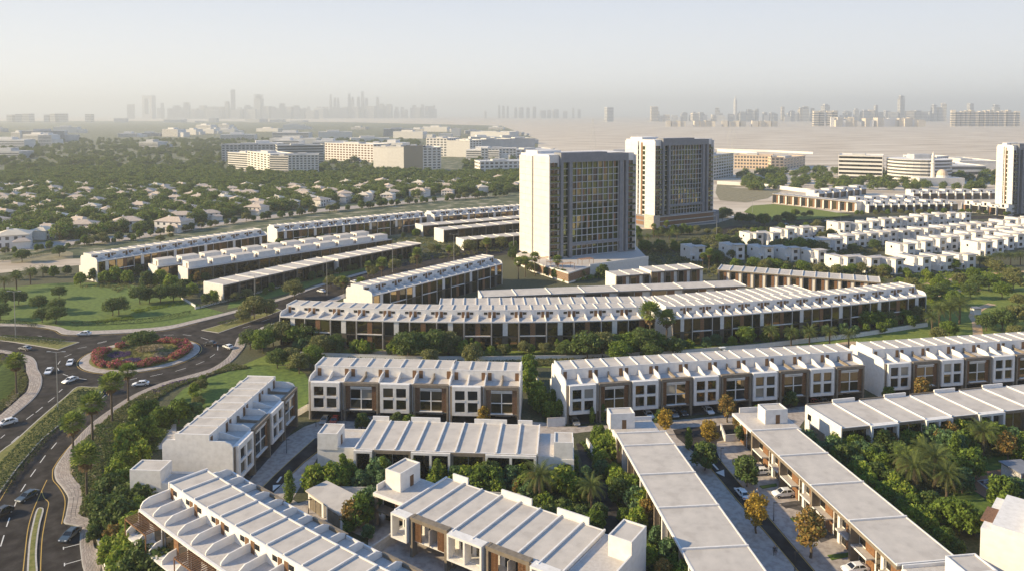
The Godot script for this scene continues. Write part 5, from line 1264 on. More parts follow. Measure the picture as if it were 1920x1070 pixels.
# ---------- apartment towers ----------
func tower(label: String, c: Vector2, angle: float, L: float, D: float, y0: float, h: float, cols: int, brown: bool) -> Node3D:
	var o := thing("apartment_tower", label, "tower", "apartment towers", v3(c), deg_to_rad(angle))
	var floors := int((h - 6.0 - y0) / 3.35)
	var fh := (h - 5.0 - y0) / floors
	blk(o, "core", M.white, [0.6, y0 - 0.2, -D + 0.1, L - 0.6, h - 1.0, -1.2])
	# blank side walls in two leaves with a shadow gap
	for f in floors + 1:
		var ya := y0 - 0.2 + f * fh; var yb := minf(ya + fh - 0.07, h - 1.5)
		blk(o, "side_panel", M.tower_stone if not brown else M.white, [0.0, ya, -D * 0.26, 0.59, yb, 0.3])
		blk(o, "side_panel", M.tower_stone if not brown else M.white, [0.0, ya, -D * 0.52, 0.59, yb, -D * 0.26 - 0.06])
		blk(o, "side_panel", M.tower_stone if not brown else M.white, [-0.3, ya, -D * 0.78, 0.59, minf(yb, h - 2.2), -D * 0.56])
		blk(o, "side_panel", M.tower_stone if not brown else M.white, [-0.3, ya, -D, 0.59, minf(yb, h - 2.2), -D * 0.78 - 0.06])
	blk(o, "side_wall", M.white, [L - 0.59, y0 - 0.2, -D, L, h - 2.0, 0.3])
	if brown:
		for f in floors:
			var y := y0 + f * fh
			blk(o, "window_pane", M.glass, [-0.08, y + 0.6, -D * 0.56, 0.1, y + fh - 0.5, -D * 0.535])
		blk(o, "side_strip", M.wood, [-0.1, y0, -D * 0.46, -0.01, h - 3.0, -D * 0.40])
		for f in floors:
			var y := y0 + f * fh
			blk(o, "side_window", M.glass_green, [-0.1, y + 0.4, -D * 0.40, -0.02, y + fh - 0.5, -D * 0.32])
	var k := L / 57.6
	# grey crown, piers and base beam
	blk(o, "crown", M.grey_clad, [7.0 * k, h - 5.0, -6.0, 51.6 * k, h - 1.0, 0.9, 7.0 * k, h - 1.0, -6.0, 37.0 * k, h, 0.88])
	for q in [[7.0, 8.6], [12.4, 14.4], [45.7, 48.0], [50.0, 51.7]]: blk(o, "pier", M.grey_clad, [q[0] * k, y0, -1.2, q[1] * k, h - 5.0, 0.9])
	blk(o, "base_beam", M.grey_clad, [14.4 * k, y0 + fh * 1.6, -1.2, 45.7 * k, y0 + fh * 2.0, 0.7])
	# window grid
	var x0 := 14.4 * k; var x1 := 45.7 * k
	var grid := MB.new()
	var cw := (x1 - x0) / cols
	for i in cols + 1: grid.box(x0 + i * cw - 0.12, y0, -0.9, x0 + i * cw + 0.12, h - 5.0, -0.25)
	for f in floors + 1: grid.box(x0, y0 + f * fh - 0.16, -0.9, x1, y0 + f * fh + 0.16, -0.2)
	part(o, "window_grid", grid.mesh(M.pale_frame))
	var pane := MB.new().box(0.1, 0.12, 0, cw - 0.1, fh - 0.12, 0.06)
	var kinds := [M.glass_green, M.glass_green, M.glass, M.glass_green, M.glass_gold, M.glass]
	var meshes := []
	for m in kinds: meshes.append(pane.mesh(m))
	for f in floors:
		for i in cols:
			part(o, "window_pane", meshes[rng.randi() % meshes.size()], Transform3D(Basis(), Vector3(x0 + i * cw, y0 + f * fh, -1.0)))
			if f > 1 and rng.randf() < 0.08: blk(o, "timber_panel", M.wood, [x0 + i * cw + 0.2, y0 + f * fh + 0.16, -0.9, x0 + i * cw + cw * 0.45, y0 + f * fh + fh - 0.16, -0.5])
	# balcony stacks at both ends and slim window strips beside the piers
	var bs := MB.new().box(0.0, -0.18, -1.2, 6.2 * k, 0.16, 0.4).mesh(M.grey_clad)
	var br := MB.new().box(0.0, 0.16, 0.3, 6.2 * k, 1.1, 0.36).mesh(M.glass_green)
	var bd := MB.new().box(0.5, 0.2, -1.19, 2.4 * k, fh - 0.4, -1.1).mesh(M.glass)
	var bw := MB.new().box(2.5 * k, 0.2, -1.19, 3.3 * k, fh - 0.3, -1.05).mesh(M.wood)
	var ss := MB.new().box(0.05, 0.25, -1.0, 3.7 * k, fh - 0.2, -0.9).mesh(M.glass_green)
	for f in floors:
		for x in [0.6, L - 6.8 * k]:
			var b := part(o, "balcony", bs, Transform3D(Basis(), Vector3(x, y0 + f * fh + 0.2, 0)))
			part(b, "railing", br); part(b, "door", bd); part(b, "door", bd, Transform3D(Basis(), Vector3(3.0 * k, 0, 0))); part(b, "timber_panel", bw)
		part(o, "window_pane", ss, Transform3D(Basis(), Vector3(8.65 * k, y0 + f * fh, 0)))
	blk(o, "roof_plant", M.white, [2.0, h - 1.0, -D + 3, L * 0.3, h + 0.5, -D * 0.5])
	return o

func towers() -> void:
	mat("pale_frame", lin(0.42, 0.43, 0.45), 0.6)
	tower("nearer apartment tower with grey crown and long window grid", Vector2(19.46, -390.77), 29, 56, 30, 5.0, 59.5, 9, false)
	# podium of the nearer tower
	var c := Vector2(19.46, -390.77)
	var poly := PackedVector2Array([Vector2(2.84, -405.72), Vector2(9.73, -385.09), Vector2(27.04, -356.56), Vector2(38.66, -372.24), Vector2(71.24, -393.67), Vector2(70.83, -435.70), Vector2(12.82, -435.70)])
	var o := thing("tower_podium", "brown banded podium terrace at the foot of the nearer tower", "podium", "", v3(poly[2]))
	var loc := PackedVector2Array()
	for p in poly: loc.push_back(p - poly[2])
	part(o, "wall", MB.new().prism(loc, 0.05, 4.4).mesh(M.white))
	part(o, "deck", MB.new().prism(loc, 4.4, 4.7).mesh(M.tile))
	for i in [1, 2]:
		var p := loc[i]; var q := loc[i + 1] if i == 1 else loc[i].lerp(loc[i + 1], 1.0)
		var nrm := (q - p).normalized().orthogonal()
		if nrm.dot(-c + poly[2] + p) < 0: nrm = -nrm
		for k in 7: part(o, "timber_slat", MB.new().bar(v3(p + nrm * 0.12, 1.2 + k * 0.5), v3(q + nrm * 0.12, 1.2 + k * 0.5), 0.12, 0.38).mesh(M.wood))
		part(o, "coping", MB.new().bar(v3(p, 4.95), v3(q, 4.95), 0.4, 0.5).mesh(M.white))
	part(o, "parapet", MB.new().bar(v3(loc[3], 5.2), v3(loc[4], 5.2), 0.3, 1.6).mesh(M.white))
	for s in [Vector2(21.46, -372.89), Vector2(26.84, -367.71), Vector2(37.29, -379.57), Vector2(16.09, -382.31)]:
		var pg := thing("pergola", "timber pergola on the tower podium terrace", "pergola", "podium pergolas", v3(s, 4.7), 0.5)
		var r := MB.new()
		for k in 8: r.box(-3.5 + k, 2.6, -2, -3.3 + k, 2.75, 2)
		part(pg, "roof_slats", r.mesh(M.wood))
		for x in [-3.4, 3.4]:
			for z in [-1.9, 1.8]: blk(pg, "post", M.wood, [x, 0, z, x + 0.15, 2.6, z + 0.15])
	tower("farther apartment tower with white side and timber strip", Vector2(98.58, -524.01), 33, 58, 30, 9.0, 62.5, 11, true)
	o = thing("tower_podium", "brown banded parking podium under the farther tower", "podium", "", v3(Vector2(98.48, -524.97)), deg_to_rad(33))
	blk(o, "wall", M.grey_clad, [-1, 0.05, -36, 64, 8.9, 1.0])
	for k in 2: blk(o, "timber_band", M.wood, [5, 2.0 + k * 3.4, 1.01, 58, 4.4 + k * 3.4, 1.15])
	for k in 3: blk(o, "ledge", M.white, [4.5, 1.5 + k * 3.3, 1.02, 60, 1.8 + k * 3.3, 1.3])
	blk(o, "corner_block", M.terracotta, [-1.4, 0.05, -8, 4.4, 9.6, 1.3])
	blk(o, "side_band", M.wood, [-1.12, 2.0, -30, -1.01, 4.4, -9, -1.12, 5.4, -30, -1.01, 7.8, -9])
	tower("apartment tower cut off by the right edge of the picture", Vector2(390.96, -595.42), 24, 50, 13, 1.0, 56.0, 9, true)

# ---------- white houses ----------
func white_houses() -> void:
	var protos := []
	for k in 3:
		var o := Node3D.new()
		var d: float = [0.0, 1.0, -0.6][k]
		var y := 7.0 + d * 0.4
		blk(o, "wall", M.white, [-8.0, 0, -3.6, 3.0, y, 3.6])
		blk(o, "front_block", M.white, [3.01, 0, -3.8, 6.4, 7.9 + d * 0.3, 1.6])
		blk(o, "roof_slab", M.tile, [1.6, 7.9 + d * 0.3, -4.3, 7.3, 8.2 + d * 0.3, 2.2])
		blk(o, "roof_panel", M.roof, [-7.7, y, -3.3, 1.5, y + 0.08, 3.3])
		blk(o, "roof_edge", M.white, [-8.0, y, 3.32, 3.0, y + 0.45, 3.6, -8.0, y, -3.6, -7.72, y + 0.45, 3.32])
		blk(o, "window", M.glass, [6.4, 4.9, -2.1, 6.5, 6.7, 0.1])
		blk(o, "window", M.glass, [6.4, 1.2, -2.1, 6.5, 3.0, 0.1])
		blk(o, "porch", M.white, [3.01, 0, 1.62, 5.2, 3.4, 4.0])
		blk(o, "window", M.glass, [5.2, 1.0, 2.2, 5.28, 2.6, 3.5])
		blk(o, "side_window", M.glass, [-4.0, 4.6, 3.61, -2.8, 5.8, 3.68])
		o.set_meta("kind_name", "white_house")
		protos.append(o)
	var lines := [
		["front line by the brown row", PackedVector2Array([Vector2(99.99, -416.82), Vector2(122.23, -419.92), Vector2(137.12, -416.82), Vector2(150.06, -413.77), Vector2(161.07, -406.33), Vector2(168.67, -388.18), Vector2(179.71, -385.53), Vector2(190.06, -382.92), Vector2(205.84, -386.85), Vector2(218.73, -389.52), Vector2(232.59, -393.59)])],
		["second line near the road bend", PackedVector2Array([Vector2(146.60, -462.84), Vector2(156.34, -460.96), Vector2(170.23, -476.47), Vector2(182.19, -482.55), Vector2(192.60, -486.69), Vector2(218.35, -506.24)])],
		["middle line by the big tree", PackedVector2Array([Vector2(175.51, -436.11), Vector2(185.37, -442.93), Vector2(197.10, -453.58), Vector2(206.55, -459.09), Vector2(215.68, -462.84), Vector2(224.63, -466.66)])],
		["upper line along the road", PackedVector2Array([Vector2(229.04, -503.99), Vector2(240.33, -513.11), Vector2(252.77, -522.56), Vector2(262.85, -527.41), Vector2(271.85, -529.87), Vector2(281.88, -534.86), Vector2(292.72, -542.53), Vector2(302.13, -545.13), Vector2(313.12, -550.41), Vector2(327.44, -555.80)])],
		["fifth line from the front", PackedVector2Array([Vector2(231.72, -472.49), Vector2(240.66, -474.47), Vector2(249.01, -476.47), Vector2(259.18, -480.51), Vector2(267.37, -482.55), Vector2(277.65, -488.79), Vector2(286.60, -493.04), Vector2(297.00, -499.55), Vector2(306.32, -503.99), Vector2(316.17, -508.51)])],
		["line ending at right palms", PackedVector2Array([Vector2(217.99, -424.65), Vector2(233.02, -434.43), Vector2(245.61, -442.93), Vector2(256.41, -449.97), Vector2(267.89, -457.24), Vector2(279.73, -464.74), Vector2(292.63, -472.49), Vector2(306.30, -480.51), Vector2(320.44, -488.79), Vector2(331.19, -495.19)])],
		["line above the right palms", PackedVector2Array([Vector2(263.52, -429.48), Vector2(276.38, -439.49), Vector2(289.22, -449.97), Vector2(299.93, -457.24), Vector2(310.67, -464.74), Vector2(323.42, -472.49)])],
		["right edge below the tower", PackedVector2Array([Vector2(336.10, -520.16), Vector2(351.45, -527.41), Vector2(365.90, -532.36)])],
	]
	for l in lines:
		for p in l[1]:
			copy(protos[rng.randi() % 3], "small white house with grey roof slab, " + l[0], "house", "small white houses, " + l[0], v3(p, 0.06), deg_to_rad(-72 + rng.randf_range(-3, 3)), 0.98)
	# terraces beyond the lawn
	simple_low("white terrace with brown pergola front along the far lawn", Vector2(232.90, -679.27), Vector2(278.10, -614.22), 11, 12.0, 8.0, "brown")
	step_terrace("stepped white terrace behind the pergola terrace", Vector2(281.58, -697.73), Vector2(350.04, -748.56), 7)
	step_terrace("long white terrace with shaded loggias beside the far lawn", Vector2(286.69, -610.56), Vector2(365.71, -621.66), 12)
	step_terrace("white terrace behind the shaded loggias", Vector2(292.44, -640.18), Vector2(354.11, -656.80), 8)
	step_terrace("rear white terrace below the mosque", Vector2(370.69, -702.35), Vector2(451.76, -707.25), 10)
	step_terrace("white block with brown framed windows near the right tower", Vector2(366.76, -620.55), Vector2(383.60, -591.51), 5)

func step_terrace(label: String, a: Vector2, b: Vector2, n: int) -> Node3D:
	# terrace whose houses step up and back, with dark loggias in between
	var o := low_root(label, a, b)
	var L := a.distance_to(b); var w := L / n
	blk(o, "wall", M.white, [0, 0, -13.0, L, 6.2, -1.5])
	for i in n:
		var x := i * w
		var h := 9.0 if i % 2 == 0 else 7.6
		var s := blk(o, "house", M.white, [x + 0.02, 6.2, -13.0, x + w - 0.02, h, -4.5 + (i % 2) * 1.2])
		blk(s, "roof_panel", M.roof, [x + 0.3, h, -12.7, x + w - 0.3, h + 0.06, -4.8 + (i % 2) * 1.2])
		blk(s, "door", M.glass, [x + w * 0.3, 6.3, -4.49 + (i % 2) * 1.2, x + w * 0.55, 8.4 if h > 8.5 else 7.3, -4.4 + (i % 2) * 1.2])
		blk(o, "fin_wall", M.white, [x - 0.15, 0, -1.5, x + 0.15, 7.0, 0.3])
		blk(o, "loggia_glazing", M.glass, [x + 0.4, 0.3, -1.49, x + w - 0.4, 5.6, -1.4])
		if i % 3 == 0: blk(o, "timber_panel", M.wood, [x + 0.5, 0.3, -1.39, x + w * 0.35, 5.6, -1.25])
	return o

# ---------- offices, villas and skyline ----------
func office(label: String, a: Vector2, b: Vector2, depth: float, h: float, floors: int, n: int, m: Material, style := "grid", glass: Material = null) -> Node3D:
	var d := (b - a).normalized()
	var o := thing("office_building", label, "building", "mid-distance blocks", v3(a), atan2(-d.y, d.x))
	var L := a.distance_to(b)
	blk(o, "wall", m, [0, 0, -depth, L, h, 0])
	blk(o, "parapet", m, [-0.3, h, -depth - 0.3, L + 0.3, h + 1.0, -depth, -0.3, h, 0, L + 0.3, h + 1.0, 0.3, -0.3, h, -depth, 0, h + 1.0, 0, L, h, -depth, L + 0.3, h + 1.0, 0])
	blk(o, "roof_plant", M.far_grey, [L * 0.3, h, -depth * 0.7, L * 0.6, h + 2.6, -depth * 0.3])
	var g: Material = glass if glass else M.far_window
	var mb := MB.new()
	var fh := h / floors
	for f in floors:
		var y := f * fh
		if style == "bands":
			mb.box(0.6, y + fh * 0.35, 0.0, L - 0.6, y + fh * 0.85, 0.12)
			mb.box(-0.12, y + fh * 0.35, -depth + 0.6, 0.0, y + fh * 0.85, -0.6)
			mb.box(L, y + fh * 0.35, -depth + 0.6, L + 0.12, y + fh * 0.85, -0.6)
		elif style == "grid":
			for i in n:
				mb.box(L * (i + 0.2) / n, y + fh * 0.3, 0.0, L * (i + 0.8) / n, y + fh * 0.82, 0.12)
			var nd := maxi(2, int(n * depth / L))
			for i in nd:
				mb.box(-0.12, y + fh * 0.3, -depth * (i + 0.8) / nd, 0.0, y + fh * 0.82, -depth * (i + 0.2) / nd)
				mb.box(L, y + fh * 0.3, -depth * (i + 0.8) / nd, L + 0.12, y + fh * 0.82, -depth * (i + 0.2) / nd)
	if mb.v.size() > 0:
		part(o, "windows", mb.mesh(g)).set_meta("kind", "stuff")
	return o

func far_buildings() -> void:
	# hospital-like group at left
	office("cream apartment block, front right of the stepped left group", Vector2(-279.05, -957.12), Vector2(-243.02, -965.20), 26, 26.9, 9, 8, M.cream)
	office("cream apartment block with stacked balconies in the stepped left group", Vector2(-304.96, -965.20), Vector2(-278.38, -957.12), 24, 25.5, 9, 5, M.cream, "bands")
	office("cream apartment block at the left of the stepped group", Vector2(-359.77, -1044.52), Vector2(-303.61, -965.20), 30, 27.6, 9, 7, M.cream)
	office("pale apartment block at the far left of the stepped group", Vector2(-397.55, -1073.92), Vector2(-358.31, -1044.52), 30, 24.4, 8, 6, M.white, "bands")
	office("grey office slab behind the stepped group", Vector2(-478.02, -1263.48), Vector2(-389.87, -1277.56), 40, 27.3, 7, 14, M.far_grey)
	office("grey green office slab behind the stepped group, right", Vector2(-365.50, -1197.45), Vector2(-299.13, -1223.02), 40, 28.6, 7, 12, M.far_grey, "bands")
	office("long white balcony building with brown recesses", Vector2(-317.71, -1306.69), Vector2(-222.24, -1236.22), 40, 28.8, 7, 16, M.white, "grid", M.glass_brown)
	office("pale green blind wall of the hotel group", Vector2(-189.62, -1054.14), Vector2(-168.23, -1044.52), 30, 33.0, 9, 3, M.cream, "none")
	office("pale green corner of the hotel group", Vector2(-168.23, -1044.52), Vector2(-145.06, -1035.07), 30, 33.5, 9, 4, M.cream, "none")
	office("dark glass office in the hotel group", Vector2(-145.06, -1035.07), Vector2(-119.08, -1035.07), 30, 34.6, 9, 3, M.glass_pale, "none")
	office("cream right wing of the hotel group", Vector2(-119.08, -1035.07), Vector2(-95.40, -1044.52), 36, 32.7, 9, 4, M.cream)
	office("white balcony tower at the left of the long hotel", Vector2(-157.25, -1419.98), Vector2(-117.23, -1402.61), 50, 33.2, 7, 6, M.white)
	office("beige long hotel wall", Vector2(-117.23, -1402.61), Vector2(-74.32, -1385.66), 50, 29.3, 7, 3, M.cream, "none")
	office("white balcony part of the long hotel", Vector2(-74.32, -1385.66), Vector2(-53.73, -1402.61), 50, 30.2, 7, 4, M.white)
	office("grey wing of the long hotel", Vector2(-56.49, -1474.76), Vector2(-1.05, -1513.68), 50, 28.1, 6, 6, M.far_grey, "none")
	office("grey right end of the long hotel", Vector2(-1.05, -1513.68), Vector2(48.07, -1533.92), 50, 28.8, 6, 5, M.far_grey, "none")
	office("white apartment block left of the near tower, upper", Vector2(-49.30, -1263.48), Vector2(8.80, -1263.48), 30, 21.1, 5, 10, M.white)
	office("white apartment block left of the near tower, lower", Vector2(-39.38, -973.42), Vector2(20.72, -990.27), 30, 17.8, 4, 10, M.white)
	office("white frame office to the right behind the near tower", Vector2(8.80, -1263.48), Vector2(74.65, -1306.69), 40, 18.7, 4, 9, M.white)
	office("stacked pale blocks on the hill behind the hotels", Vector2(-203.92, -2617.58), Vector2(-174.78, -2617.58), 60, 25.5, 3, 3, M.cream, "none")
	office("long white hall behind the hotels", Vector2(-138.37, -2617.58), Vector2(-5.34, -2559.32), 80, 16.0, 2, 10, M.white, "none")
	office("low cream hall beside the long white hall", Vector2(-217.90, -2302.97), Vector2(-179.45, -2302.97), 60, 16.0, 2, 4, M.cream, "none")
	# right-hand offices
	office("glass office block right of the farther tower", Vector2(241.60, -911.35), Vector2(280.72, -965.20), 40, 29.0, 8, 8, M.far_grey, "grid", M.glass_green)
	office("beige school building wing beside the glass office", Vector2(322.75, -1105.02), Vector2(368.81, -1084.09), 40, 19.0, 4, 12, M.beige)
	office("beige school building gable end", Vector2(365.36, -1073.92), Vector2(383.33, -1073.92), 30, 17.2, 4, 3, M.beige)
	office("beige school building right wing", Vector2(383.33, -1073.92), Vector2(442.21, -1149.39), 26, 15.4, 4, 7, M.beige)
	office("white and black banded office among trees", Vector2(396.67, -926.11), Vector2(439.66, -904.14), 40, 28.6, 6, 8, M.white, "bands", M.glass)
	office("white banded office beside the minaret", Vector2(499.43, -897.04), Vector2(521.35, -911.35), 40, 28.3, 7, 6, M.white)
	var rb := thing("round_office", "round-fronted white office with dark window bands", "building", "", v3(Vector2(478.78, -897.04)))
	var R := 34.0; var hh := 26.9
	part(rb, "wall", MB.new().prism(circle(Vector2.ZERO, R, 28), 0, hh).mesh(M.white))
	for f in 7: part(rb, "window_band", MB.new().prism(circle(Vector2.ZERO, R + 0.2, 28), hh * (f + 0.35) / 7.0, hh * (f + 0.85) / 7.0, true).mesh(M.far_window))
	part(rb, "roof_plant", MB.new().box(-10, hh, -8, 10, hh + 5, 8).mesh(M.far_grey))
	office("low white warehouse behind the mosque", Vector2(558.05, -973.42), Vector2(605.58, -973.42), 120, 12.2, 2, 6, M.white, "bands")
	office("long pale hall at the right behind the mosque", Vector2(636.34, -1084.09), Vector2(693.78, -1084.09), 90, 11.3, 1, 4, M.cream, "none")
	var mo := thing("mosque", "cream mosque with dome and single minaret", "mosque", "", v3(Vector2(475.36, -844.03)))
	var s := 1.0
	blk(mo, "hall", M.cream, [-26, 0, -14, 24, 8.5, 4])
	var dome := MB.new()
	for j in 6:
		var t0 := PI / 2 * j / 6; var t1 := PI / 2 * (j + 1) / 6
		for i in 16:
			var q0 := TAU * i / 16; var q1 := TAU * (i + 1) / 16
			var pt := func(t, q): return Vector3(4, 11, -5) + Vector3(cos(t) * cos(q), sin(t) * 1.1, cos(t) * sin(q)) * 6.0
			dome.quad(pt.call(t0, q0), pt.call(t1, q0), pt.call(t1, q1), pt.call(t0, q1))
	part(mo, "dome", dome.mesh(M.beige))
	part(mo, "drum", MB.new().tube(Vector3(4, 8.5, -5), Vector3(4, 11.1, -5), 6.2, 6.2, 16).mesh(M.cream))
	var mn := MB.new().tube(Vector3(-5, 0, -8), Vector3(-5, 24, -8), 2.2, 2.0, 10).tube(Vector3(-5, 24, -8), Vector3(-5, 25, -8), 3.0, 3.0, 10).tube(Vector3(-5, 25, -8), Vector3(-5, 32, -8), 1.6, 1.5, 10).tube(Vector3(-5, 32, -8), Vector3(-5, 37, -8), 1.8, 0.1, 10)
	part(mo, "minaret", mn.mesh(M.cream))
	# long boundary walls
	for w in [[PackedVector2Array([Vector2(231.36, -856.69), Vector2(268.19, -831.74), Vector2(293.38, -775.25), Vector2(321.47, -740.05)]), 4.0, "long white boundary wall beside the brown field"], [PackedVector2Array([Vector2(210.70, -1576.06), Vector2(430.59, -1598.00), Vector2(474.50, -1474.76)]), 5.0, "long white desert wall behind the towers"], [PackedVector2Array([Vector2(439.46, -1643.78), Vector2(528.94, -1576.06), Vector2(589.90, -1493.96)]), 4.0, "white desert embankment wall at right"]]:
		var o := thing("boundary_wall", w[2], "wall", "long boundary walls", v3(w[0][0]))
		for i in w[0].size() - 1:
			part(o, "wall_panel", MB.new().bar(v3(w[0][i] - w[0][0], w[1] / 2), v3(w[0][i + 1] - w[0][0], w[1] / 2), 0.6, w[1]).mesh(M.white))
	# low pale buildings in the haze at left
	var r := RandomNumberGenerator.new(); r.seed = 91
	for i in 46:
		var px := Vector2(r.randf_range(0, 1), r.randf_range(0, 1))
		var z := -lerpf(1250, 3800, pow(px.y, 1.3))
		var x := lerpf(-0.69, 0.02, px.x) * -z
		var w := r.randf_range(30, 110)
		var mm: Material = [M.cream, M.white, M.far_grey, M.white][r.randi() % 4]
		var h := r.randf_range(10, 30)
		var mb := MB.new().box(-w / 2, 0, -18, w / 2, h, 18).box(-w / 4, h, -10, w / 8, h + 5, 10)
		if r.randf() < 0.6: mb.box(w / 2, 0, -14, w * 0.8, h * 0.6, 14)
		var bo := thing("hazy_building", "low pale building in the haze beyond the trees", "building", "low buildings in the haze", Vector3(x, 0, z), r.randf_range(-0.4, 0.4))
		part(bo, "wall", mb.mesh(mm))
		var wb := MB.new()
		for f in int(h / 3.6): wb.box(-w / 2 + 1, f * 3.6 + 1.2, 18.0, w / 2 - 1, f * 3.6 + 2.6, 18.2)
		if mm != M.cream: part(bo, "window_bands", wb.mesh(M.far_window)).set_meta("kind", "stuff")

func villas() -> void:
	var r := RandomNumberGenerator.new(); r.seed = 5
	var protos := []
	for k in 4:
		var o := Node3D.new()
		var L := [8.5, 7.0, 9.5, 7.5][k] as float
		var D := [6.0, 6.0, 5.5, 6.5][k] as float
		var wall_m: Material = M.cream if k == 0 else M.white
		blk(o, "wall", wall_m, [-L, 0, -D, L, 6.2, D])
		blk(o, "wing", wall_m, [L * 0.2, 0, D, L * 1.15, 3.6, D + 4.5])
		var hip := func(x0: float, z0: float, x1: float, z1: float, y: float, up: float) -> MB:
			var mb := MB.new()
			x0 -= 0.7; z0 -= 0.7; x1 += 0.7; z1 += 0.7
			var q := minf(x1 - x0, z1 - z0) / 2
			var r0 := Vector3(x0 + q, y + up, (z0 + z1) / 2); var r1 := Vector3(x1 - q, y + up, (z0 + z1) / 2)
			if z1 - z0 > x1 - x0: r0 = Vector3((x0 + x1) / 2, y + up, z0 + q); r1 = Vector3((x0 + x1) / 2, y + up, z1 - q)
			var a := Vector3(x0, y, z0); var b := Vector3(x1, y, z0); var c := Vector3(x1, y, z1); var d := Vector3(x0, y, z1)
			if z1 - z0 > x1 - x0:
				mb.tri(a, r0, b); mb.quad(b, r0, r1, c); mb.tri(c, r1, d); mb.quad(d, r1, r0, a)
			else:
				mb.quad(a, r0, r1, b); mb.tri(b, r1, c); mb.quad(c, r1, r0, d); mb.tri(d, r0, a)
			mb.quad(a, b, c, d)
			return mb
		part(o, "roof", hip.call(-L, -D, L, D, 6.2, 2.4).mesh(M.terracotta if k != 1 else M.far_sand))
		part(o, "wing_roof", hip.call(L * 0.2, D, L * 1.15, D + 4.5, 3.6, 1.5).mesh(M.terracotta))
		blk(o, "chimney", wall_m, [-L * 0.4, 6.2, -1, -L * 0.4 + 1.0, 9.2, 0.2])
		for x in [-L * 0.7, -L * 0.25, L * 0.25, L * 0.7]:
			blk(o, "window", M.far_window, [x - 0.7, 4.0, D, x + 0.7, 5.5, D + 0.08])
			if x < L * 0.2: blk(o, "window", M.far_window, [x - 0.8, 0.4, D, x + 0.8, 2.6, D + 0.08])
		o.set_meta("kind_name", "villa")
		protos.append(o)
	# spots: rows of plots, thinned so that no two stand in one another
	var spots := []
	var zone := PackedVector2Array([Vector2(-318.56, -446.42), Vector2(-282.86, -470.53), Vector2(-249.63, -510.80), Vector2(-217.67, -578.42), Vector2(-177.13, -636.69), Vector2(-99.14, -716.80), Vector2(-51.65, -754.74), Vector2(11.91, -775.25), Vector2(17.17, -911.35), Vector2(-36.88, -911.35), Vector2(-119.26, -863.16), Vector2(-204.85, -819.79), Vector2(-299.30, -796.91), Vector2(-393.87, -796.91), Vector2(-490.96, -819.79), Vector2(-590.95, -831.74)])
	var tries := 0
	while spots.size() < 160 and tries < 9000:
		tries += 1
		var p := Vector2(r.randf_range(-560, 20), r.randf_range(-900, -440))
		if not Geometry2D.is_point_in_polygon(p, zone): continue
		var ok := true
		for s in spots:
			if s.distance_to(p) < 20.5: ok = false; break
		if ok: spots.append(p)
	# the two that stand out at the left edge
	copy(protos[1], "large white villa with arched ground floor at the left edge", "villa", "villas among trees", v3(Vector2(-298.97, -457.24)), deg_to_rad(25), 1.25)
	copy(protos[0], "cream villa with glazed porch behind the far left townhouses", "villa", "villas among trees", v3(Vector2(-262.64, -522.56)), deg_to_rad(20), 1.1)
	copy(protos[2], "long white villa with pool terrace near the district road", "villa", "villas among trees", v3(Vector2(-230.50, -520.16)), deg_to_rad(-15), 1.1)
	for p in spots:
		if p.distance_to(Vector2(-298.97, -457.24)) < 26 or p.distance_to(Vector2(-262.64, -522.56)) < 26 or p.distance_to(Vector2(-230.50, -520.16)) < 26: continue
		copy(protos[r.randi() % 4], "hip-roofed terracotta villa among the trees", "villa", "villas among trees", v3(p), r.randf_range(-0.5, 0.5) + (PI / 2 if r.randf() < 0.3 else 0.0), r.randf_range(0.75, 1.0))
	# trees between them: the nearest as single trees, the rest as one wood
	var near := []
	var rest := []
	tries = 0
	while tries < 10000:
		tries += 1
		var p := Vector2(r.randf_range(-640, 40), r.randf_range(-1150, -440))
		var inside := Geometry2D.is_point_in_polygon(p, zone)
		var wood := Geometry2D.is_point_in_polygon(p, PackedVector2Array([Vector2(-582.51, -819.79), Vector2(-490.96, -819.79), Vector2(-393.87, -796.91), Vector2(-299.30, -796.91), Vector2(-204.85, -819.79), Vector2(-119.26, -863.16), Vector2(-36.88, -911.35), Vector2(17.17, -911.35), Vector2(19.66, -1044.52), Vector2(-66.53, -973.42), Vector2(-184.54, -1025.79), Vector2(-243.04, -973.42), Vector2(-358.46, -973.42), Vector2(-421.71, -1084.09), Vector2(-535.07, -1084.09), Vector2(-624.86, -1044.52), Vector2(-691.12, -973.42)]))
		if not inside and not wood: continue
		var ok := true
		for s in spots:
			if s.distance_to(p) < (10.0 if inside else 9.0): ok = false; break
		if not ok: continue
		if inside and near.size() < 280 and p.y > -560 and r.randf() < 0.6: near.append(p)
		else: rest.append(p)
	for p in near:
		plant("far_light" if r.randf() < 0.2 else "far", p, r.randf_range(6.5, 11.0), "among the terracotta villas", 0.0)
	for k in 1700:
		# the hazy wood further out on the left
		var z := -lerpf(1000, 2300, r.randf()); var x := lerpf(-0.7, -0.12, r.randf()) * -z
		rest.append(Vector2(x, z))
	for k in 170:
		var z := -lerpf(850, 1300, r.randf()); var x := lerpf(-0.06, 0.03, r.randf()) * -z
		rest.append(Vector2(x, z))
	for k in 260:
		# park strip round the right-hand offices
		var z := -lerpf(780, 1050, r.randf()); var x := lerpf(0.30, 0.66, r.randf()) * -z
		rest.append(Vector2(x, z))
	var mm := MultiMesh.new()
	mm.transform_format = MultiMesh.TRANSFORM_3D
	var src: Node3D = PL.far[0]
	mm.mesh = (src.get_node("crown") as MeshInstance3D).mesh
	mm.instance_count = rest.size()
	for i in rest.size():
		mm.set_instance_transform(i, Transform3D(Basis(Vector3.UP, r.randf() * TAU).scaled(Vector3(1, 0.85, 1) * r.randf_range(0.7, 1.5)), v3(rest[i], -0.6)))
	var o := MultiMeshInstance3D.new()
	o.name = "distant_wood"; o.multimesh = mm
	add_child(o)
	o.set_meta("kind", "stuff")

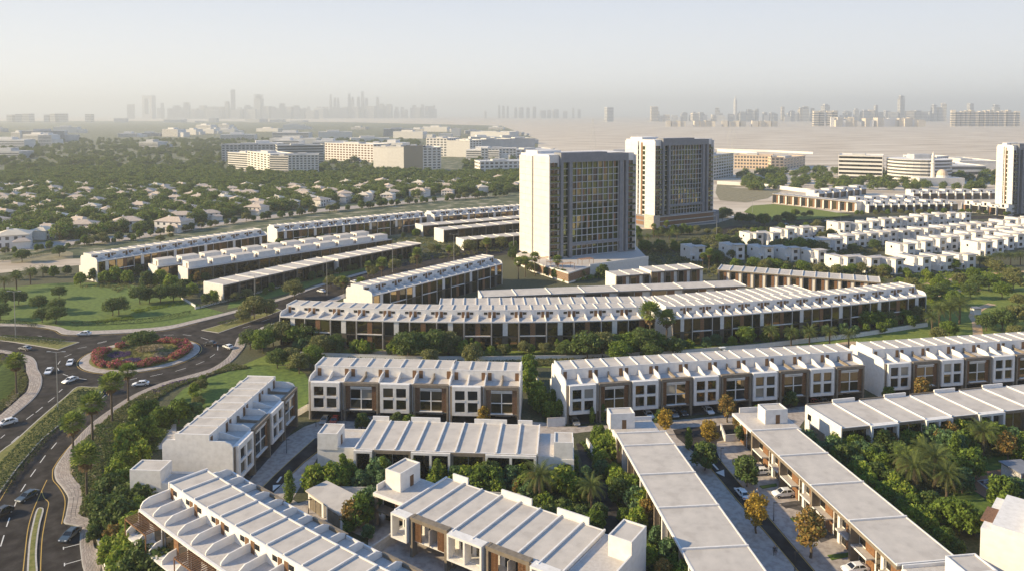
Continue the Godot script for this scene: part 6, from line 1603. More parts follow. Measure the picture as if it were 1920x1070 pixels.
func skyline() -> void:
	var r := RandomNumberGenerator.new(); r.seed = 44
	# [centre, width, height, distance, finish] in metres, read off the horizon
	var make := func(px: float, w: float, top: float, dist: float, m: Material, shape: int, label: String) -> void:
		var x := (px - 958.0) / 1440.0 * dist
		var hw := w / 1440.0 * dist / 2
		var h := 80.0 + (212.0 - top) / 1440.0 * dist
		var mb := MB.new()
		match shape:
			0: mb.box(-hw, 0, -hw, hw, h, hw)
			1: mb.box(-hw, 0, -hw, hw, h * 0.86, hw).box(-hw * 0.6, h * 0.86, -hw * 0.6, hw * 0.6, h, hw * 0.6)
			2: mb.box(-hw, 0, -hw, hw, h * 0.8, hw).box(-hw * 0.7, h * 0.8, -hw * 0.7, hw * 0.5, h * 0.92, hw * 0.5).tube(Vector3(0, h * 0.92, 0), Vector3(0, h, 0), hw * 0.25, hw * 0.05, 5)
			3: mb.tube(Vector3(0, 0, 0), Vector3(0, h * 0.8, 0), hw, hw * 0.85, 10).tube(Vector3(0, h * 0.8, 0), Vector3(0, h, 0), hw * 0.8, hw * 0.1, 10)
			4: mb.box(-hw, 0, -hw * 0.6, -hw * 0.5, h, hw * 0.6).box(hw * 0.5, 0, -hw * 0.6, hw, h, hw * 0.6).box(-hw * 0.5, h * 0.86, -hw * 0.6, hw * 0.5, h, hw * 0.6).box(-hw * 0.5, 0, -hw * 0.6, hw * 0.5, h * 0.2, hw * 0.6)
			5: mb.box(-hw, 0, -hw, hw, h * 0.9, hw).profile(PackedVector2Array([Vector2(-hw, h * 0.9), Vector2(-hw, h), Vector2(hw, h * 0.9)]), -hw, hw)
		var o := thing("horizon_tower", label, "tower", label, Vector3(x, 0, -dist), r.randf_range(-0.3, 0.3))
		part(o, "shaft", mb.mesh(m))
		var wb := MB.new()
		var fl := int(h / 14.0)
		for f in fl: wb.box(-hw * 1.004, f * 14.0 + 5, -hw * 0.9, hw * 1.004, f * 14.0 + 11, hw * 1.01)
		if shape != 3 and shape != 4 and h > 60: part(o, "window_bands", wb.mesh(M.far_window)).set_meta("kind", "stuff")
	var G: Material = M.far_grey
	for q in [[20,11,215],[35,11,214],[52,14,213],[88,9,215],[102,12,213],[118,12,213],[167,11,214],[226,20,222],[328,32,224],[362,26,227],[400,14,222],[480,30,223],[520,24,224],[560,26,226]]:
		make.call(q[0], q[1], q[2], 6600.0, G, 0, "hazy block low on the left horizon")
	for q in [[245,11,195,5],[279,20,179,4],[304,5,193,0],[319,9,203,1],[331,12,198,1],[350,10,192,1],[365,10,204,0],[381,10,198,0],[396,16,200,1],[412,14,200,0],[426,7,190,1],[437,8,168,0],[450,14,204,0],[464,12,197,1],[485,13,176,2],[500,14,199,0],[513,10,200,1],[529,11,194,1],[543,12,200,0],[556,12,198,1],[568,8,204,0],[585,18,207,0],[342,14,206,0],[374,14,207,0],[405,18,206,0],[445,18,207,0],[475,18,205,0],[520,20,205,0]]:
		make.call(q[0], q[1], q[2], 10500.0, G, q[3], "pale tower in the hazy left skyline")
	for q in [[602,20,203,0],[620,4,176,2],[628,5,183,1],[634,4,182,2],[645,16,202,0],[655,5,174,2],[661,5,182,1],[668,14,200,0],[672,6,180,2],[680,5,171,2],[687,6,184,1],[697,16,199,0],[708,5,180,2],[716,9,194,1],[730,10,195,1],[746,5,208,0],[762,5,206,0],[777,8,197,1],[784,10,201,0],[792,6,194,2],[800,6,199,1],[814,3,197,0]]:
		make.call(q[0], q[1], q[2], 11500.0, G, q[3], "thin tower in the hazy central cluster")
	for q in [[910,4,208,0],[936,4,196,2],[944,5,198,1],[952,4,199,0],[967,5,201,1],[977,8,201,0],[990,6,201,1],[1002,6,200,0],[1018,10,207,0],[1030,7,206,1],[1042,10,205,0],[1060,8,208,0],[1075,4,201,2],[1086,5,205,0]]:
		make.call(q[0], q[1], q[2], 11500.0, G, q[3], "faint tower right of the skyline gap")
	for q in [[1142,13,201,0],[1227,13,199,5],[1238,9,217,0],[1250,12,215,0],[1303,12,212,0],[1345,8,202,1],[1338,7,215,0],[1352,13,216,0],[1379,7,180,3],[1391,12,209,1],[1405,8,205,0],[1412,8,207,0],[1420,5,204,0],[1437,9,216,0],[1400,7,216,0],[1468,5,200,0],[1485,8,207,1],[1476,12,219,0],[1502,8,202,1],[1510,12,199,1],[1524,6,202,5],[1548,11,195,1],[1560,16,207,0],[1580,8,216,0],[1590,9,213,0],[1606,8,203,1],[1622,12,206,1],[1634,10,206,0],[1643,5,197,0],[1650,10,210,0],[1690,9,179,1],[1676,14,210,0],[1706,14,208,0],[1719,12,207,0],[1732,12,209,0],[1752,8,196,1],[1762,6,201,0],[1770,8,193,5],[1820,8,194,0],[1868,10,196,1]]:
		make.call(q[0], q[1], q[2], 7200.0, G if r.randf() < 0.7 else M.far_sand, q[3], "grey tower in the clearer right skyline")
	for q in [[1530,9],[1541,8],[1555,9],[1566,7]]:
		make.call(q[0], q[1], 208.0, 4700.0, M.far_sand, 0, "sand-coloured block in front of the right skyline")
	for i in 15:
		make.call(1788.0 + i * 8.6, 7.2, 206.5 + (i * 7) % 4, 4600.0, M.far_sand, 0, "sunlit sand-coloured slab tower at the right horizon")
	for q in [[1249,1286],[1301,1342],[1354,1398],[1410,1458]]:
		for i in 4:
			var w: float = (q[1] - q[0]) / 4.0
			make.call(q[0] + w * (i + 0.5), w * 0.92, 226.5 + (i % 2), 4500.0, M.far_sand, 0, "low sand-coloured housing block before the skyline")
	for i in 30:
		make.call(1560.0 + r.randf() * 220, r.randf_range(6, 14), r.randf_range(219, 226), 4500.0, M.far_sand if i % 3 else M.white, 0, "low pale block at the foot of right skyline")
	for i in 150:
		var left := i < 85
		make.call(r.randf_range(300, 820) if left else r.randf_range(1230, 1800), r.randf_range(4, 11), r.randf_range(199, 209) if left else r.randf_range(207, 217), 11800.0 if left else 7600.0, G, [0, 1, 0][r.randi() % 3], "low pale tower filling the left skyline" if left else "low pale tower filling the right skyline")
	# pylons standing in the desert
	for q in [[1370,290,230], [1112,285,222], [1378,280,236]]:
		var d: float = 115200.0 / (q[1] - 212.0)
		var h: float = (q[1] - q[2]) / (q[1] - 212.0) * 80.0
		var o := thing("pylon", "thin lattice electricity pylon in the desert", "pylon", "desert pylons", Vector3((q[0] - 958.0) / 1440.0 * d, 0, -d))
		var mb := MB.new()
		for s in [[-1, -1], [1, -1], [1, 1], [-1, 1]]: mb.tube(Vector3(s[0] * h * 0.1, 0, s[1] * h * 0.1), Vector3(s[0] * 0.6, h, s[1] * 0.6), 0.14, 0.1, 4)
		for k in 6:
			var y0 := h * k / 6.0; var w0 := h * 0.1 * (1 - k / 6.0) + 0.6; var w1 := h * 0.1 * (1 - (k + 1) / 6.0) + 0.6
			mb.tube(Vector3(-w0, y0, w0), Vector3(w1, y0 + h / 6, w1), 0.08, 0.08, 4); mb.tube(Vector3(w0, y0, w0), Vector3(-w1, y0 + h / 6, w1), 0.08, 0.08, 4)
		part(o, "lattice_mast", mb.mesh(M.far_grey))
		var ar := MB.new()
		for y in [0.72, 0.84, 0.95]: ar.bar(Vector3(-h * 0.16, h * y, 0), Vector3(h * 0.16, h * y, 0), 0.2, 0.2)
		part(o, "cross_arms", ar.mesh(M.far_grey))

# ---------- vehicles, lamps, people ----------
func car_proto(paint: Material, tall := 1.0, length := 1.0) -> Node3D:
	var o := Node3D.new()
	var side := [[-2.28, 0.32], [-2.33, 0.7], [-2.2, 0.93], [-1.75, 1.0], [1.0, 0.97], [1.75, 0.86], [2.2, 0.68], [2.32, 0.5], [2.28, 0.32]]
	var mb := MB.new()
	var rings := [[0.32, 0.86], [0.55, 0.92], [0.8, 0.91], [0.97, 0.84]]
	var half := func(p: Array) -> float:
		var y: float = p[1]
		return (0.86 if y < 0.4 else (0.92 if y < 0.85 else 0.84)) * (0.86 if absf(p[0]) > 2.2 else 1.0)
	var S := func(p: Array, z: float) -> Vector3: return Vector3(p[0] * length, p[1] * tall, z)
	for i in side.size():
		var a: Array = side[i]; var b: Array = side[(i + 1) % side.size()]
		mb.quad(S.call(a, half.call(a)), S.call(a, -half.call(a)), S.call(b, -half.call(b)), S.call(b, half.call(b)))
	for s in [-1.0, 1.0]:
		for i in range(1, side.size() - 1):
			mb.tri(S.call(side[0], s * half.call(side[0])), S.call(side[i], s * half.call(side[i])), S.call(side[i + 1], s * half.call(side[i + 1])))
	part(o, "body", mb.mesh(paint))
	var fr := func(xa: float, xb: float, za: float, ya: float, xc: float, xd: float, zc: float, yc: float) -> MB:
		var q := MB.new()
		var p := [Vector3(xa * length, ya * tall, za), Vector3(xb * length, ya * tall, za), Vector3(xb * length, ya * tall, -za), Vector3(xa * length, ya * tall, -za), Vector3(xc * length, yc * tall, zc), Vector3(xd * length, yc * tall, zc), Vector3(xd * length, yc * tall, -zc), Vector3(xc * length, yc * tall, -zc)]
		for i in 4: q.quad(p[i], p[i + 4], p[(i + 1) % 4 + 4], p[(i + 1) % 4])
		q.quad(p[4], p[7], p[6], p[5])
		return q
	part(o, "window_glass", fr.call(-1.85, 1.1, 0.8, 0.97, -1.2, 0.35, 0.64, 1.4).mesh(M.glass))
	part(o, "roof", fr.call(-1.28, 0.42, 0.66, 1.38, -1.1, 0.2, 0.56, 1.47).mesh(paint))
	var pil := MB.new()
	for s in [-1.0, 1.0]:
		pil.bar(Vector3(-1.8 * length, 0.97 * tall, 0.8 * s), Vector3(-1.22 * length, 1.4 * tall, 0.65 * s), 0.1, 0.1)
		pil.bar(Vector3(-0.35 * length, 0.97 * tall, 0.81 * s), Vector3(-0.38 * length, 1.4 * tall, 0.66 * s), 0.07, 0.09)
		pil.bar(Vector3(1.08 * length, 0.97 * tall, 0.8 * s), Vector3(0.36 * length, 1.4 * tall, 0.65 * s), 0.08, 0.08)
	part(o, "pillars", pil.mesh(paint))
	for x in [-1.42, 1.42]:
		for z in [-0.8, 0.8]:
			var w := part(o, "wheel", MB.new().tube(Vector3(0, 0, -0.11), Vector3(0, 0, 0.11), 0.33, 0.33, 14).tube(Vector3(0, 0, 0.11), Vector3(0, 0, -0.11), 0.33, 0.33, 14).mesh(M.tyre), Transform3D(Basis(), Vector3(x * length, 0.33, z)))
			part(w, "rim", MB.new().tube(Vector3(0, 0, 0), Vector3(0, 0, 0.125 * signf(z)), 0.2, 0.19, 10).mesh(M.metal))
	for z in [-0.62, 0.62]:
		part(o, "headlight", MB.new().box(2.14 * length, 0.56 * tall, z - 0.17, 2.33 * length, 0.68 * tall, z + 0.17).mesh(M.lamp_lens))
		part(o, "tail_light", MB.new().box(-2.36 * length, 0.66 * tall, z - 0.18, -2.2 * length, 0.8 * tall, z + 0.18).mesh(M.tail_lens))
	return o

func net_body(bones: Array, cell: float, blend: float, paint: Callable, m: Material) -> Mesh:
	# one skin round tapered capsules: [a, b, radius a, radius b], joined with a smooth minimum
	var lo := Vector3.ONE * 99; var hi := -lo
	for b in bones:
		for k in 2:
			var rr: float = b[2 + k] + cell * 2
			lo = lo.min(b[k] - Vector3.ONE * rr); hi = hi.max(b[k] + Vector3.ONE * rr)
	var n := Vector3i(((hi - lo) / cell).ceil())
	var f := PackedFloat32Array(); f.resize(n.x * n.y * n.z)
	for z in n.z:
		for y in n.y:
			for x in n.x:
				var p := lo + Vector3(x, y, z) * cell
				var d := 9.0
				for b in bones:
					var ab: Vector3 = b[1] - b[0]
					var t := clampf((p - b[0]).dot(ab) / ab.length_squared(), 0, 1)
					var e: float = p.distance_to(b[0] + ab * t) - lerpf(b[2], b[3], t)
					var h := clampf(0.5 + 0.5 * (d - e) / blend, 0, 1)
					d = lerpf(d, e, h) - blend * h * (1 - h)
				f[(z * n.y + y) * n.x + x] = d
	var at := {}
	var corner := [Vector3i(0, 0, 0), Vector3i(1, 0, 0), Vector3i(0, 1, 0), Vector3i(1, 1, 0), Vector3i(0, 0, 1), Vector3i(1, 0, 1), Vector3i(0, 1, 1), Vector3i(1, 1, 1)]
	var val := func(q: Vector3i) -> float: return f[(q.z * n.y + q.y) * n.x + q.x]
	for z in n.z - 1:
		for y in n.y - 1:
			for x in n.x - 1:
				var q := Vector3i(x, y, z)
				var sum := Vector3.ZERO; var k := 0
				for e in [[0, 1], [2, 3], [4, 5], [6, 7], [0, 2], [1, 3], [4, 6], [5, 7], [0, 4], [1, 5], [2, 6], [3, 7]]:
					var a: float = val.call(q + corner[e[0]]); var b: float = val.call(q + corner[e[1]])
					if (a < 0) != (b < 0):
						sum += Vector3(q + corner[e[0]]).lerp(Vector3(q + corner[e[1]]), a / (a - b)); k += 1
				if k > 0: at[q] = lo + sum / k * cell
	var mb := MB.new(); mb.coloured = true
	for q in at:
		for ax in 3:
			var d := Vector3i.ZERO; d[ax] = 1
			var u := Vector3i.ZERO; u[(ax + 1) % 3] = 1
			var w := Vector3i.ZERO; w[(ax + 2) % 3] = 1
			if not (at.has(q - u) and at.has(q - w) and at.has(q - u - w)): continue
			var a: float = val.call(q); var b: float = val.call(q + d)
			if (a < 0) == (b < 0): continue
			var p := [at[q], at[q - u], at[q - u - w], at[q - w]]
			mb.col = paint.call((p[0] + p[2]) / 2)
			if a < 0: mb.quad(p[0], p[3], p[2], p[1])
			else: mb.quad(p[0], p[1], p[2], p[3])
	return mb.mesh(m)

func person(label: String, at: Vector2, turn: float, top: Color, legs: Color) -> void:
	var o := thing("person", label, "person", "people on the street", v3(at, 0.13), turn)
	var s := 0.12
	var bones := [
		[Vector3(0, 0.95, 0), Vector3(0, 1.38, 0), 0.145, 0.155], [Vector3(-0.17, 1.42, 0), Vector3(0.17, 1.42, 0), 0.075, 0.075], [Vector3(0, 1.42, 0), Vector3(0, 1.56, 0), 0.06, 0.055], [Vector3(0, 1.64, 0.01), Vector3(0, 1.70, 0), 0.088, 0.092],
		[Vector3(-0.09, 0.92, 0), Vector3(-0.1, 0.5, s), 0.085, 0.06], [Vector3(-0.1, 0.5, s), Vector3(-0.1, 0.08, s * 0.6), 0.058, 0.042], [Vector3(-0.1, 0.05, s * 0.6), Vector3(-0.1, 0.04, s * 0.6 + 0.17), 0.045, 0.038],
		[Vector3(0.09, 0.92, 0), Vector3(0.1, 0.5, -s * 0.3), 0.085, 0.06], [Vector3(0.1, 0.5, -s * 0.3), Vector3(0.1, 0.1, -s * 2), 0.058, 0.042], [Vector3(0.1, 0.07, -s * 2), Vector3(0.1, 0.04, -s * 2 + 0.17), 0.045, 0.038],
		[Vector3(-0.21, 1.4, 0), Vector3(-0.25, 1.12, -0.06), 0.055, 0.045], [Vector3(-0.25, 1.12, -0.06), Vector3(-0.24, 0.88, 0.02), 0.043, 0.034], [Vector3(0.21, 1.4, 0), Vector3(0.25, 1.12, 0.02), 0.055, 0.045], [Vector3(0.25, 1.12, 0.02), Vector3(0.24, 0.88, 0.12), 0.043, 0.034],
	]
	var paint := func(p: Vector3) -> Color:
		if p.y > 1.72 or (p.y > 1.6 and p.z < -0.03): return Color(0.03, 0.02, 0.015)
		if p.y > 1.5 or (p.y < 0.93 and absf(p.x) > 0.19): return Color(0.35, 0.2, 0.13)
		if p.y > 0.93: return top
		if p.y < 0.1: return Color(0.03, 0.03, 0.03)
		return legs
	part(o, "body", net_body(bones, 0.045, 0.05, paint, M.cloth))
	# hands with separate fingers
	for sd in [-1.0, 1.0]:
		var w := Vector3(0.24 * sd, 0.86, 0.02 if sd < 0 else 0.13)
		var h := MB.new()
		h.tube(w, w + Vector3(0, -0.08, 0.01), 0.032, 0.036, 6)
		for i in 4: h.tube(w + Vector3(0, -0.08, 0.03 - i * 0.018), w + Vector3(-0.012 * sd, -0.13 - (0.012 if i in [1, 2] else 0.0), 0.035 - i * 0.018), 0.009, 0.008, 5).tube(w + Vector3(-0.012 * sd, -0.13 - (0.012 if i in [1, 2] else 0.0), 0.035 - i * 0.018), w + Vector3(-0.03 * sd, -0.165, 0.035 - i * 0.018), 0.008, 0.007, 5)
		h.tube(w + Vector3(0, -0.03, 0.03), w + Vector3(-0.01 * sd, -0.09, 0.06), 0.011, 0.009, 5)
		part(o, "hand", h.mesh(M.skin))

func lamp_post(at: Vector2, h: float, label: String, arm := true) -> void:
	var o := thing("street_lamp", label, "street lamp", "tall street lamps" if arm else "low street lamps", v3(at, 0.1))
	part(o, "post", MB.new().tube(Vector3(0, 0, 0), Vector3(0, h, 0), 0.14 if arm else 0.07, 0.07 if arm else 0.05, 8).tube(Vector3(0, 0, 0), Vector3(0, 0.8, 0), 0.22 if arm else 0.1, 0.2 if arm else 0.09, 8).mesh(M.metal if arm else M.black))
	if arm:
		for s in [-1.0, 1.0]:
			part(o, "arm", MB.new().bar(Vector3(0, h - 0.1, 0), Vector3(1.6 * s, h + 0.15, 0), 0.09, 0.09).mesh(M.metal))
			part(o, "lamp_head", MB.new().box(minf(1.5 * s, 2.5 * s), h + 0.08, -0.17, maxf(1.5 * s, 2.5 * s), h + 0.24, 0.17).mesh(M.metal))
	else:
		part(o, "lamp_head", MB.new().box(-0.1, h, -0.1, 0.7, h + 0.12, 0.1).mesh(M.black))

func street_things() -> void:
	mat("cloth", Color.WHITE, 0.9); M.cloth.vertex_color_use_as_albedo = true
	var cp := {"white": car_proto(M.car_white), "suv": car_proto(M.car_white, 1.16, 1.02), "silver": car_proto(M.car_silver), "blue": car_proto(M.car_blue), "red": car_proto(M.car_red), "black": car_proto(M.car_black, 1.2, 0.95)}
	for k in cp: (cp[k] as Node3D).set_meta("kind_name", "car")
	for q in [
		["suv", Vector2(-153.88, -272.45), 183, "white estate car passing the verge above the roundabout"], ["silver", Vector2(-164.55, -255.62), 160, "silver saloon car leaving the roundabout at left edge"], ["white", Vector2(-142.62, -232.68), -72, "white saloon car waiting left of the tall lamp"],
		["white", Vector2(-140.66, -240.73), -70, "white saloon car nearest the roundabout kerb"], ["white", Vector2(-131.45, -224.69), -112, "white saloon car turning beside the median hedge"], ["white", Vector2(-108.96, -221.56), 197, "white saloon car beside the right pavement near fan palm"],
		["black", Vector2(-103.63, -260.39), 165, "black tall vehicle entering the roundabout"], ["white", Vector2(-96.46, -257.39), 140, "white car behind the black vehicle on the approach"], ["suv", Vector2(-129.55, -193.00), -128, "white estate car at the left edge of the dual road"],
		["blue", Vector2(-100.50, -155.36), -108, "dark blue car driving down the right carriageway"], ["black", Vector2(-101.30, -148.40), -108, "black car cut by the left edge of the picture"], ["blue", Vector2(-83.23, -140.73), -95, "dark teal car parked in the lay-by"],
		["white", Vector2(-84.88, -339.14), 142, "white car on the upper road near the lamp"], ["silver", Vector2(-80.62, -362.02), 140, "silver car on the upper road, left of two"], ["white", Vector2(-73.83, -357.43), 140, "white car on the upper road, by the diagonal row"],
		["white", Vector2(48.42, -156.47), 98, "white saloon driving along the autumn tree street"], ["white", Vector2(55.38, -166.20), 188, "white sports saloon on the first driveway"], ["suv", Vector2(57.05, -156.25), 188, "white sport utility car on the second driveway"], ["white", Vector2(60.18, -129.94), 190, "white saloon cut by the bottom edge of the picture"],
		["silver", Vector2(-48.29, -195.04), -92, "silver car in the leftmost carport of the eight-panel row"], ["red", Vector2(-45.72, -194.70), -92, "red car in the leftmost carport beside a silver car"], ["silver", Vector2(-36.48, -194.02), -92, "silver car in the second carport of the eight-panel row"], ["black", Vector2(-19.48, -191.99), -92, "black car in the fourth carport of the eight-panel row"],
		["silver", Vector2(16.52, -194.02), -80, "silver car in the first carport of the ten-bay row"], ["white", Vector2(36.32, -198.55), -80, "white car in the third carport of the ten-bay row"], ["silver", Vector2(42.95, -199.26), -80, "silver car in the fourth carport of the ten-bay row"], ["black", Vector2(45.66, -199.98), -80, "black car in the fourth carport of the ten-bay row"], ["white", Vector2(52.84, -201.44), -80, "white car in the fifth carport of the ten-bay row"], ["red", Vector2(83.63, -207.09), -80, "red car in the ninth carport of the ten-bay row"], ["silver", Vector2(86.28, -207.47), -80, "silver car in the ninth carport of the ten-bay row"], ["silver", Vector2(108.22, -212.24), -80, "silver car under the first bay of the right edge row"],
		["white", Vector2(195.53, -542.53), 175, "white car on the far road below the lawn"], ["silver", Vector2(233.65, -561.29), 175, "silver car on the far road beyond the white houses"],
	]:
		copy(cp[q[0]], q[3], "car", "cars", v3(q[1], 0.11), deg_to_rad(q[2]))
	for q in [[Vector2(-122.07, -202.54), 16.0, "tall twin-arm street lamp on the median at left"], [Vector2(-176.96, -269.82), 16.6, "tall twin-arm street lamp at left edge by the island"], [Vector2(-100.66, -297.79), 16.5, "tall twin-arm street lamp on the triangle island"], [Vector2(-81.05, -334.10), 16.0, "tall twin-arm street lamp by the parked upper road cars"], [Vector2(-59.48, -381.62), 14.0, "tall street lamp on the upper road, middle"], [Vector2(-31.06, -413.77), 14.0, "tall street lamp on the upper road near the tower"], [Vector2(1.51, -429.48), 14.0, "tall street lamp at the left foot of the near tower"], [Vector2(132.15, -488.79), 15.0, "tall street lamp right of the far tower podium"], [Vector2(76.00, -488.79), 13.0, "tall street lamp between the two towers"], [Vector2(237.26, -547.76), 15.0, "tall street lamp at the right end of the far lawn"], [Vector2(308.24, -581.38), 15.0, "tall street lamp before the shaded loggias"], [Vector2(194.06, -612.70), 12.0, "tall street lamp at the left end of the far lawn"]]:
		lamp_post(q[0], q[1], q[2])
	for q in [[Vector2(51.63, -146.60), 3.6, "low black lamp beside the second driveway"], [Vector2(49.53, -129.63), 3.6, "low black lamp at the bottom of the street"], [Vector2(48.11, -171.66), 3.4, "low black lamp near the street corner"], [Vector2(-40.53, -149.41), 2.8, "low black lamp before the garage sheds"], [Vector2(-52.86, -176.62), 3.2, "low black lamp on the side street pavement"], [Vector2(-49.86, -191.99), 3.2, "low black lamp at the corner of the eight-panel row"]]:
		lamp_post(q[0], q[1], q[2], false)
	person("person in white top standing near the yellow autumn tree", Vector2(51.48, -156.25), 0.6, Color(0.6, 0.6, 0.6), Color(0.03, 0.03, 0.05))
	person("person in dark clothes walking on the street pavement, left of two", Vector2(47.68, -134.79), -0.3, Color(0.04, 0.04, 0.05), Color(0.03, 0.03, 0.035))
	person("person in grey clothes walking on the street pavement, right of two", Vector2(48.12, -134.96), -0.3, Color(0.16, 0.16, 0.17), Color(0.03, 0.03, 0.04))
	var g := thing("golf_cart", "white-roofed golf cart on the park path", "golf cart", "", v3(Vector2(70.67, -252.16), 0.13), 0.2)
	blk(g, "roof", M.cloth_white, [-1.1, 1.85, -0.65, 1.0, 1.95, 0.65]); blk(g, "body", M.cloth_white, [-1.3, 0.35, -0.6, 1.3, 0.7, 0.6, 0.7, 0.7, -0.58, 1.2, 1.0, 0.58]); blk(g, "seat", M.black, [-0.5, 0.7, -0.55, 0.1, 0.95, 0.55, -0.6, 0.95, -0.55, -0.45, 1.4, 0.55])
	for x in [-1.0, 0.9]:
		for z in [-0.58, 0.53]: blk(g, "post", M.metal, [x, 0.7, z, x + 0.05, 1.85, z + 0.05])
	for x in [-0.85, 0.85]:
		for z in [-0.5, 0.5]: part(g, "wheel", MB.new().tube(Vector3(x, 0.25, z - 0.1), Vector3(x, 0.25, z + 0.1), 0.25, 0.25, 10).mesh(M.tyre))
	var k := thing("pool_pavilion", "white louvred pool pavilion at the right edge", "pavilion", "", v3(Vector2(108.71, -159.90), 0.15), 0.15)
	for z in [-5.0, 0.0]:
		for x in [0.0, 4.5]: blk(k, "post", M.white, [x, 0, z, x + 0.3, 3.2, z + 0.3])
	for i in 9: blk(k, "louvre", M.white, [0.05, 0.3 + i * 0.32, -4.7, 0.2, 0.5 + i * 0.32, -0.02])
	blk(k, "roof", M.grey_clad, [-0.4, 3.2, -5.4, 5.2, 3.45, 0.7])
	var sc := thing("park_hut", "small white hut beside the sand path in park", "hut", "", v3(Vector2(185.29, -301.80), 0.14), 0.1)
	blk(sc, "wall", M.white, [-1.5, 0, -1.2, 1.5, 2.5, 1.2]); blk(sc, "roof", M.grey_clad, [-1.9, 2.5, -1.6, 1.9, 2.7, 1.6])

func planting() -> void:
	# roundabout
	for i in 40:
		var a := TAU * i / 40.0 + rng.randf_range(-0.05, 0.05)
		if i in [3, 12, 23, 34]: continue
		plant("red", C0 + Vector2(cos(a), sin(a)) * rng.randf_range(12.4, 13.9), rng.randf_range(1.3, 2.5), "in the ring of the roundabout", 0.32)
	plant("umbrella", Vector2(-123.68, -252.44), 7.0, "in the middle of the roundabout", 0.32)
	var purple := tuft(1, [Color(0.13, 0.07, 0.24), Color(0.18, 0.11, 0.30), Color(0.09, 0.08, 0.10)])
	var cream := tuft(2, [Color(0.34, 0.29, 0.20), Color(0.42, 0.36, 0.27), Color(0.26, 0.23, 0.14)])
	var green := tuft(3, GREENS.olive); var dark := tuft(4, GREENS.dark); var lime := tuft(5, GREENS.light)
	cover("lavender_bed", circle(C0 + Vector2(-7, 0.5), 3.4, 16), 150, purple, 0.7, 1.1, 0.3); cover("lavender_bed", circle(C0 + Vector2(0, 6.5), 2.6, 16), 90, purple, 0.7, 1.1, 0.3); cover("lavender_bed", circle(C0 + Vector2(7, 5), 2.2, 16), 70, purple, 0.7, 1.1, 0.3)
	cover("feather_grass", circle(C0 + Vector2(0, -6), 4.2, 16), 190, cream, 0.7, 1.2, 0.3); cover("feather_grass", circle(C0 + Vector2(7, 0.5), 2.8, 16), 100, cream, 0.7, 1.2, 0.3)
	cover("ground_cover", circle(C0, 12.0, 24), 500, green, 0.5, 0.9, 0.3)
	# beds along the roads
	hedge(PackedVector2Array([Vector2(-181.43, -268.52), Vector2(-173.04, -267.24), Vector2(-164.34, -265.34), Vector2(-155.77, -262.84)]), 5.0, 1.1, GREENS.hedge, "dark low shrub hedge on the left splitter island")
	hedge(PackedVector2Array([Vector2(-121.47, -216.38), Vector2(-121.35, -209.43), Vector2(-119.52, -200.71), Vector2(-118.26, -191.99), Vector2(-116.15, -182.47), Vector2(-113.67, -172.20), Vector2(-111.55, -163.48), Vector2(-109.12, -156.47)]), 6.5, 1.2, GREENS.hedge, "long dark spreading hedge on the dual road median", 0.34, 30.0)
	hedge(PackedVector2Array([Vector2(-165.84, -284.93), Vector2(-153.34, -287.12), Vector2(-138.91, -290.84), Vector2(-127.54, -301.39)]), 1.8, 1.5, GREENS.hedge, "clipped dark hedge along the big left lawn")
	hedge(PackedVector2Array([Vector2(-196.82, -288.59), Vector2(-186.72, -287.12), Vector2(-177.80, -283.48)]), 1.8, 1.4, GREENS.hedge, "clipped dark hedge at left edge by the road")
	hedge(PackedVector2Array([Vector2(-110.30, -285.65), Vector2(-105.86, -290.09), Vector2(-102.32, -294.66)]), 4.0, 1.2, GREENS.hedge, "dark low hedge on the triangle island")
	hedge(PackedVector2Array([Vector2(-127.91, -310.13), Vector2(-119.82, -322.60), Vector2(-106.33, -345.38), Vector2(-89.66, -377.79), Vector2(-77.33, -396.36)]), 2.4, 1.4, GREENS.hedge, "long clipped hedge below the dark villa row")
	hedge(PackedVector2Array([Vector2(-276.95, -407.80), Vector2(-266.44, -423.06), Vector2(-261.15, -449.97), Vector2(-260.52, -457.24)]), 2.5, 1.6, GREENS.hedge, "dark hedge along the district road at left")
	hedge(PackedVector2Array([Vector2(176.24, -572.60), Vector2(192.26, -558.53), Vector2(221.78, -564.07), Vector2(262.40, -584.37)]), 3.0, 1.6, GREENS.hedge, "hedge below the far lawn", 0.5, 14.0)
	var bed := both(PackedVector2Array([Vector2(-89.80, -240.73), Vector2(-93.07, -230.51), Vector2(-98.59, -224.24), Vector2(-102.97, -217.44), Vector2(-105.02, -211.23), Vector2(-105.91, -202.17), Vector2(-105.21, -192.66), Vector2(-104.09, -183.99), Vector2(-101.25, -173.83), Vector2(-99.41, -169.54), Vector2(-96.58, -165.20), Vector2(-94.23, -162.51), Vector2(-91.81, -160.14), Vector2(-89.23, -156.03), Vector2(-87.75, -152.97), Vector2(-85.63, -148.80)]), PackedVector2Array([Vector2(-81.79, -237.14), Vector2(-88.86, -233.66), Vector2(-94.21, -226.52), Vector2(-97.69, -219.80), Vector2(-98.90, -212.24), Vector2(-99.49, -202.54), Vector2(-98.50, -191.99), Vector2(-96.31, -182.47), Vector2(-93.60, -172.47), Vector2(-90.74, -165.95), Vector2(-86.95, -159.90), Vector2(-83.41, -154.27), Vector2(-81.19, -151.07), Vector2(-81.17, -147.99)]), 3)
	cover("border_planting", bed, 2600, green, 0.6, 1.3); cover("border_planting", bed, 900, dark, 0.7, 1.4); cover("feather_grass", bed, 520, cream, 0.6, 1.2); cover("lavender_bed", PackedVector2Array([Vector2(-103.85, -216.38), Vector2(-100.81, -223.34), Vector2(-96.61, -226.52), Vector2(-95.94, -223.79), Vector2(-99.36, -219.37), Vector2(-101.57, -213.46)]), 130, purple, 0.7, 1.2); cover("lavender_bed", PackedVector2Array([Vector2(-104.10, -191.00), Vector2(-102.59, -191.99), Vector2(-99.11, -187.11), Vector2(-100.20, -184.92)]), 60, purple, 0.7, 1.2)
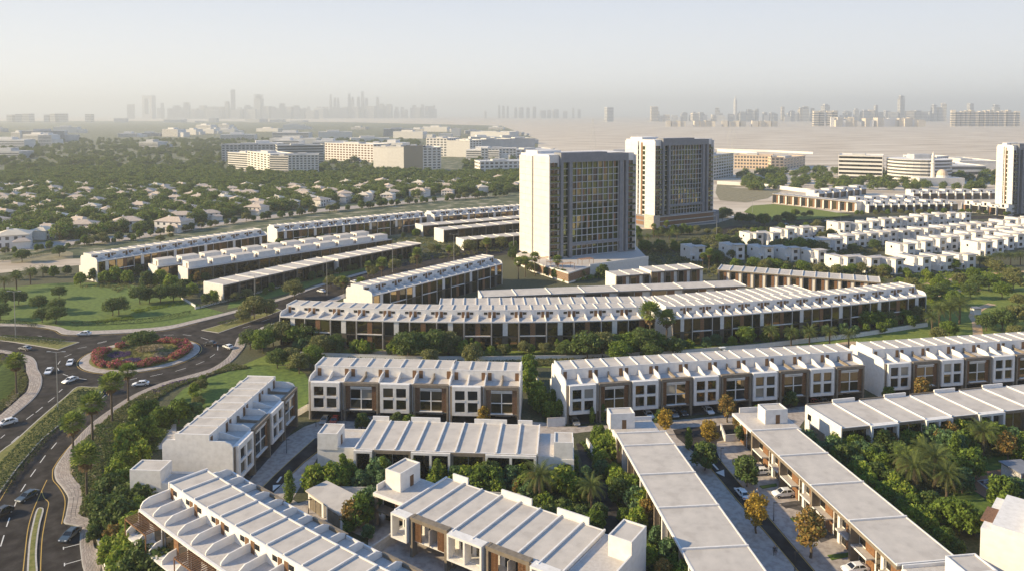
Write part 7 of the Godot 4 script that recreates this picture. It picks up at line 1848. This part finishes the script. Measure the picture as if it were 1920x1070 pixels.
	var bed2 := PackedVector2Array([Vector2(-169.42, -250.46), Vector2(-156.48, -240.73), Vector2(-151.28, -234.15), Vector2(-144.90, -225.60), Vector2(-140.23, -217.22), Vector2(-138.70, -211.03), Vector2(-137.17, -203.29), Vector2(-134.61, -191.99), Vector2(-144.43, -206.31), Vector2(-141.39, -211.03), Vector2(-143.83, -218.51), Vector2(-148.36, -226.52), Vector2(-155.21, -236.14), Vector2(-163.99, -242.30)])
	cover("border_planting", bed2, 700, green, 0.6, 1.2); cover("feather_grass", PackedVector2Array([Vector2(-139.35, -207.47), Vector2(-141.33, -215.12), Vector2(-141.23, -216.38), Vector2(-138.70, -211.03), Vector2(-137.04, -204.41)]), 70, cream, 0.6, 1.1); cover("lavender_bed", PackedVector2Array([Vector2(-167.95, -248.79), Vector2(-164.42, -247.68), Vector2(-161.25, -243.36), Vector2(-164.35, -243.36)]), 60, purple, 0.6, 1.1)
	# fan palms
	plants(["fan"], [Vector3(-140.8, 9.60, -214.3), Vector3(-106.5, 9.60, -209.4), Vector3(-103.4, 10.40, -194.7), Vector3(-100.6, 10.60, -180.4), Vector3(-100.1, 9.60, -171.4), Vector3(-87.4, 9.40, -154.0)], "beside the dual road")
	plants(["fan"], [Vector3(-64.5, 9.00, -325.4), Vector3(-60.4, 9.50, -355.2), Vector3(-47.6, 9.50, -385.5), Vector3(-69.7, 7.00, -370.3), Vector3(-74.2, 6.00, -336.1), Vector3(-13.3, 9.00, -421.5), Vector3(-33.2, 8.00, -407.8), Vector3(3.6, 9.00, -365.5), Vector3(7.0, 8.00, -370.3), Vector3(11.8, 9.00, -374.0), Vector3(22.7, 8.00, -371.6), Vector3(37.9, 8.00, -442.9), Vector3(75.1, 7.00, -442.9)], "along the upper road to the tower")
	plants(["fan"], [Vector3(47.2, 13.00, -256.2), Vector3(52.8, 12.00, -256.2), Vector3(101.7, 9.00, -389.5), Vector3(99.4, 7.00, -393.6), Vector3(102.1, 8.00, -499.6), Vector3(91.7, 8.00, -488.8)], "between the middle rows")
	# date palms
	plants(["date"], [Vector3(5.9, 8.50, -152.1), Vector3(16.2, 7.50, -150.2)], "in the garden behind the lower row"); plants(["date"], [Vector3(84.2, 9.00, -156.2), Vector3(89.8, 8.40, -154.0), Vector3(85.4, 9.00, -161.6), Vector3(90.2, 9.00, -159.2), Vector3(91.1, 8.00, -164.7), Vector3(109.2, 8.50, -173.3)], "in the pool garden at right")
	plants(["date"], [Vector3(89.5, 8.00, -259.8), Vector3(96.2, 7.50, -259.2), Vector3(102.2, 7.50, -258.6), Vector3(109.1, 7.00, -258.6), Vector3(115.4, 7.00, -258.0), Vector3(161.0, 9.50, -284.2), Vector3(165.0, 9.00, -284.2), Vector3(170.3, 10.00, -287.1), Vector3(154.4, 8.00, -277.2)], "in the park below the bowed row")
	plants(["date"], [Vector3(236.2, 7.00, -392.2), Vector3(243.9, 7.00, -395.0), Vector3(250.1, 7.00, -396.4), Vector3(256.2, 7.50, -397.8), Vector3(261.8, 7.00, -397.8), Vector3(267.8, 7.00, -399.2), Vector3(274.6, 7.00, -400.6)], "in line below the white houses"); plants(["date"], [Vector3(-226.7, 8.00, -339.1), Vector3(-224.6, 8.50, -344.3), Vector3(-224.4, 8.50, -354.1), Vector3(-228.4, 6.00, -370.3)], "at the far left lawn edge"); plants(["date"], [Vector3(-65.8, 7.00, -313.6), Vector3(153.1, 6.00, -347.5), Vector3(170.2, 5.00, -347.5), Vector3(147.1, 6.00, -426.2)], "behind the middle rows")
	plants(["date"], [Vector3(79.8, 6.00, -470.5), Vector3(83.7, 6.00, -464.7), Vector3(92.5, 7.00, -476.5), Vector3(97.9, 7.00, -470.5), Vector3(105.0, 7.00, -480.5), Vector3(87.6, 6.00, -442.9), Vector3(95.9, 6.00, -450.0), Vector3(103.1, 6.00, -442.9), Vector3(81.0, 6.00, -432.8)], "between the two towers")
	# left gardens
	plants(["light", "mid", "mid", "blue"], [Vector3(-95.6, 6.00, -193.7), Vector3(-89.3, 6.00, -191.3), Vector3(-85.6, 6.00, -193.7), Vector3(-82.2, 5.00, -195.4), Vector3(-88.2, 6.00, -181.9), Vector3(-89.3, 7.00, -174.9), Vector3(-84.5, 6.00, -170.6), Vector3(-87.1, 5.00, -167.0), Vector3(-90.3, 6.00, -179.5), Vector3(-94.4, 5.00, -182.5), Vector3(-93.3, 5.00, -195.4)], "beside the gable block")
	plants(["mid", "dark", "dark", "light"], [Vector3(-82.0, 6.00, -154.7), Vector3(-81.7, 6.00, -152.1), Vector3(-77.2, 6.50, -149.6), Vector3(-83.0, 4.50, -149.4), Vector3(-78.8, 6.00, -144.5), Vector3(-74.2, 6.50, -141.6), Vector3(-70.0, 6.50, -138.2), Vector3(-78.2, 4.00, -141.5), Vector3(-67.7, 6.50, -131.5), Vector3(-65.6, 6.50, -133.1), Vector3(-62.5, 5.50, -130.6), Vector3(-66.6, 6.00, -127.5), Vector3(-62.7, 6.50, -126.0), Vector3(-59.2, 6.50, -125.4), Vector3(-71.1, 5.00, -131.8), Vector3(-71.7, 5.50, -144.1), Vector3(-85.3, 5.50, -161.1), Vector3(-81.2, 5.00, -157.6)], "left of the curved corner row")
	plants(["orange"], [Vector3(-80.1, 3.50, -147.0), Vector3(-72.2, 5.50, -135.1), Vector3(-71.0, 4.00, -131.5)], "left of the curved corner row"); plants(["dark"], [Vector3(-73.3, 6.00, -148.8), Vector3(-77.8, 3.60, -138.9)], "beside the cube house")
	along(["light", "mid", "olive"], PackedVector2Array([Vector2(-82.98, -202.54), Vector2(-91.38, -212.24), Vector2(-88.87, -225.15)]), 5, 2.0, 2.5, 4.0, "on the lawn beside the gable block")
	# gardens in the middle
	along(["light", "mid", "dark", "blue", "light"], PackedVector2Array([Vector2(-42.69, -160.60), Vector2(-35.15, -160.14), Vector2(-22.50, -159.44), Vector2(-6.55, -158.51), Vector2(11.51, -158.28)]), 26, 2.6, 4.2, 6.2, "in front of the nine-panel villa row")
	along(["column"], PackedVector2Array([Vector2(-38.68, -160.60), Vector2(-24.81, -159.67), Vector2(-11.10, -158.97)]), 3, 1.0, 6.0, 7.5, "in front of the nine-panel villa row"); plants(["column"], [Vector3(-45.5, 7.00, -153.4), Vector3(-65.4, 5.00, -396.4), Vector3(-30.1, 6.00, -181.0)], "beside the side street")
	along(["light", "mid", "blue", "mid", "orange"], PackedVector2Array([Vector2(-8.89, -159.90), Vector2(0.22, -156.47), Vector2(11.46, -157.60), Vector2(16.41, -162.27)]), 11, 4.0, 3.5, 5.5, "in the garden behind the lower row"); along(["mid", "dark", "light"], PackedVector2Array([Vector2(3.40, -149.01), Vector2(10.57, -145.04), Vector2(16.79, -145.04), Vector2(21.18, -143.14)]), 10, 3.5, 3.0, 4.6, "in the garden behind the lower row")
	plants(["mid", "blue"], [Vector3(-29.4, 6.50, -144.1), Vector3(-28.1, 6.00, -147.0), Vector3(-30.8, 3.00, -142.2), Vector3(-26.8, 2.50, -140.0)], "beside the garage sheds"); plants(["orange"], [Vector3(-30.8, 6.00, -142.9), Vector3(4.7, 5.00, -156.5)], "beside the garage sheds")
	along(["light", "mid", "dark", "light", "blue", "orange"], PackedVector2Array([Vector2(20.34, -176.62), Vector2(22.69, -165.95), Vector2(24.81, -153.19), Vector2(26.13, -142.20), Vector2(27.11, -131.84), Vector2(27.83, -124.27)]), 26, 3.0, 3.6, 5.6, "left of the villa strip"); along(["light", "mid"], PackedVector2Array([Vector2(22.30, -182.47), Vector2(24.59, -171.12), Vector2(26.99, -153.19)]), 8, 1.5, 4.0, 5.5, "left of the villa strip")
	plants(["yellow"], [Vector3(38.5, 6.00, -187.1), Vector3(47.2, 7.00, -178.9), Vector3(46.8, 8.50, -142.2), Vector3(-7.1, 5.50, -192.0)], "on the autumn tree street"); plants(["orange"], [Vector3(56.1, 7.00, -194.7), Vector3(54.0, 9.50, -134.1), Vector3(57.0, 4.50, -188.1), Vector3(114.2, 7.00, -209.4)], "on the autumn tree street"); plants(["column"], [Vector3(42.3, 6.00, -178.6), Vector3(20.9, 5.00, -193.7), Vector3(23.8, 5.00, -195.4)], "on the autumn tree street")
	plants(["mid", "dark"], [Vector3(43.5, 6.50, -168.0), Vector3(50.6, 6.50, -160.6), Vector3(56.6, 5.00, -182.5), Vector3(58.7, 4.50, -184.9), Vector3(61.4, 5.00, -187.1), Vector3(38.4, 4.00, -192.0), Vector3(-37.8, 4.00, -190.0), Vector3(-25.5, 4.20, -189.4), Vector3(-28.9, 4.00, -191.0), Vector3(76.0, 4.50, -205.5), Vector3(105.5, 4.00, -212.2)], "before the front townhouses"); along(["light", "mid"], PackedVector2Array([Vector2(58.06, -187.11), Vector2(62.26, -191.99), Vector2(61.95, -195.39)]), 5, 2.0, 3.5, 5.0, "at the corner planting bed")
	# right garden
	along(["light", "mid", "dark", "blue", "light"], PackedVector2Array([Vector2(73.26, -181.87), Vector2(82.16, -180.09), Vector2(93.59, -182.47), Vector2(105.32, -184.92), Vector2(119.10, -188.07)]), 22, 3.0, 4.5, 6.5, "before the flat-roofed right row"); plants(["orange"], [Vector3(89.6, 5.00, -184.9), Vector3(101.3, 6.50, -176.6), Vector3(113.8, 7.00, -171.7), Vector3(105.3, 6.00, -184.9)], "in the pool garden at right")
	along(["light", "mid", "blue", "dark"], PackedVector2Array([Vector2(73.31, -177.19), Vector2(77.92, -170.59), Vector2(82.95, -165.95), Vector2(88.98, -168.50)]), 18, 5.0, 3.8, 5.8, "in the pool garden at right"); along(["light", "mid", "dark", "mid"], PackedVector2Array([Vector2(74.65, -174.38), Vector2(77.17, -158.74), Vector2(78.46, -144.08), Vector2(80.49, -133.47)]), 22, 2.2, 3.2, 4.8, "right of the villa strip"); along(["light", "mid", "dark"], PackedVector2Array([Vector2(81.79, -168.50), Vector2(82.79, -156.47), Vector2(83.15, -147.00), Vector2(87.63, -142.20)]), 14, 4.5, 3.6, 5.2, "in the pool garden at right")
	plants(["mid", "blue"], [Vector3(99.4, 6.00, -151.1), Vector3(103.5, 6.00, -153.2), Vector3(85.6, 6.50, -142.2), Vector3(83.6, 6.00, -144.1), Vector3(88.1, 5.00, -141.3), Vector3(100.4, 6.50, -163.5), Vector3(97.3, 6.00, -162.3), Vector3(95.2, 5.00, -157.6), Vector3(100.1, 7.00, -171.1), Vector3(105.3, 6.00, -173.8), Vector3(115.4, 6.00, -178.0), Vector3(118.5, 6.00, -176.1)], "in the pool garden at right"); plants(["column"], [Vector3(99.8, 8.00, -168.5)], "in the pool garden at right"); along(["mid", "light"], PackedVector2Array([Vector2(117.07, -173.83), Vector2(123.59, -175.21)]), 3, 2.0, 5.0, 6.0, "at the right picture edge")
	cover("garden_planting", PackedVector2Array([Vector2(72.01, -187.11), Vector2(130.56, -195.39), Vector2(118.28, -176.62), Vector2(105.75, -172.47), Vector2(100.80, -162.27), Vector2(89.35, -154.27), Vector2(87.26, -145.04), Vector2(79.54, -133.47), Vector2(77.33, -150.03), Vector2(75.59, -176.62)]), 3000, green, 0.6, 1.5); cover("garden_planting", PackedVector2Array([Vector2(17.11, -182.47), Vector2(25.09, -183.99), Vector2(33.33, -140.37), Vector2(32.82, -122.85), Vector2(24.54, -125.72), Vector2(23.59, -142.20)]), 1800, dark, 0.7, 1.6); cover("garden_planting", PackedVector2Array([Vector2(-43.18, -162.51), Vector2(12.71, -159.20), Vector2(15.04, -159.90), Vector2(17.71, -144.08), Vector2(10.57, -145.04), Vector2(-6.43, -155.36), Vector2(-41.17, -156.92)]), 2200, dark, 0.7, 1.6); cover("garden_planting", PackedVector2Array([Vector2(-106.00, -191.99), Vector2(-88.57, -198.90), Vector2(-83.88, -176.62), Vector2(-87.53, -173.83), Vector2(-79.01, -154.27), Vector2(-68.93, -142.20), Vector2(-56.29, -122.85), Vector2(-65.99, -122.85), Vector2(-78.08, -142.20), Vector2(-84.93, -150.03), Vector2(-90.90, -168.50)]), 2600, dark, 0.7, 1.6)
	# the park belt before the bowed rows
	plants(["olive", "park_mid", "olive", "park_dark"], [Vector3(-88.6, 7.00, -256.2), Vector3(-83.0, 7.50, -252.2), Vector3(-81.6, 8.00, -259.2), Vector3(-78.3, 8.00, -260.4), Vector3(-73.9, 8.00, -258.0), Vector3(-70.4, 7.50, -260.4), Vector3(-73.4, 6.50, -237.1), Vector3(-69.9, 6.00, -239.7), Vector3(-62.9, 7.00, -248.8), Vector3(-62.5, 6.50, -237.1), Vector3(-65.3, 6.00, -232.2), Vector3(-59.0, 6.00, -253.3), Vector3(-33.5, 8.50, -245.5), Vector3(-29.5, 8.50, -248.8), Vector3(-25.1, 8.50, -248.8), Vector3(-20.9, 7.50, -251.0), Vector3(-12.4, 6.00, -240.2), Vector3(-25.7, 6.00, -238.2), Vector3(17.8, 6.00, -246.6), Vector3(24.5, 8.50, -244.4), Vector3(30.0, 8.50, -246.6), Vector3(34.1, 7.50, -248.8), Vector3(39.0, 7.50, -248.8), Vector3(43.9, 8.50, -248.8), Vector3(49.3, 7.50, -251.0), Vector3(53.4, 6.50, -248.8), Vector3(34.2, 7.00, -239.7), Vector3(44.7, 6.00, -241.3)], "in the park belt")
	along(["mid", "light", "olive", "blue"], PackedVector2Array([Vector2(-75.59, -256.21), Vector2(-45.73, -251.02), Vector2(-17.25, -249.34), Vector2(7.41, -249.90), Vector2(45.16, -253.88)]), 34, 1.6, 3.4, 5.2, "before the long bowed row"); along(["mid", "light", "blue"], PackedVector2Array([Vector2(55.92, -253.88), Vector2(81.40, -261.00), Vector2(105.93, -267.24), Vector2(132.29, -275.12), Vector2(156.40, -285.65)]), 24, 1.6, 3.4, 5.0, "before the upper bowed row"); along(["column"], PackedVector2Array([Vector2(-56.49, -251.59), Vector2(-10.21, -249.34), Vector2(43.27, -253.30)]), 5, 1.0, 5.0, 6.0, "before the long bowed row"); along(["orange"], PackedVector2Array([Vector2(-54.59, -251.02), Vector2(43.18, -252.73)]), 3, 2.0, 3.5, 4.5, "before the long bowed row")
	plants(["olive", "park_mid"], [Vector3(131.6, 6.50, -282.1), Vector3(136.6, 6.50, -284.2), Vector3(142.0, 6.50, -287.1), Vector3(149.2, 6.00, -289.3), Vector3(155.3, 6.50, -293.1), Vector3(161.1, 6.00, -296.2), Vector3(81.2, 6.00, -260.4)], "along the park wall"); plants(["park_dark", "olive", "park_mid"], [Vector3(176.1, 6.00, -342.2), Vector3(178.2, 7.00, -337.1), Vector3(176.6, 6.00, -327.3), Vector3(178.6, 6.00, -322.6), Vector3(185.8, 6.00, -327.3), Vector3(183.6, 7.00, -313.6), Vector3(198.4, 6.50, -327.3), Vector3(211.0, 7.50, -342.2), Vector3(215.8, 8.00, -342.2), Vector3(212.2, 7.00, -327.3), Vector3(226.6, 8.00, -342.2), Vector3(181.0, 7.50, -278.5), Vector3(190.6, 8.00, -285.7), Vector3(175.1, 6.00, -278.5), Vector3(156.8, 6.00, -270.5), Vector3(150.1, 5.00, -265.3), Vector3(241.1, 7.00, -376.5), Vector3(243.9, 7.00, -389.5), Vector3(221.9, 6.00, -364.4), Vector3(208.8, 6.00, -353.0), Vector3(210.1, 6.00, -313.6), Vector3(237.3, 7.00, -358.6), Vector3(225.2, 6.00, -385.5), Vector3(177.3, 6.00, -265.3)], "in the right-hand park")
	along(["mid", "light"], PackedVector2Array([Vector2(4.39, -229.80), Vector2(7.13, -214.29), Vector2(8.04, -198.90)]), 7, 3.0, 4.0, 7.0, "in the passage between the front rows"); along(["mid"], PackedVector2Array([Vector2(9.98, -195.39), Vector2(13.21, -202.54), Vector2(12.72, -206.31)]), 5, 1.5, 3.0, 5.0, "beside the ten-bay row's gable")
	# left lawn
	plants(["park_dark"], [Vector3(-191.8, 6.00, -307.6), Vector3(-181.7, 6.50, -302.6), Vector3(-179.4, 6.00, -289.3), Vector3(-173.2, 6.50, -287.9), Vector3(-157.7, 7.00, -299.4), Vector3(-156.0, 7.00, -301.0), Vector3(-155.7, 7.00, -318.0), Vector3(-152.6, 7.00, -319.8), Vector3(-148.1, 7.50, -319.8), Vector3(-144.1, 7.50, -323.5), Vector3(-140.3, 6.00, -325.4), Vector3(-209.2, 7.00, -313.6), Vector3(-205.4, 6.00, -316.2), Vector3(-195.2, 5.00, -327.3), Vector3(-197.8, 6.00, -293.1)], "on the left lawn"); cover("dry_grass_clumps", PackedVector2Array([Vector2(-161.45, -290.84), Vector2(-149.26, -299.38), Vector2(-146.94, -294.66), Vector2(-158.19, -288.59)]), 200, lime, 0.5, 0.9); cover("dry_grass_clumps", PackedVector2Array([Vector2(-154.37, -307.59), Vector2(-139.85, -321.68), Vector2(-137.17, -318.04), Vector2(-150.18, -303.43)]), 260, lime, 0.5, 0.9)
	plants(["mid", "dark", "light"], [Vector3(-200.4, 6.00, -353.0), Vector3(-198.5, 6.00, -360.9), Vector3(-191.0, 5.50, -356.3), Vector3(-187.2, 7.00, -358.6), Vector3(-180.2, 6.50, -356.3), Vector3(-166.8, 8.00, -347.5), Vector3(-161.7, 8.00, -349.7), Vector3(-152.1, 7.00, -339.1), Vector3(-145.3, 6.00, -337.1), Vector3(-139.7, 6.00, -332.1), Vector3(-223.2, 5.00, -370.3), Vector3(-220.2, 5.00, -376.5), Vector3(-230.8, 4.00, -376.5), Vector3(-233.6, 5.00, -370.3), Vector3(-237.5, 5.00, -364.4), Vector3(-128.2, 5.00, -318.0), Vector3(-125.6, 5.00, -319.8)], "before the far left rows"); plants(["orange"], [Vector3(-148.1, 5.00, -358.6), Vector3(-132.1, 5.00, -385.5), Vector3(-120.7, 5.00, -402.0), Vector3(-106.2, 5.00, -423.1), Vector3(-148.4, 4.00, -442.9), Vector3(-129.6, 5.00, -464.7), Vector3(-85.1, 4.00, -470.5), Vector3(-80.1, 4.00, -480.5)], "between the left rows")
	along(["mid", "dark", "olive"], PackedVector2Array([Vector2(-197.15, -370.35), Vector2(-174.68, -396.36), Vector2(-147.28, -439.49), Vector2(-114.73, -484.61), Vector2(-67.26, -539.95)]), 26, 2.0, 3.5, 6.0, "between the left rows"); along(["mid", "dark", "olive"], PackedVector2Array([Vector2(-155.76, -352.95), Vector2(-138.89, -389.52), Vector2(-118.97, -426.25), Vector2(-86.12, -476.47), Vector2(-48.49, -501.76)]), 24, 2.0, 3.5, 5.5, "between the left rows"); along(["dark", "olive", "mid"], PackedVector2Array([Vector2(-118.81, -319.85), Vector2(-105.37, -342.23), Vector2(-89.07, -375.27), Vector2(-68.58, -410.76), Vector2(-40.05, -446.42)]), 20, 1.8, 3.0, 4.6, "below the dark villa row")
	plants(["olive"], [Vector3(-100.0, 9.00, -294.7), Vector3(-95.5, 7.00, -296.2), Vector3(-93.9, 7.50, -327.3), Vector3(-76.5, 6.00, -342.2), Vector3(-82.6, 6.00, -347.5), Vector3(-67.1, 6.00, -370.3), Vector3(-59.0, 6.00, -385.5), Vector3(-49.5, 6.00, -396.4), Vector3(-32.0, 7.00, -423.1), Vector3(-23.8, 7.00, -434.4), Vector3(-14.9, 6.00, -442.9), Vector3(-5.7, 7.00, -451.8), Vector3(-102.5, 5.00, -289.3)], "on the upper road verges"); along(["mid", "dark", "olive"], PackedVector2Array([Vector2(-258.91, -457.24), Vector2(-239.32, -482.55), Vector2(-205.23, -545.13), Vector2(-153.37, -612.70), Vector2(-75.34, -682.46), Vector2(1.04, -744.89)]), 60, 3.0, 4.0, 7.0, "along the district road"); along(["mid", "olive"], PackedVector2Array([Vector2(-288.52, -429.48), Vector2(-264.30, -449.97), Vector2(-236.32, -476.47)]), 12, 3.0, 3.0, 5.0, "along the district road"); plants(["olive", "park_dark"], [Vector3(-262.6, 7.00, -407.8), Vector3(-251.6, 6.00, -423.1), Vector3(-216.9, 5.00, -470.5), Vector3(-216.6, 4.00, -484.6)], "along the district road")
	along(["mid", "olive", "dark"], PackedVector2Array([Vector2(-0.93, -442.93), Vector2(4.73, -396.36), Vector2(11.10, -376.53), Vector2(26.11, -364.36), Vector2(42.14, -370.35), Vector2(52.50, -389.52)]), 16, 4.0, 4.0, 7.0, "at the foot of the near tower"); along(["mid", "light"], PackedVector2Array([Vector2(-6.45, -327.30), Vector2(33.07, -331.15), Vector2(69.62, -339.14), Vector2(105.51, -347.51)]), 16, 1.5, 2.0, 3.4, "before the eight-panel row")
	along(["mid", "olive"], PackedVector2Array([Vector2(103.48, -396.36), Vector2(127.09, -429.48), Vector2(143.45, -442.93)]), 8, 4.0, 5.0, 8.0, "left of the white houses"); along(["olive", "park_mid"], PackedVector2Array([Vector2(115.38, -389.52), Vector2(144.73, -380.33), Vector2(168.07, -372.79), Vector2(189.02, -372.79)]), 26, 5.0, 4.5, 6.5, "before the front white houses"); plants(["olive", "park_mid", "park_dark"], [Vector3(163.2, 9.00, -429.5), Vector3(170.5, 9.00, -432.8), Vector3(175.3, 8.00, -429.5), Vector3(156.0, 8.00, -426.2), Vector3(151.2, 8.00, -429.5), Vector3(131.0, 8.00, -442.9), Vector3(127.3, 8.00, -451.8), Vector3(174.7, 6.00, -413.8), Vector3(211.8, 6.00, -442.9), Vector3(194.8, 6.00, -432.8), Vector3(232.2, 5.00, -446.4), Vector3(250.6, 5.00, -457.2), Vector3(171.6, 7.00, -451.8), Vector3(159.0, 7.00, -442.9), Vector3(234.5, 6.00, -490.9), Vector3(194.3, 6.00, -476.5), Vector3(204.3, 6.00, -484.6)], "among the white houses")
	along(["olive", "park_dark", "mid"], PackedVector2Array([Vector2(161.47, -596.63), Vector2(161.02, -572.60), Vector2(169.42, -547.76), Vector2(184.75, -547.76), Vector2(212.84, -561.29)]), 16, 5.0, 5.0, 8.0, "round the far lawn"); along(["olive", "mid"], PackedVector2Array([Vector2(215.55, -590.44), Vector2(229.70, -584.37)]), 4, 3.0, 4.0, 6.0, "on the far lawn"); along(["mid", "olive"], PackedVector2Array([Vector2(267.87, -596.63), Vector2(311.21, -599.78), Vector2(355.01, -602.96), Vector2(388.74, -602.96)]), 22, 3.0, 3.0, 5.0, "along the far road"); along(["olive", "dark", "mid"], PackedVector2Array([Vector2(129.23, -470.53), Vector2(147.54, -476.47), Vector2(169.35, -501.76), Vector2(206.52, -524.97), Vector2(232.84, -534.86)]), 18, 5.0, 4.0, 7.0, "between far road and white houses")
	along(["mid", "olive", "dark"], PackedVector2Array([Vector2(83.20, -490.91), Vector2(94.74, -497.36), Vector2(116.65, -501.76), Vector2(134.22, -501.76)]), 12, 5.0, 4.0, 7.0, "before the far tower"); along(["mid", "olive"], PackedVector2Array([Vector2(72.19, -434.43), Vector2(90.67, -442.93), Vector2(115.51, -442.93)]), 14, 6.0, 4.0, 7.0, "between the towers and white houses")
	along(["light", "mid"], PackedVector2Array([Vector2(196.18, -376.53), Vector2(198.87, -364.36), Vector2(195.34, -342.23)]), 10, 5.0, 3.0, 5.0, "in the right-hand park")
	# rough planting on the open ground further back
	cover("rough_planting", PackedVector2Array([Vector2(73.59, -442.93), Vector2(134.22, -501.76), Vector2(165.46, -534.86), Vector2(292.82, -564.07), Vector2(239.68, -460.96), Vector2(167.45, -396.36), Vector2(187.79, -370.35), Vector2(149.31, -352.95), Vector2(96.76, -370.35), Vector2(75.66, -396.36)]), 2600, green, 1.2, 3.2); cover("rough_planting", PackedVector2Array([Vector2(-197.34, -347.51), Vector2(-144.57, -327.30), Vector2(-71.77, -396.36), Vector2(0.62, -442.93), Vector2(0.70, -501.76), Vector2(-86.84, -480.51), Vector2(-183.03, -396.36)]), 2200, green, 1.0, 2.2)
	cover("rough_planting", PackedVector2Array([Vector2(0.60, -426.25), Vector2(25.70, -358.57), Vector2(52.54, -370.35), Vector2(53.41, -396.36), Vector2(29.61, -376.53), Vector2(9.16, -407.80)]), 500, lime, 1.0, 2.4); cover("rough_planting", PackedVector2Array([Vector2(126.06, -278.55), Vector2(170.23, -309.28), Vector2(245.01, -370.35), Vector2(262.03, -396.36), Vector2(196.18, -376.53), Vector2(180.02, -327.30)]), 900, lime, 0.8, 1.8); cover("rough_planting", PackedVector2Array([Vector2(-87.26, -253.30), Vector2(-54.43, -242.30), Vector2(-9.72, -237.14), Vector2(48.27, -242.30), Vector2(49.33, -247.68), Vector2(-9.93, -242.30), Vector2(-69.31, -246.59)]), 1500, green, 0.8, 1.8)
